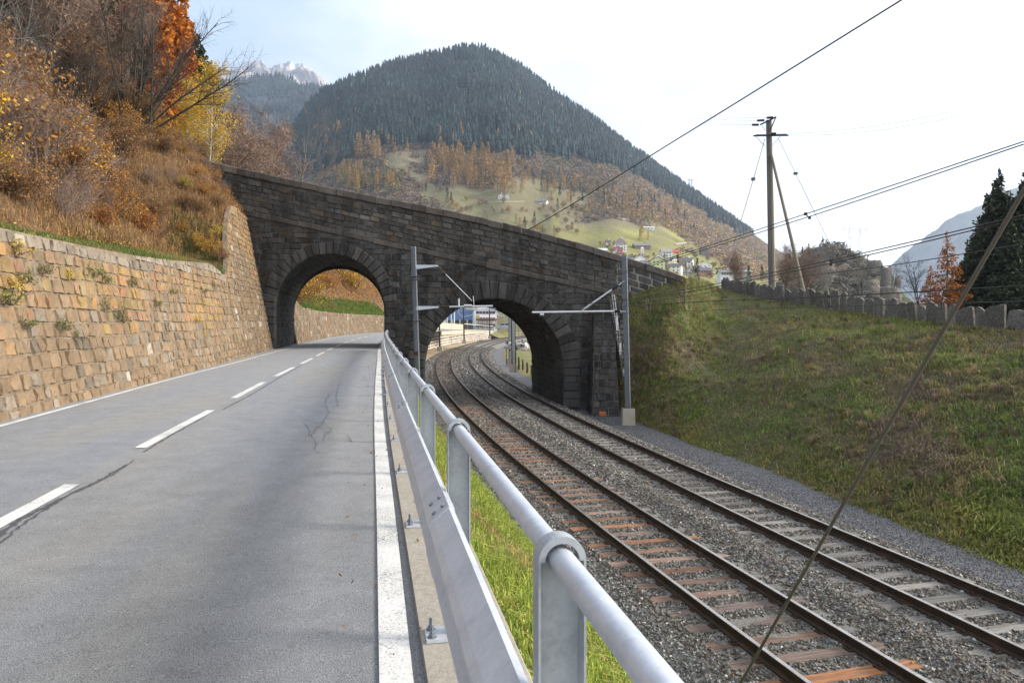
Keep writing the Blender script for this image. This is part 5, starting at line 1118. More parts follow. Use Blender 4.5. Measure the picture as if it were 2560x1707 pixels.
gm = np.clip(np.where(fx_ > 1400, (fy_ - 560) / 30, (fy_ - 455) / 30), 0, 1)[:, None]
mead = np.array([.185, .155, .095]) * (1 - gm) + np.where((fx_ > 1380)[:, None], np.array([.30, .295, .07]), np.array([.155, .165, .075])) * gm
mead = mead * np.exp(.22 * n3 + .2 * nz)[:, None]; mixb = np.clip(.5 + n2 * 1.4 + nz * .8, 0, 1)[:, None]; mead = mead * mixb + np.array([.17, .145, .075]) * (1 - mixb)
cb_ = np.where(op[:, None], mead, cb_)
bk = V.reshape(len(pxs), len(vs), 3)[:, -1].copy(); bk[:, 1] += 500; bk[:, 2] -= 260; Vg = np.concatenate([V.reshape(len(pxs), len(vs), 3), bk[:, None]], 1); Cg = np.concatenate([cb_.reshape(len(pxs), len(vs), 3), cb_.reshape(len(pxs), len(vs), 3)[:, -1:]], 1)
mt = link('mountain', npmesh('mountain', Vg.reshape(-1, 3), gridF(len(pxs), len(vs) + 1, flip=True), col=Cg.reshape(-1, 3), smooth=True), M_hill); tag(mt, kind='structure')
from mathutils.bvhtree import BVHTree
bvh = BVHTree.FromPolygons([tuple(v) for v in Vg.reshape(-1, 3)], gridF(len(pxs), len(vs) + 1).tolist())
def on_hill(px, py):
    d_ = Vector(((px - 1280) / F, 1, -(py - 853.5) / F)); h = bvh.ray_cast(Vector((0, 0, CZ)), d_.normalized())[0]; return h
# conifer mass templates
def cone_t(r, tiers=3, k=6):
    V = []; Fq = []
    for t in range(tiers):
        z0 = .08 + .30 * t; z1 = min(1.0, z0 + .42); rad = .20 * (1 - .27 * t); b = len(V)
        for j in range(k): a = 2 * math.pi * (j + .5 * t) / k; V.append((math.cos(a) * rad * r.uniform(.75, 1.2), math.sin(a) * rad * r.uniform(.75, 1.2), z0 + r.uniform(-.04, .04)))
        V.append((0, 0, z1)); Fq += [[b + j, b + (j + 1) % k, b + k] for j in range(k)]
    return np.array(V), np.array(Fq)
def puff_t(r, n=34):
    c = r.normal(size=(n, 3)); c /= np.linalg.norm(c, axis=1)[:, None]; c *= r.uniform(.3, .5, (n, 1)); c[:, 2] = c[:, 2] * .9 + .45; V, Fq = tri_soup(c, None, .115, r, 1.5); return V, Fq
def scatter(pos, hgt, tmpl, col, wid, r):
    n = len(pos); Vs = []; Fs = []; Cs = []; nn = 0; ti = r.integers(0, len(tmpl), n)
    for k, (tv, tf) in enumerate(tmpl):
        m_ = ti == k; p = pos[m_]; h = hgt[m_][:, None, None]; c = col[m_]; a = r.uniform(0, 6.28, len(p)); ca, sa = np.cos(a)[:, None], np.sin(a)[:, None]; w_ = wid[m_][:, None]
        x = tv[None, :, 0] * ca - tv[None, :, 1] * sa; y = tv[None, :, 0] * sa + tv[None, :, 1] * ca; Vv = np.stack([x * w_, y * w_, tv[None, :, 2] + 0 * x], -1) * h + p[:, None]
        Vs.append(Vv.reshape(-1, 3)); Fs.append((tf[None] + (np.arange(len(p)) * len(tv))[:, None, None]).reshape(-1, tf.shape[1]) + nn); nn += Vv.shape[0] * Vv.shape[1]
        cc_ = np.repeat(c, len(tv), 0) * r.uniform(.8, 1.22, (len(p) * len(tv), 1)); Cs.append(cc_)
    return np.concatenate(Vs), np.concatenate(Fs), np.concatenate(Cs)
CT = [cone_t(r) for _ in range(6)]; PU = [puff_t(r) for _ in range(6)]
vgrid = Vg[:, :-1]; 
def surf_pts(n, r):
    """area-uniform points on the mountain with their picture coordinates"""
    A = vgrid[:-1, :-1]; B = vgrid[1:, :-1]; C = vgrid[:-1, 1:]; ar = np.linalg.norm(np.cross(B - A, C - A), axis=-1).ravel(); i = r.choice(len(ar), n, p=ar / ar.sum()); a = r.uniform(size=(n, 1)); b = r.uniform(size=(n, 1))
    Af, Bf, Cf = (q.reshape(-1, 3)[i] for q in (A, B, C)); Df = vgrid[1:, 1:].reshape(-1, 3)[i]; p = Af * (1 - a) * (1 - b) + Bf * a * (1 - b) + Cf * (1 - a) * b + Df * a * b
    return p, 1280 + p[:, 0] / p[:, 1] * F, 853.5 - (p[:, 2] - CZ) / p[:, 1] * F
p, qx, qy = surf_pts(62000, r); fl = forestlo(qx) + vnoise(p, .02, 8) * 22; m_ = (qy < fl) & ~((openm(qx, qy)) & (qy > 380)); 
cl1 = inpoly(qx, qy, [(1130, 150), (1190, 152), (1185, 170), (1140, 175)]) | inpoly(qx, qy, [(1140, 220), (1185, 222), (1180, 245), (1150, 245)]) | inpoly(qx, qy, [(1600, 470), (1700, 520), (1760, 560), (1700, 560), (1630, 520)])
m_ &= ~cl1; p_, x_, y_ = p[m_], qx[m_], qy[m_]; n = len(p_)
col = np.array([.016, .028, .027]) * np.exp(r.normal(0, .45, (n, 1))) * np.exp(.5 * vnoise(p_ * [1, 1, .3], .02, 44))[:, None]; br = r.uniform(size=n) < .012; col[br] = np.array([.26, .14, .055]) * .8
gl = (vnoise(p_ * [1, .3, .3], .014, 61) > .42) & (r.uniform(size=n) < .5); col[gl] = np.array([.11, .09, .075]); blu = vnoise(p_, .008, 2); col *= np.exp(.35 * blu)[:, None]
V, Fq, C = scatter(p_ - [0, 0, 1], r.uniform(8, 25, n), CT, col, r.uniform(.8, 1.15, n), r)
fo = link('forest', npmesh('forest', V, Fq, col=C), M_flat); tag(fo, 'dense dark spruce forest covering the upper slopes of the wooded mountain', 'forest', kind='stuff'); print('forest', n)
# mixed brush below the forest
m_ = (qy > fl - 8) & ~openm(qx, qy) & (qy < 720) & (qx < 2020); p_, x_, y_ = p[m_], qx[m_], qy[m_]; n = len(p_); nb = vnoise(p_, .015, 4)
warm = np.clip((x_ - 1450) / 250, 0, 1)[:, None]; pal = np.array([(.17, .135, .125), (.19, .15, .12), (.22, .16, .10), (.15, .125, .11), (.25, .19, .10), (.11, .12, .07)]); ki = np.clip(((nb + r.normal(0, .2, n) + .8) / 1.6 * 6).astype(int), 0, 5); col = pal[ki] * np.exp(r.normal(0, .12, (n, 1))) * (1 + .85 * warm * np.array([1.0, .88, .62]))
keep = r.uniform(size=n) < np.where(y_ > 460, .65, .9); V, Fq, C = scatter(p_[keep] - [0, 0, .8], r.uniform(3, 7.5, keep.sum()), PU, col[keep], r.uniform(1.0, 1.7, keep.sum()), r)
tag(link('brushwood', npmesh('brushwood', V, Fq, col=C), M_flat), 'leafless brown brushwood and small trees on the lower mountain slopes', 'brushwood', kind='stuff')
m_ = openm(qx, qy) & (vnoise(p, .03, 14) > .34) & (qy < 640) & ((qy < 555) | (qx > 1690)); p_ = p[m_][::2]; n = len(p_); V, Fq, C = scatter(p_ - [0, 0, .8], r.uniform(2.5, 6, n), PU, np.array([.17, .125, .085]) * np.exp(r.normal(0, .25, (n, 1))), r.uniform(1.0, 1.8, n), r)
tag(link('bushes', npmesh('bushes', V, Fq, col=C), M_flat), 'scattered brown bushes on the meadows above the village', 'bushes', kind='stuff')
# single trees one can tell apart
def far_conifer(seed, pal, wid=.17, nq=260):
    r = np.random.default_rng(seed); z = r.uniform(.06, 1, nq) ** .9; a = r.uniform(0, 6.28, nq); rad = wid * (1.02 - z) ** .75 * r.uniform(.5, 1.05, nq) + .01; rad *= np.where(z < .18, .75, 1); C = np.stack([np.cos(a) * rad, np.sin(a) * rad, z], 1)
    V, Fq = tri_soup(C, np.array([0, 0, .5]), r.uniform(.018, .042, nq), r, 1.2); col = leafcol(r, nq, pal, .3)
    return [('trunk', segmesh([(np.array([0, 0, -.03]), np.array([0, 0, .9]), .012, .004)], 4, 'trunk'), M_bark), ('crown', npmesh('crown', V, Fq, col=col), M_attr)]
LP = [(.36, .22, .085), (.31, .185, .07), (.40, .26, .10), (.25, .17, .08)]
FL = [Plant(far_conifer(80 + i, LP, wid=.15 + .02 * i)) for i in range(4)]; FY = [Plant(far_conifer(90, [(.42, .27, .06), (.36, .22, .05)], .2)), Plant(far_conifer(91, [(.22, .20, .07), (.18, .16, .06)], .17))]
FS = [Plant(far_conifer(95 + i, SPN, wid=.15 + .02 * i)) for i in range(2)]
rr = random.Random(9)
def put_far(pl, px, py_base, hpx, name, label, cat, group):
    h = on_hill(px, py_base)
    if h is None: return
    H = hpx / F * h.y; pl.put(name, (h.x, h.y, h.z - .5), H, rr.uniform(0, 6.28), label, cat, group)
L_ = []
def clump(x0, x1, ytop, ybot, n, h, pl, name, label, cat, group):
    for k in range(n):
        px = rr.uniform(x0, x1); a = (px - x0) / (x1 - x0); yb = ybot(a) if callable(ybot) else rr.uniform(ytop, ybot); put_far(rr.choice(pl), px, yb, h * rr.uniform(.75, 1.15), name, label, cat, group)
clump(1072, 1290, 0, lambda a: 415 + 22 * a + rr.uniform(-14, 52), 74, 58, FL, 'larch_tree', 'orange brown larch in the big larch grove in the middle of the mountain slope', 'larch', 'larches of the middle grove')
clump(888, 952, 0, lambda a: rr.uniform(392, 408), 9, 62, FL, 'larch_tree', 'larch in the tight rounded clump at the lower left edge of the forest', 'larch', 'larches of the rounded clump')
clump(835, 1045, 0, lambda a: 455 + 20 * a + rr.uniform(-18, 26), 46, 44, FY + FL[:1], 'larch_tree', 'yellow orange tree in the long bright band just above the bridge parapet', 'tree', 'yellow trees of the band above the parapet')
for (px, py, h) in ((845, 265, 24), (886, 255, 18), (895, 300, 24), (897, 318, 26), (910, 320, 24), (872, 318, 26), (885, 318, 22), (937, 302, 26), (827, 330, 28), (847, 350, 50), (835, 350, 42), (815, 385, 50), (822, 360, 40), (848, 385, 34), (955, 362, 42), (982, 372, 34), (988, 385, 30), (1018, 382, 30)):
    put_far(rr.choice(FL), px, py, h, 'larch_tree', 'single orange larch standing out against the dark forest on its left side', 'larch', 'lone larches in the forest')
for (px, py, h) in ((1010, 225, 20), (1016, 223, 22), (1022, 219, 22), (1028, 217, 22), (1036, 214, 22), (1042, 211, 20)):
    put_far(FY[0], px, py, h, 'larch_tree', 'yellowish larch in the small row high in the dark forest', 'larch', 'row of larches high in the forest')
for k, (px, py, h) in enumerate(((1152, 176, 16), (1165, 175, 16), (1175, 172, 14), (1142, 172, 14), (1160, 245, 20), (1172, 244, 18), (1150, 244, 16), (1183, 240, 14))):
    put_far(FL[k % 4], px, py, h, 'larch_tree', 'pale larch at the bare patch near the mountain top' if k < 4 else 'pale larch at the second bare patch below the mountain top', 'larch', 'larches at the bare patches')
for (px, py, h) in ((793, 410, 26), (808, 440, 30), (828, 405, 26), (838, 440, 30), (855, 430, 28), (880, 470, 40), (926, 478, 42), (875, 445, 30), (800, 465, 28), (845, 470, 26), (958, 470, 24)):
    put_far(rr.choice(FL + FY), px, py, h, 'larch_tree', 'orange larch low on the left end of the mountain just above the parapet', 'larch', 'larches above the parapet left')
clump(1300, 1700, 0, lambda a: 440 + 100 * a + rr.uniform(-25, 45), 90, 28, FL + FY, 'larch_tree', 'small orange or yellow tree on the mixed slope right of the larch grove', 'tree', 'autumn trees on the mixed slope')
clump(1560, 1770, 0, lambda a: 520 + 70 * a + rr.uniform(-25, 30), 34, 22, FL + FY, 'larch_tree', 'small orange tree on the sunlit slope above the village', 'tree', 'autumn trees above the village')
clump(1290, 1690, 0, lambda a: 440 + 90 * a + rr.uniform(-30, 40), 46, 26, FS, 'spruce_tree', 'small dark spruce among brown trees on the mixed slope', 'spruce', 'spruces on the mixed slope')
for k, (px, py, h) in enumerate(((1394, 527, 32), (1312, 570, 30), (1336, 568, 40), (1048, 478, 20), (1065, 480, 26), (1118, 508, 42), (1128, 515, 36), (1350, 580, 22), (1690, 572, 18), (1703, 575, 20), (1727, 578, 20), (1735, 578, 22), (1680, 560, 24), (1695, 548, 30), (1712, 550, 26), (1650, 632, 10))):
    put_far(FS[k % 2], px, py, h, 'spruce_tree', 'single dark spruce standing on the meadows ' + ('below the farmhouses' if px < 1400 else 'above the village'), 'spruce', 'lone spruces on the meadows')
for k, (px, py, h) in enumerate(((1122, 520, 34), (1134, 525, 28), (1290, 560, 28), (1300, 572, 30), (1350, 585, 34), (1356, 588, 28), (1385, 590, 30), (1490, 520, 18), (1570, 500, 26), (1578, 505, 22), (1605, 603, 44), (1600, 600, 30), (1510, 622, 22), (1620, 600, 24), (1728, 560, 14))):
    put_far((FL + FY)[k % 6], px, py, h, 'larch_tree', 'orange or yellow tree standing alone on the open slope ' + ('left of the village' if px < 1450 else 'around the village'), 'tree', 'lone autumn trees on the open slope')
for k, (px, py, h, Z_) in enumerate(((1743, 700, 55, 300), (1872, 716, 52, 120), (1905, 705, 42, 150), (1730, 690, 34, 330), (1715, 682, 26, 330))):
    FS[k % 2].put('spruce_tree', tuple(P(px, py, Z_)), h / F * Z_, k, ['dark conical spruce in front of the brown chalet at the village edge', 'dark spruce left of the wooden pole behind the fence', 'lighter green spruce touching the wooden pole', 'small dark spruce left of the conical one by the chalet', 'smallest dark spruce by the grey roofed house'][k], 'spruce', None)
FL[1].put('larch_tree', tuple(P(1852, 700, 230)), 36 / F * 230, 0, 'rust orange larch left of the wooden pole behind the fence', 'larch', None)
# ------------------------------------------------------------ farther mountains
def ridge_mesh(name, xs, ys, yb, Z0, Z1, colf, seed, nx=140, nv=40, rough=40, back=900):
    px = np.linspace(xs[0], xs[-1], nx); v = np.linspace(0, 1, nv); A, B = np.meshgrid(px, v, indexing='ij'); yr = np.interp(A, xs, ys); py = yb - (yb - yr) * B; Zz = Z0 + (Z1 - Z0) * B ** 1.1
    V = PN(A, py, Zz); q = V.reshape(-1, 3); V[..., 2] += ((vnoise(q, 1.6 / rough / 4, seed, 5) + (.5 - 2.2 * np.abs(vnoise(q, 1.6 / rough / 1.8, seed + 3, 4))) * (rough > 100) * .9) * rough * np.clip(B.ravel() * 4, 0, 1)).reshape(B.shape)
    V[..., 1] += (vnoise(q, 1.2 / rough / 3, seed + 9, 4) * rough * 3 * np.clip(B.ravel() * 4, 0, 1) * np.clip((1 - B.ravel()) * 8, 0, 1)).reshape(B.shape)
    bk = V[:, -1:].copy(); bk[..., 1] += back; bk[..., 2] -= back * .5; V = np.concatenate([V, bk], 1); C = colf(V.reshape(-1, 3)); return tag(link(name, npmesh(name, V.reshape(-1, 3), gridF(nx, nv + 1, flip=True), col=C, smooth=True), M_hill), kind='structure'), V
def snowc(V):
    nz = vnoise(V, .004, 3, 5) + vnoise(V, .012, 4, 3) * .6; n = V[:, 2]; hi = n > np.percentile(n, 40) ; s_ = np.clip((n - 1930) / 160 + nz * 1.6, 0, 1)[:, None]; return np.array([.33, .28, .25]) * np.exp(.5 * nz)[:, None] * (1 - s_) + np.array([.82, .84, .88]) * s_
pk, _v = ridge_mesh('mountain', [500, 545, 590, 612, 650, 668, 690, 730, 770, 800, 830, 880, 930], [200, 185, 172, 160, 158, 166, 178, 172, 184, 205, 230, 258, 280], 420, 3600, 5200, snowc, 12, nx=240, nv=80, rough=110, back=1500)
bh, Vb = ridge_mesh('hills', [480, 560, 620, 700, 745, 790, 840, 900], [215, 212, 203, 205, 212, 225, 250, 300], 420, 1900, 2700, lambda V: np.array([.035, .045, .05]) * np.exp(.4 * vnoise(V, .01, 3))[:, None], 22, rough=30)
q = Vb[:, :-1].reshape(-1, 3); idx = r.integers(0, len(q), 9000); pb2 = q[idx] + np.c_[r.normal(0, 12, 9000), r.normal(0, 12, 9000), np.zeros(9000)]; py_ = 853.5 - (pb2[:, 2] - CZ) / pb2[:, 1] * F; kk = ~((py_ > 242) & (py_ < 262) & (vnoise(pb2, .004, 2) > -.1)); pb2 = pb2[kk]
V, Fq, C = scatter(pb2 - [0, 0, 4], r.uniform(16, 30, len(pb2)), CT, np.array([.028, .04, .04]) * np.exp(r.normal(0, .3, (len(pb2), 1))), np.ones(len(pb2)), r)
tag(link('forest', npmesh('forest', V, Fq, col=C), M_flat), 'bluish far forest on the hill below the snowy peak', 'forest', kind='stuff')
ridge_mesh('mountain', [2020, 2120, 2190, 2230, 2300, 2380, 2440, 2500, 2560, 2700, 2900], [760, 740, 700, 655, 592, 545, 515, 485, 462, 400, 330], 880, 2200, 3600, lambda V: np.array([.09, .085, .07]) * np.exp(.6 * vnoise(V, .006, 3))[:, None], 32, rough=50)
# ------------------------------------------------------------ rocky knoll on the right
def knollc(V):
    n1_ = vnoise(V, .05, 3); n2_ = vnoise(V, .15, 5); k = np.clip(n1_ * 2 + .3, 0, 1)[:, None]; c = np.array([.135, .11, .085]) * (1 - k) + np.array([.12, .125, .055]) * k; return c * np.exp(.35 * n2_)[:, None]
kn, Vk = ridge_mesh('hills', [1780, 1900, 1960, 1985, 2010, 2040, 2070, 2095, 2120, 2150, 2180, 2198, 2204, 2225, 2250, 2280, 2310], [740, 716, 690, 666, 644, 626, 616, 620, 634, 642, 650, 662, 700, 720, 730, 750, 790], 830, 170, 330, knollc, 42, nx=110, nv=50, rough=5, back=120)
q = Vk[:, :-1].reshape(-1, 3); kb = q[r.integers(0, len(q), 2600)]; kx = 1280 + kb[:, 0] / kb[:, 1] * F; kb = kb[(kx < 2200) & (vnoise(kb, .05, 8) < .25)]; V, Fq, C = scatter(kb - [0, 0, .3], r.uniform(1.2, 3.2, len(kb)), PU, np.array([(.125, .10, .09), (.15, .115, .085), (.11, .10, .07), (.05, .06, .04)])[r.integers(0, 4, len(kb))] * np.exp(r.normal(0, .2, (len(kb), 1))), r.uniform(.9, 1.5, len(kb)), r)
tag(link('brushwood', npmesh('brushwood', V, Fq, col=C), M_flat), 'leafless brown brushwood covering the rocky knoll below the pylon', 'brushwood', kind='stuff')
for k, (px, py, h) in enumerate(((2006, 658, 42), (2022, 642, 34), (2057, 616, 26), (2065, 620, 22), (2047, 680, 42), (2093, 672, 34), (2123, 636, 14), (2232, 718, 28), (2035, 700, 40), (2240, 722, 22))):
    FS[k % 2].put('spruce_tree', tuple(P(px, py, 300 if py < 665 else 270)), h / F * 290, k, 'small dark spruce on the rocky knoll ' + ('at its top' if px > 2050 and py < 640 else 'beside the rock tower' if px > 2200 else 'on its left flank'), 'spruce', 'spruces on the rocky knoll')
M_rock = mat('crag_rock', (.17, .15, .125), n1=(.4, .6, (.10, .09, .08)), n2=(1.5, .5, (.26, .22, .17)), bump=(1.2, .8))
def crag(px0, px1, py0, py1, Z_, seed, label):
    r = np.random.default_rng(seed); bm = bmesh.new(); bmesh.ops.create_icosphere(bm, subdivisions=4, radius=1); w_ = (px1 - px0) / F * Z_ / 2; h_ = (py1 - py0) / F * Z_ / 2; c = P((px0 + px1) / 2, (py0 + py1) / 2, Z_)
    vs_ = np.array([v.co for v in bm.verts]); s_ = np.sign(vs_) * np.abs(vs_) ** .55; d_ = vnoise(vs_, 1.3, seed) * .22 + vnoise(vs_, 4, seed) * .08
    s_ = s_ * (1 + d_[:, None]); s_[:, 0] *= np.where(s_[:, 2] > 0, .95, 1.1)
    for v, s__ in zip(bm.verts, s_): v.co = Vector((s__[0] * w_, s__[1] * w_ * 1.2, s__[2] * h_)) + c
    me = bpy.data.meshes.new('rock_tower'); bm.to_mesh(me); bm.free(); tag(link('rock_tower', me, M_rock), label, 'rock', 'rocks of the knoll')
crag(2205, 2227, 668, 735, 285, 1, 'dark upright rock tower at the right side of the knoll'); crag(2238, 2250, 690, 740, 280, 2, 'small pointed rock right of the rock tower'); crag(2172, 2202, 652, 690, 290, 3, 'overhanging crag edge left of the rock tower')
crag(2160, 2195, 700, 760, 240, 4, 'pale sunlit rock face low on the knoll'); crag(2200, 2245, 715, 765, 240, 5, 'broad rock base under the rock tower')
# ------------------------------------------------------------ pylons
def pylon(px0, px1, pyt, pyb, Z_, label, arms=True):
    r_ = empty('pylon', (0, 0, 0), label, 'pylon', 'high voltage pylons'); cxp = (px0 + px1) / 2; u = (px1 - px0) / 81.0; v = (pyb - pyt) / 96.0; rad = .11 * (Z_ / 600)
    g = lambda x, y: P(cxp + x * u, pyt + y * v, Z_); m = mat('pylon_steel', (.06, .06, .065)); mb = MB()
    for s_ in (-1, 1):
        mb.tube([g(s_ * 13, 0), g(s_ * 13, 18)], rad, 4); mb.tube([g(s_ * 14.5, 18), g(s_ * 19, 96)], rad, 4); mb.tube([g(s_ * 11.5, 18), g(s_ * 8, 96)], rad, 4)
        for k in range(6):
            a, b = 18 + k * 13, 31 + k * 13; xo = lambda y: 14.5 + (y - 18) * .058; xi = lambda y: 11.5 - (y - 18) * .045
            mb.tube([g(s_ * xo(a), a), g(s_ * xi(b), b)], rad * .6, 3); mb.tube([g(s_ * xi(a), a), g(s_ * xo(b), b)], rad * .6, 3)
    mb.build('leg', m, r_); mb = MB(); mb.tube([g(-33, 17), g(40, 18)], rad, 4); mb.tube([g(-33, 17), g(-13, 14), g(0, 15.5), g(13, 14), g(40, 18)], rad * .7, 3); mb.tube([g(-10, 42), g(10, 42)], rad * .8, 3); mb.tube([g(-8, 60), g(10, 42)], rad * .5, 3); mb.tube([g(8, 60), g(-10, 42)], rad * .5, 3)
    mb.build('cross_beam', m, r_); mb = MB()
    for x in (-30, -2, 30): mb.tube([g(x, 18), g(x - 5, 26)], rad * 1.2, 4)
    mb.build('insulator', m, r_)
pylon(2096, 2177, 556, 650, 600, 'large twin legged lattice pylon standing behind the rocky knoll'); pylon(1716, 1736, 446, 470, 1700, 'tiny faint pylon on the right shoulder of the wooded mountain')
# ------------------------------------------------------------ village
M_glass = mat('window_dark', (.05, .055, .065), rough=.3, spec=.5)
def house(px, pyb, wpx, hpx, wall, roof, label, rz=0.0, roofh=.45, Z_=None, dep=.9, kind='gable', wins=(3, 2), name='house', group='houses of the village', over=.5, front='eave', chim=True, lab_cat='house'):
    h = None if Z_ else on_hill(px, pyb); Z_ = Z_ or (h.y if h else 480); c = P(px, pyb, Z_); W = wpx / F * Z_; H = hpx / F * Z_; D = W * dep; rh = H * roofh; wh = H - rh
    r_ = empty(name, tuple(c), label, lab_cat, group, rz=rz); mw = mat('wall_' + '_'.join('%02d' % int(x * 99) for x in wall), wall, rough=.9, n1=(.3, .25, tuple(x * .8 for x in wall))); mr = mat('roof_' + '_'.join('%02d' % int(x * 99) for x in roof), roof, rough=.8, n1=(1.5, .4, tuple(x * .7 for x in roof)))
    mb = MB(); mb.box((0, D / 2, wh / 2 - 2), (W, D, wh + 4))
    if kind == 'gable' and front == 'gable': mb.add([(-W / 2, .0, wh), (W / 2, .0, wh), (0, .0, wh + rh), (-W / 2, D, wh), (W / 2, D, wh), (0, D, wh + rh)], [np.array([[0, 1, 2], [5, 4, 3]])])
    if kind == 'gable' and front == 'eave': mb.add([(-W / 2, 0, wh), (-W / 2, D, wh), (-W / 2, D / 2, wh + rh), (W / 2, 0, wh), (W / 2, D, wh), (W / 2, D / 2, wh + rh)], [np.array([[2, 1, 0], [3, 4, 5]])])
    mb.build('wall', mw, r_); mb = MB(); o = over; t = .25
    if kind == 'gable' and front == 'gable':
        for s_ in (-1, 1):
            e = s_ * (W / 2 + o); k = rh / (W / 2); V = [(0, -o, wh + rh + .05), (e, -o, wh - o * k), (e, D + o, wh - o * k), (0, D + o, wh + rh + .05)]; V += [(a, b, z + t) for a, b, z in V]
            mb.add(V, [np.array([[0, 1, 2, 3], [7, 6, 5, 4], [0, 4, 5, 1], [1, 5, 6, 2], [2, 6, 7, 3], [3, 7, 4, 0]])])
    elif kind == 'gable':
        for s_ in (-1, 1):
            k = rh / (D / 2); ye = D / 2 + s_ * (D / 2 + o); V = [(-W / 2 - o, D / 2, wh + rh + .05), (W / 2 + o, D / 2, wh + rh + .05), (W / 2 + o, ye, wh - o * k), (-W / 2 - o, ye, wh - o * k)]; V += [(a, b, z + t) for a, b, z in V]
            mb.add(V, [np.array([[0, 1, 2, 3], [7, 6, 5, 4], [0, 4, 5, 1], [1, 5, 6, 2], [2, 6, 7, 3], [3, 7, 4, 0]])])
    elif kind == 'hip':
        V = [(-W / 2 - o, -o, wh), (W / 2 + o, -o, wh), (W / 2 + o, D + o, wh), (-W / 2 - o, D + o, wh), (-W * .12, D / 2, wh + rh), (W * .12, D / 2, wh + rh)]; mb.add(V, [np.array([[0, 1, 5, 4], [2, 3, 4, 5]]), np.array([[1, 2, 5], [3, 0, 4]]), np.array([[3, 2, 1, 0]])])
    elif kind == 'spire':
        V = [(-W / 2 - o, -o, wh), (W / 2 + o, -o, wh), (W / 2 + o, D + o, wh), (-W / 2 - o, D + o, wh), (0, D / 2, wh + rh)]; mb.add(V, [np.array([[0, 1, 4], [1, 2, 4], [2, 3, 4], [3, 0, 4]]), np.array([[3, 2, 1, 0]])])
    elif kind == 'shed': V = [(-W / 2 - o, -o, wh), (W / 2 + o, -o, wh), (W / 2 + o, D + o, wh + rh), (-W / 2 - o, D + o, wh + rh)]; V += [(a, b, z + t) for a, b, z in V]; mb.add(V, [np.array([[0, 1, 2, 3], [7, 6, 5, 4], [0, 4, 5, 1], [1, 5, 6, 2], [2, 6, 7, 3], [3, 7, 4, 0]])])
    rf = mb.build('roof', mr, r_)
    if chim and kind in ('gable', 'hip'):
        mb = MB(); mb.box((W * .18, D * .5, wh + rh + .3), (.7, .7, 1.6)); mb.build('chimney', mw, rf)
    for i in range(wins[0]):
        for j in range(wins[1]):
            mb = MB(); x = (i + .5) / wins[0] * W * .86 - W * .43; z = wh * (j + .55) / wins[1]; ww = min(1.1, W * .13); hh = min(1.3, wh / wins[1] * .45); mb.box((x, -.02, z), (ww, .12, hh)); mb.build('window', M_glass, r_)
    for j in range(wins[1]):
        mb = MB(); mb.box((W / 2 + .01, D * .4, wh * (j + .55) / wins[1]), (.12, min(1.1, D * .15), 1.2)); mb.build('window', M_glass, r_)
    return r_
WH = (.74, .73, .69); CR = (.66, .62, .52); PK = (.52, .20, .22); BR = (.20, .12, .085); GY = (.34, .33, .31); GRr = (.20, .19, .19); PU_ = (.17, .145, .15); DKR = (.12, .115, .12); YG = (.52, .54, .30)
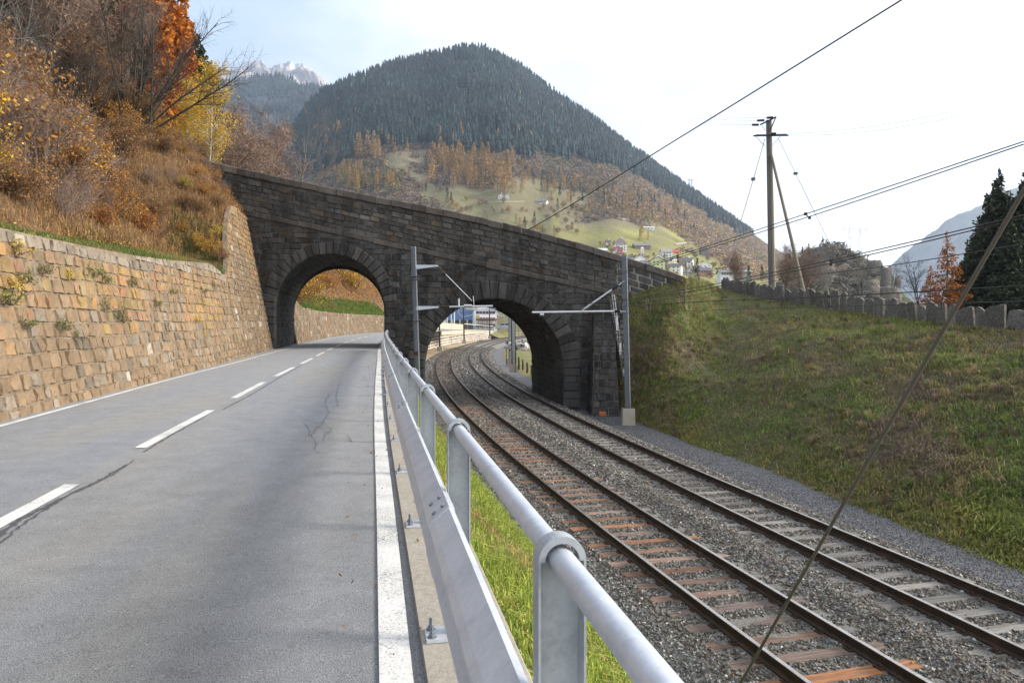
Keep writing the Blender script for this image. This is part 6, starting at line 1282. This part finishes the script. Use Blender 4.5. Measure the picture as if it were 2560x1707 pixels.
V_ = [(1552, 628, 30, 34, WH, PU_, 'white house with a brown pyramid roof above the pink house', dict(kind='hip', wins=(4, 3))), (1543, 638, 28, 22, PK, PU_, 'pink house with a shallow gable roof', dict(front='gable', roofh=.3, wins=(4, 2))),
 (1607, 624, 40, 18, (.30, .20, .17), GRr, 'long brown house with a grey roof beside the orange tree', dict(wins=(5, 2))), (1606, 650, 8, 34, CR, (.7, .69, .66), 'slim pale church bell tower in the middle of the village', dict(kind='spire', roofh=.15, wins=(1, 1), name='church_tower', over=.1, chim=False, lab_cat='church tower')),
 (1602, 662, 38, 24, WH, (.34, .31, .27), 'wide pale house with a light gable roof at the foot of the bell tower', dict(front='gable', roofh=.5, rz=.15)), (1612, 672, 34, 20, (.38, .35, .36), (.21, .17, .19), 'low house with a violet grey roof right behind the parapet', dict(roofh=.65, wins=(2, 1))),
 (1645, 674, 36, 32, YG, DKR, 'yellow green gabled house just above the parapet', dict(front='gable', roofh=.28, wins=(3, 3), rz=.1)), (1647, 656, 26, 22, WH, GRr, 'white gabled house behind the yellow green one', dict(front='gable', roofh=.5)),
 (1668, 648, 26, 26, WH, (.30, .28, .26), 'cream house with a flat grey roof and balconies', dict(roofh=.3, wins=(3, 3))), (1714, 668, 30, 24, WH, PU_, 'big white house with a violet grey roof behind the hanging clamp', dict(roofh=.4, rz=-.5)),
 (1684, 680, 36, 22, WH, DKR, 'white house with a dark wooden upper floor and black roof', dict(roofh=.35, front='eave', rz=-.35)), (1716, 690, 26, 18, GY, GRr, 'low grey stone house left of the conical spruce', dict(roofh=.45)), (1765, 692, 34, 24, (.30, .19, .13), DKR, 'brown wooden chalet with a dark roof right of the conical spruce', dict(roofh=.35, rz=.1, wins=(4, 2))),
 (1762, 672, 36, 18, WH, (.55, .53, .50), 'pale house with a light grey roof behind the brown chalet', dict(front='gable', roofh=.5)), (1760, 640, 16, 26, (.19, .16, .15), DKR, 'dark narrow barn below the upper wire pair', dict(kind='shed', roofh=.15, wins=(1, 1))), (1689, 634, 18, 10, (.5, .2, .16), (.45, .10, .08), 'small building with a bright red roof', dict(roofh=.6, wins=(2, 1))),
 (1505, 632, 26, 12, (.45, .47, .52), (.60, .60, .60), 'low house with a pale roof at the left end of the village', dict(roofh=.5, wins=(2, 1))), (1521, 612, 11, 12, WH, DKR, 'tiny white house with a black roof above the left end of the village', dict(roofh=.4, wins=(1, 1))), (1572, 660, 22, 14, (.36, .27, .27), (.26, .17, .15), 'reddish roofed house half hidden by the parapet', dict(roofh=.5, wins=(2, 1))),
 (1818, 690, 34, 15, WH, GRr, 'long white house with a dark roof left of the rust orange larch', dict(Z_=300, roofh=.4, wins=(5, 1))), (1845, 682, 64, 6, GY, (.33, .34, .37), 'very long low grey roofed shed behind the white house', dict(Z_=320, roofh=.6, wins=(4, 1), dep=.3)), (1531, 648, 16, 12, (.5, .46, .4), (.22, .17, .16), 'small house below the pink one', dict(roofh=.5, wins=(2, 1))),
 (1735, 602, 7, 9, WH, (.5, .14, .10), 'tiny white house with a red top on the sunny slope', dict(wins=(1, 1))), (1252, 497, 14, 14, (.62, .60, .55), GRr, 'left one of the two pale farmhouses on the high meadow', dict(front='gable', roofh=.5, group='farmhouses on the high meadow', wins=(2, 1))), (1268, 497, 12, 12, (.66, .63, .56), GRr, 'right one of the two pale farmhouses on the high meadow', dict(front='gable', roofh=.5, group='farmhouses on the high meadow', wins=(2, 1))),
 (1350, 511, 32, 13, (.60, .58, .55), (.18, .14, .15), 'long farm building with dark and white walls on the high green meadow', dict(roofh=.5, group='farmhouses on the high meadow', rz=-.3, wins=(4, 1))), (1488, 494, 16, 8, (.4, .38, .38), GRr, 'small grey farm roof at the edge of the mixed slope', dict(roofh=.5, group='farmhouses on the high meadow', wins=(1, 1))), (1621, 573, 30, 6, (.7, .7, .7), (.62, .64, .66), 'long low pale greenhouse above the village', dict(roofh=.3, wins=(3, 1), dep=.25, name='greenhouse', chim=False, lab_cat='greenhouse'))]
rv = random.Random(3)
def bare_crown(seed, pal):
    r = np.random.default_rng(seed); nq = 240; c = r.normal(size=(nq, 3)); c /= np.linalg.norm(c, axis=1)[:, None]; c *= r.uniform(.4, 1, (nq, 1)) * [.36, .36, .36]; c[:, 2] += .62; V, Fq = tri_soup(c, None, .05, r, 1.6); sg_ = [(np.array([0, 0, -.05]), np.array([0, 0, .6]), .02, .01)]
    return Plant([('trunk', segmesh(sg_, 4, 'trunk'), M_bark), ('crown', npmesh('crown', V, Fq, col=leafcol(r, nq, pal, .2)), M_attr)])
BC = [bare_crown(301, [(.24, .18, .13), (.28, .20, .13)]), bare_crown(302, [(.34, .22, .08), (.30, .24, .09)]), bare_crown(303, [(.14, .16, .06), (.20, .17, .08)])]
for k in range(64):
    px_ = rv.uniform(1485, 1800); lo_ = np.interp(px_, [1480, 1700, 1800], [646, 678, 696]); q_ = rv.choice([0, 0, 0, 1, 2]); put_far(BC[q_], px_, lo_ - rv.uniform(-8, 44) * rv.random(), rv.uniform(11, 22), 'bare_tree', ['brown leafless tree', 'yellowish tree', 'olive green tree'][q_] + ' among the houses of the village', 'tree', 'trees among the village houses')
for k in range(46):
    px_ = rv.uniform(1130, 1470); put_far(BC[rv.choice([0, 0, 1])], px_, rv.uniform(520, 590) if px_ > 1300 else rv.uniform(500, 545), rv.uniform(12, 24), 'bare_tree', 'brown leafless tree on the meadow below the high farmhouses', 'tree', 'leafless trees below the farmhouses')
for k in range(16):
    px_ = 1500 + 300 * (k + rv.uniform(-.3, .3)) / 16; lo_ = np.interp(px_, [1480, 1700, 1800], [640, 672, 690]); V_.append((px_, lo_ - rv.uniform(-8, 14), rv.uniform(14, 24), rv.uniform(9, 16), rv.choice([WH, CR, WH, GY, (.45, .33, .25)]), rv.choice([GRr, PU_, DKR, (.30, .28, .26)]), 'small plain house squeezed between the bigger houses of the village', dict(roofh=.45, rz=rv.uniform(-.6, .6), front=rv.choice(['gable', 'eave']), wins=(3, 1))))
for (a, b, c, d_, e, f, g, k) in V_: house(a, b, c, d_, e, f, g, **k)
# small farm lane with pale retaining wall, draped on the slope
def ribbon(pts, wpx, m, name='path', lift=.5):
    V = []
    for (a, b) in pts:
        h = on_hill(a, b)
        if h: V.append((h + Vector((0, -.3, lift)), h + Vector((0, .6, lift + wpx / F * h.y))))
    me = npmesh(name, [tuple(x) for p in V for x in p], np.array([[2 * i, 2 * i + 2, 2 * i + 3, 2 * i + 1] for i in range(len(V) - 1)])); tag(link(name, me, m), kind='structure')
M_lane = mat('pale_lane', (.30, .28, .22)); ribbon([(x, 535 + (x - 1500) * .255) for x in range(1500, 1586, 6)], 3, M_lane); ribbon([(x, 507 - (x - 1200) * .01) for x in range(1200, 1320, 8)], 2, M_lane); ribbon([(x, 612 - (x - 1700) * .12) for x in range(1690, 1780, 6)], 4, M_lane)
# ------------------------------------------------------------ beyond the railway arch: walls, station, van, cows, stumps
yy = np.arange(96, 192, 2.0); xw, yw = rail_off(yy, -4.1)
root = empty('retaining_wall', (0, 0, 0), 'curved stone wall with white joints along the left side of the tracks beyond the bridge', 'wall')
yi = lambda s: np.interp(s, yy, yy)
def mpf(s, h, d):
    x, y = rail_off(s, -4.1); dx = (railX(s + .5) - railX(s - .5)); n_ = np.sqrt(1 + dx * dx); return x + (d - .08 * h) / n_, y - dx * (d - .08 * h) / n_, zt(s) - .5 + h
htop = lambda s: np.interp(s, [96, 130, 160, 190], [2.9, 2.5, 2.0, 1.5])
cl = cells(96, 190, 0, 3.2, .5, (.7, 1.3), 91); cl = cl[cl[:, 2] < htop(cl[:, 0]) - .2]
stones('stone_courses', mpf, cl, lambda s, h, r: np.array([.25, .20, .155]) * np.exp(r.normal(0, .25, (len(s), 1))), M_stone, root, lambda s, h: (s, np.minimum(h, htop(s)), np.ones(len(s), bool)), nu=4, nv=4, prot=.04, gap=.05, seed=92)
ss, hh = np.meshgrid(yy, np.linspace(0, 1, 3)); x, y, z = mpf(ss, hh * htop(ss), 0 * ss); link('mortar', npmesh('mortar', np.stack([x, y, z], -1).reshape(-1, 3), gridF(3, len(yy))), mat('white_mortar', (.62, .58, .52)), root)
def thick(name, y0, y1, h0, h1, o, label, cat):
    ys = np.arange(y0, y1 + .1, 2.0); x, y = rail_off(ys, o); x2, y2 = rail_off(ys, o - .35); H0 = zt(ys) + np.interp(ys, [y0, y1], h0); H1 = np.interp(ys, [y0, y1], h1)
    V = np.stack([np.stack([x, y, H0], -1), np.stack([x, y, H1], -1), np.stack([x2, y2, H1], -1), np.stack([x2, y2, H0], -1)], 0); k = len(ys); V = V.reshape(-1, 3)
    e = [[0, k, 2 * k, 3 * k], [k - 1, 4 * k - 1, 3 * k - 1, 2 * k - 1]]
    tag(link(name, npmesh(name, V, [gridF(4, k), np.array(e)]), M_tan), label, cat)
thick('concrete_wall', 92, 158, (2.3, 1.5), (4.6, 5.45), -4.0, 'tall smooth tan concrete wall above the curved stone wall beyond the bridge', 'wall')
thick('concrete_wall', 158.5, 196, (1.4, 1.0), (4.35, 4.6), -4.4, 'low tan concrete wall with railing in front of the white station building', 'wall')
# platform ground behind the walls
yy = np.arange(128, 200, 4.0); x1, y1 = rail_off(yy, -4.3); X = np.stack([x1 - 60, x1 - 20, x1]); Y = np.stack([yy, yy, y1]); Z = np.stack([0 * yy + 4.6, 0 * yy + 4.3, 0 * yy + 4.2]); tag(sheet('pavement', X, Y, Z, mat('yard_asphalt', (.20, .20, .20)), flip=True), kind='structure')
yy = np.arange(196, 262, 3.0); x1, y1 = rail_off(yy, -3.0); X = np.stack([x1 - 90, x1 - 8, x1 - 3, x1]); Y = np.stack([yy + 0, yy, yy, yy]); Z = np.stack([0 * yy + 4.8, 0 * yy + 4.6, zt(yy) + .8, zt(yy) - .4]); tag(sheet('meadow', X, Y, Z, mat('meadow_ground'), flip=True), kind='structure')
X, Y = np.meshgrid(np.linspace(-150, 160, 12), np.linspace(255, 352, 8), indexing='ij'); tag(sheet('meadow', X, Y, np.interp(Y, [255, 352], [4.6, 6.2]), mat('meadow_ground')), kind='structure')
rl2 = empty('railing', (0, 0, 0), 'dark railing with a pale top rail on the low tan wall before the station', 'railing'); tb = MB(); pts = []
for k in range(26):
    y = 160 + k * 1.4; x, yv = rail_off(y, -4.6); z = float(np.interp(y, [158.5, 196], [4.35, 4.6])); mb = MB(); mb.tube([(float(x), float(yv), z), (float(x), float(yv), z + 1.25)], .07, 5); mb.build('post', M_black, rl2); pts.append((float(x), float(yv), z + 1.28))
tb.tube(pts, .06, 6); tb.build('top_rail', M_white, rl2); tb = MB(); tb.tube([(a, b, c - .65) for a, b, c in pts], .035, 5); tb.build('middle_rail', M_black, rl2)
# station building
stn = house(1214, 822, 56, 66, (.70, .72, .76), (.40, .39, .37), 'white station building with rows of small windows and a grey gable roof behind the railing', Z_=235, roofh=.27, kind='gable', front='gable', dep=1.2, wins=(6, 3), name='station_building', group=None, rz=.12, over=.35, lab_cat='building')
mb = MB(); 
W_ = 56 / F * 235
mb.box((.5, -1.3, 3.3), (W_ * .95, 2.6, .22)); mb.build('canopy', mat('red_trim', (.40, .20, .18)), stn)
for x in (-2.6, -1.2, .4, 1.9, 3.2): mb = MB(); mb.box((x, -2.3, 1.6), (.22, .22, 3.3)); mb.build('pillar', mat('red_post', (.26, .13, .11)), stn)
mb = MB(); mb.box((-2.6, -.15, 4.0), (1.0, .1, 1.0)); mb.build('sign', mat('olive_sign', (.36, .34, .08)), stn)
bl = empty('shelter', tuple(P(1150, 822, 245)), 'blue clad platform shelter left of the white station building', 'shelter'); mb = MB(); mb.box((0, 2, 4.4), (10.5, 4, 2.9)); mb.build('blue_panel', mat('blue_sheet', (.13, .20, .38), rough=.5), bl); mb = MB(); mb.prism([(-5.6, 0), (5.6, 0), (0, 1.9)], (0, -.1, 5.9), (0, 4.3, 5.9)); mb.build('roof', mat('blue_roof', (.16, .24, .42), rough=.5), bl)
for x in (-5.0, -2.5, 0, 2.5, 5.0): mb = MB(); mb.box((x, 0, 1.5), (.28, .28, 3.2)); mb.build('pillar', M_white, bl)
mb = MB(); mb.box((0, 3.5, 1.5), (10, .15, 3)); mb.build('back_wall', mat('wall_grey', (.25, .25, .27)), bl)
for k, (px, h) in enumerate(((1110, 4), (1118, 4.5), (1128, 6.5), (1136, 8.5))):
    mb = MB(); p = P(px, 812, 170); mb.tube([p, p + Vector((0, 0, h * .62))], .11, 6); tag(mb.build('pole', M_white), ['short white pole behind the tan wall, leftmost', 'short white pole behind the tan wall, second from left', 'white pole just left of the blue shelter', 'tall white pole in front of the blue shelter'][k], 'pole', 'white poles behind the tan wall')
# van
def van(loc, rz, col, label, L_=5.0, W=1.9, H=1.95):
    r_ = empty('van', loc, label, 'van', None, rz=rz); pr = [(-L_/2, .35), (-L_/2, 1.05), (-L_/2 + .55, 1.15), (-L_/2 + 1.35, H - .05), (-L_/2 + 1.7, H), (L_/2 - .15, H), (L_/2, H - .25), (L_/2, .35)]
    mb = MB(); n = len(pr); V = [(x, -W/2, z) for x, z in pr] + [(x, W/2, z) for x, z in pr]; mb.add(V, [np.array([[i, (i+1) % n, n + (i+1) % n, n + i] for i in range(n)])[:, ::-1], np.array([list(range(n))[::-1]]), np.array([list(range(n, 2*n))])]); mb.build('body', mat('van_paint', col, rough=.3, metal=.3), r_)
    for x in (-L_/2 + .9, L_/2 - 1.0):
        for s_ in (-1, 1):
            mb = MB(); mb.tube([(x, s_ * (W/2 - .2), .34), (x, s_ * (W/2 + .01), .34)], .34, 14); wv_ = mb.build('wheel', M_black, r_); mb = MB(); mb.tube([(x, s_ * (W/2), .34), (x, s_ * (W/2 + .03), .34)], .19, 10); mb.build('rim', M_galv, wv_)
    for s_ in (-1, 1):
        mb = MB(); y = s_ * (W/2 + .008); mb.add([(-L_/2 + .75, y, 1.15), (-L_/2 + 1.4, y, H - .2), (-.2, y, H - .2), (-.2, y, 1.15)], np.array([[0, 3, 2, 1] if s_ > 0 else [0, 1, 2, 3]])); mb.add([(-.05, y, 1.2), (-.05, y, H - .2), (L_/2 - .3, y, H - .2), (L_/2 - .3, y, 1.2)], np.array([[0, 3, 2, 1] if s_ > 0 else [0, 1, 2, 3]])); mb.build('side_window', M_glass, r_)
    mb = MB(); mb.add([(-L_/2 + .52, -W/2 + .12, 1.17), (-L_/2 + .52, W/2 - .12, 1.17), (-L_/2 + 1.30, W/2 - .16, H - .12), (-L_/2 + 1.30, -W/2 + .16, H - .12)], np.array([[0, 3, 2, 1]])); mb.build('windscreen', M_glass, r_).location = (-.015, 0, .012)
    for s_ in (-1, 1): mb = MB(); mb.box((-L_/2, s_ * .7, .85), (.06, .3, .2)); mb.build('headlight', M_white, r_)
    return r_
van(tuple(P(1262, 823, 212)), .08, (.33, .34, .37), 'silver van parked by the station seen through the railway arch')
sg = empty('signal_frame', tuple(P(1299, 852, 150)), 'slender lattice signal frame with a red panel beyond the arch', 'signal')
for x in (-1.6, -.2, .6, 1.9): mb = MB(); mb.tube([(x, 0, -.6), (x, 0, 7.6)], .06, 5); mb.build('upright', M_mast, sg)
mb = MB(); mb.box((-.6, -.1, 5.6), (.9, .1, 2.4)); mb.build('red_panel', mat('red_sign', (.55, .04, .10)), sg); mb = MB(); mb.box((.9, -.1, 5.9), (1.1, .1, 2.0)); mb.build('white_panel', M_white, sg); 
for z in (1.4, 3.6, 5.0): mb = MB(); mb.tube([(-1.7, 0, z), (2.0, 0, z)], .05, 4); mb.build('cross_rail', M_mast, sg)
# stumps of the timber fence
fs = empty('post_fence', tuple(P(1300, 925, 66)), 'row of short dark timber posts in the grass right of the tracks beyond the bridge', 'fence')
for k, (px, pt, pb, w_) in enumerate(((1288, 878, 912, .5), (1297, 892, 921, .34), (1307, 899, 921, .34), (1318, 906, 929, .36), (1329, 913, 934, .36), (1291, 858, 876, .4), (1295, 855, 869, .4), (1300, 853, 868, .4), (1305, 849, 868, .4), (1319, 846, 861, .4))):
    Zs = 8700 / (pb - 800); mb = MB(); a, b = P(px, pb + 3, Zs), P(px - .5, pt, Zs); mb.tube([a, (a + b) / 2 + Vector((.02, 0, 0)), b], [w_ / 3.2, w_ / 3.4, w_ / 3.8], 6); o = mb.build('post', M_barkd, fs); o.matrix_parent_inverse = Matrix.Translation(-fs.location)
# cows lying in the grass
def cow(loc, rz, label, flip=False):
    bm = bmesh.new(); J = [(0, 0, .55), (.5, 0, .6), (1.0, 0, .62), (1.35, 0, .8), (1.55, 0, .98), (1.85, 0, .88), (-.45, 0, .6), (-.85, 0, .52), (.9, .28, .28), (1.25, .34, .12), (.95, .3, .08), (-.6, .32, .25), (-.2, .42, .12), (.9, -.28, .28), (1.25, -.34, .12), (-.6, -.32, .25), (-.2, -.42, .12), (-1.0, 0, .3)]
    E = [(0, 1), (1, 2), (2, 3), (3, 4), (4, 5), (0, 6), (6, 7), (2, 8), (8, 9), (9, 10), (6, 11), (11, 12), (2, 13), (13, 14), (6, 15), (15, 16), (7, 17)]
    Rr = [.42, .42, .34, .24, .19, .11, .42, .28, .14, .09, .06, .2, .1, .14, .09, .2, .1, .04]
    vs_ = [bm.verts.new(p) for p in J]; [bm.edges.new((vs_[a], vs_[b])) for a, b in E]; me = bpy.data.meshes.new('cow'); bm.to_mesh(me); bm.free()
    o = link('cow', me); sk = o.modifiers.new('skin', 'SKIN')
    for i, v in enumerate(me.skin_vertices[0].data): v.radius = (Rr[i], Rr[i]); v.use_root = (i == 0)
    o.modifiers.new('sub', 'SUBSURF').levels = 1; bpy.context.view_layer.update(); dg = bpy.context.evaluated_depsgraph_get(); m2 = bpy.data.meshes.new_from_object(o.evaluated_get(dg)); o.modifiers.clear(); o.data = m2
    m2.materials.clear(); m2.materials.append(mat('cow_hide', (.62, .60, .57), n1=(1.6, 1.0, (.03, .025, .022)), rough=.85)); o.location = loc; o.rotation_euler = (0, 0, rz)
    for s_ in (-1, 1): mb = MB(); mb.tube([(1.52, s_ * .16, 1.05), (1.46, s_ * .34, 1.08)], [.05, .02], 6); mb.build('ear', M_black, o)
    return tag(o, label, 'cow', 'cows resting in the grass beyond the bridge')
cow(tuple(P(1299, 878, 78)), 2.6, 'white and black cow lying in the grass right beside the broad grey mast'); cow(tuple(P(1319, 878, 78)), .3, 'black headed brown and white cow lying nearest the arch wall')
# ------------------------------------------------------------ air
bm = bmesh.new(); bmesh.ops.create_cube(bm, size=1)
for v in bm.verts: v.co = Vector((v.co.x * 9000 + 400, (v.co.y + .5) * 6800 - 160, (v.co.z + .5) * 3000 - 420))
me = bpy.data.meshes.new('haze'); bm.to_mesh(me); bm.free(); hm = bpy.data.materials.new('haze'); hm.use_nodes = True; t = hm.node_tree; t.nodes.remove(t.nodes['Principled BSDF'])
pv = N(t, 'ShaderNodeVolumePrincipled'); pv.inputs['Color'].default_value = (.62, .77, 1.0, 1); pv.inputs['Density'].default_value = HAZE; pv.inputs['Anisotropy'].default_value = .35; t.links.new(pv.outputs[0], t.nodes['Material Output'].inputs['Volume'])
tag(link('haze', me, hm), 'thin pale bluish air between the camera and the distant mountains', 'haze', kind='stuff')
# ------------------------------------------------------------ every label singles out one thing where that is possible
ORD = ['leftmost', 'second from left', 'third from left', 'fourth from left', 'fifth from left', 'sixth from left', 'seventh from left', 'eighth from left', 'ninth from left', 'tenth from left']
_by = {}
bpy.context.view_layer.update()
def _cen(o):
    ms = [c for c in [o] + list(o.children) if c.type == 'MESH']
    if not ms: return o.matrix_world.translation
    m = ms[-1]; b = sum((Vector(c) for c in m.bound_box), Vector()) / 8; return m.matrix_world @ b
for o in S.objects:
    if o.parent is None and 'label' in o and o.get('kind') is None: _by.setdefault(o['label'], []).append(o)
for lb, os_ in _by.items():
    if len(os_) < 2 or len(os_) > 100: continue
    os_.sort(key=lambda o: _cen(o).x / max(_cen(o).y, .1))
    for k, o in enumerate(os_):
        o['label'] = ' '.join(lb.split()[:12]) + ', ' + ('rightmost' if k == len(os_) - 1 else ORD[k] if k < 10 else '%d%s from left' % (k + 1, {1: 'st', 2: 'nd', 3: 'rd'}.get((k + 1) % 10 if (k + 1) // 10 != 1 else 0, 'th')))
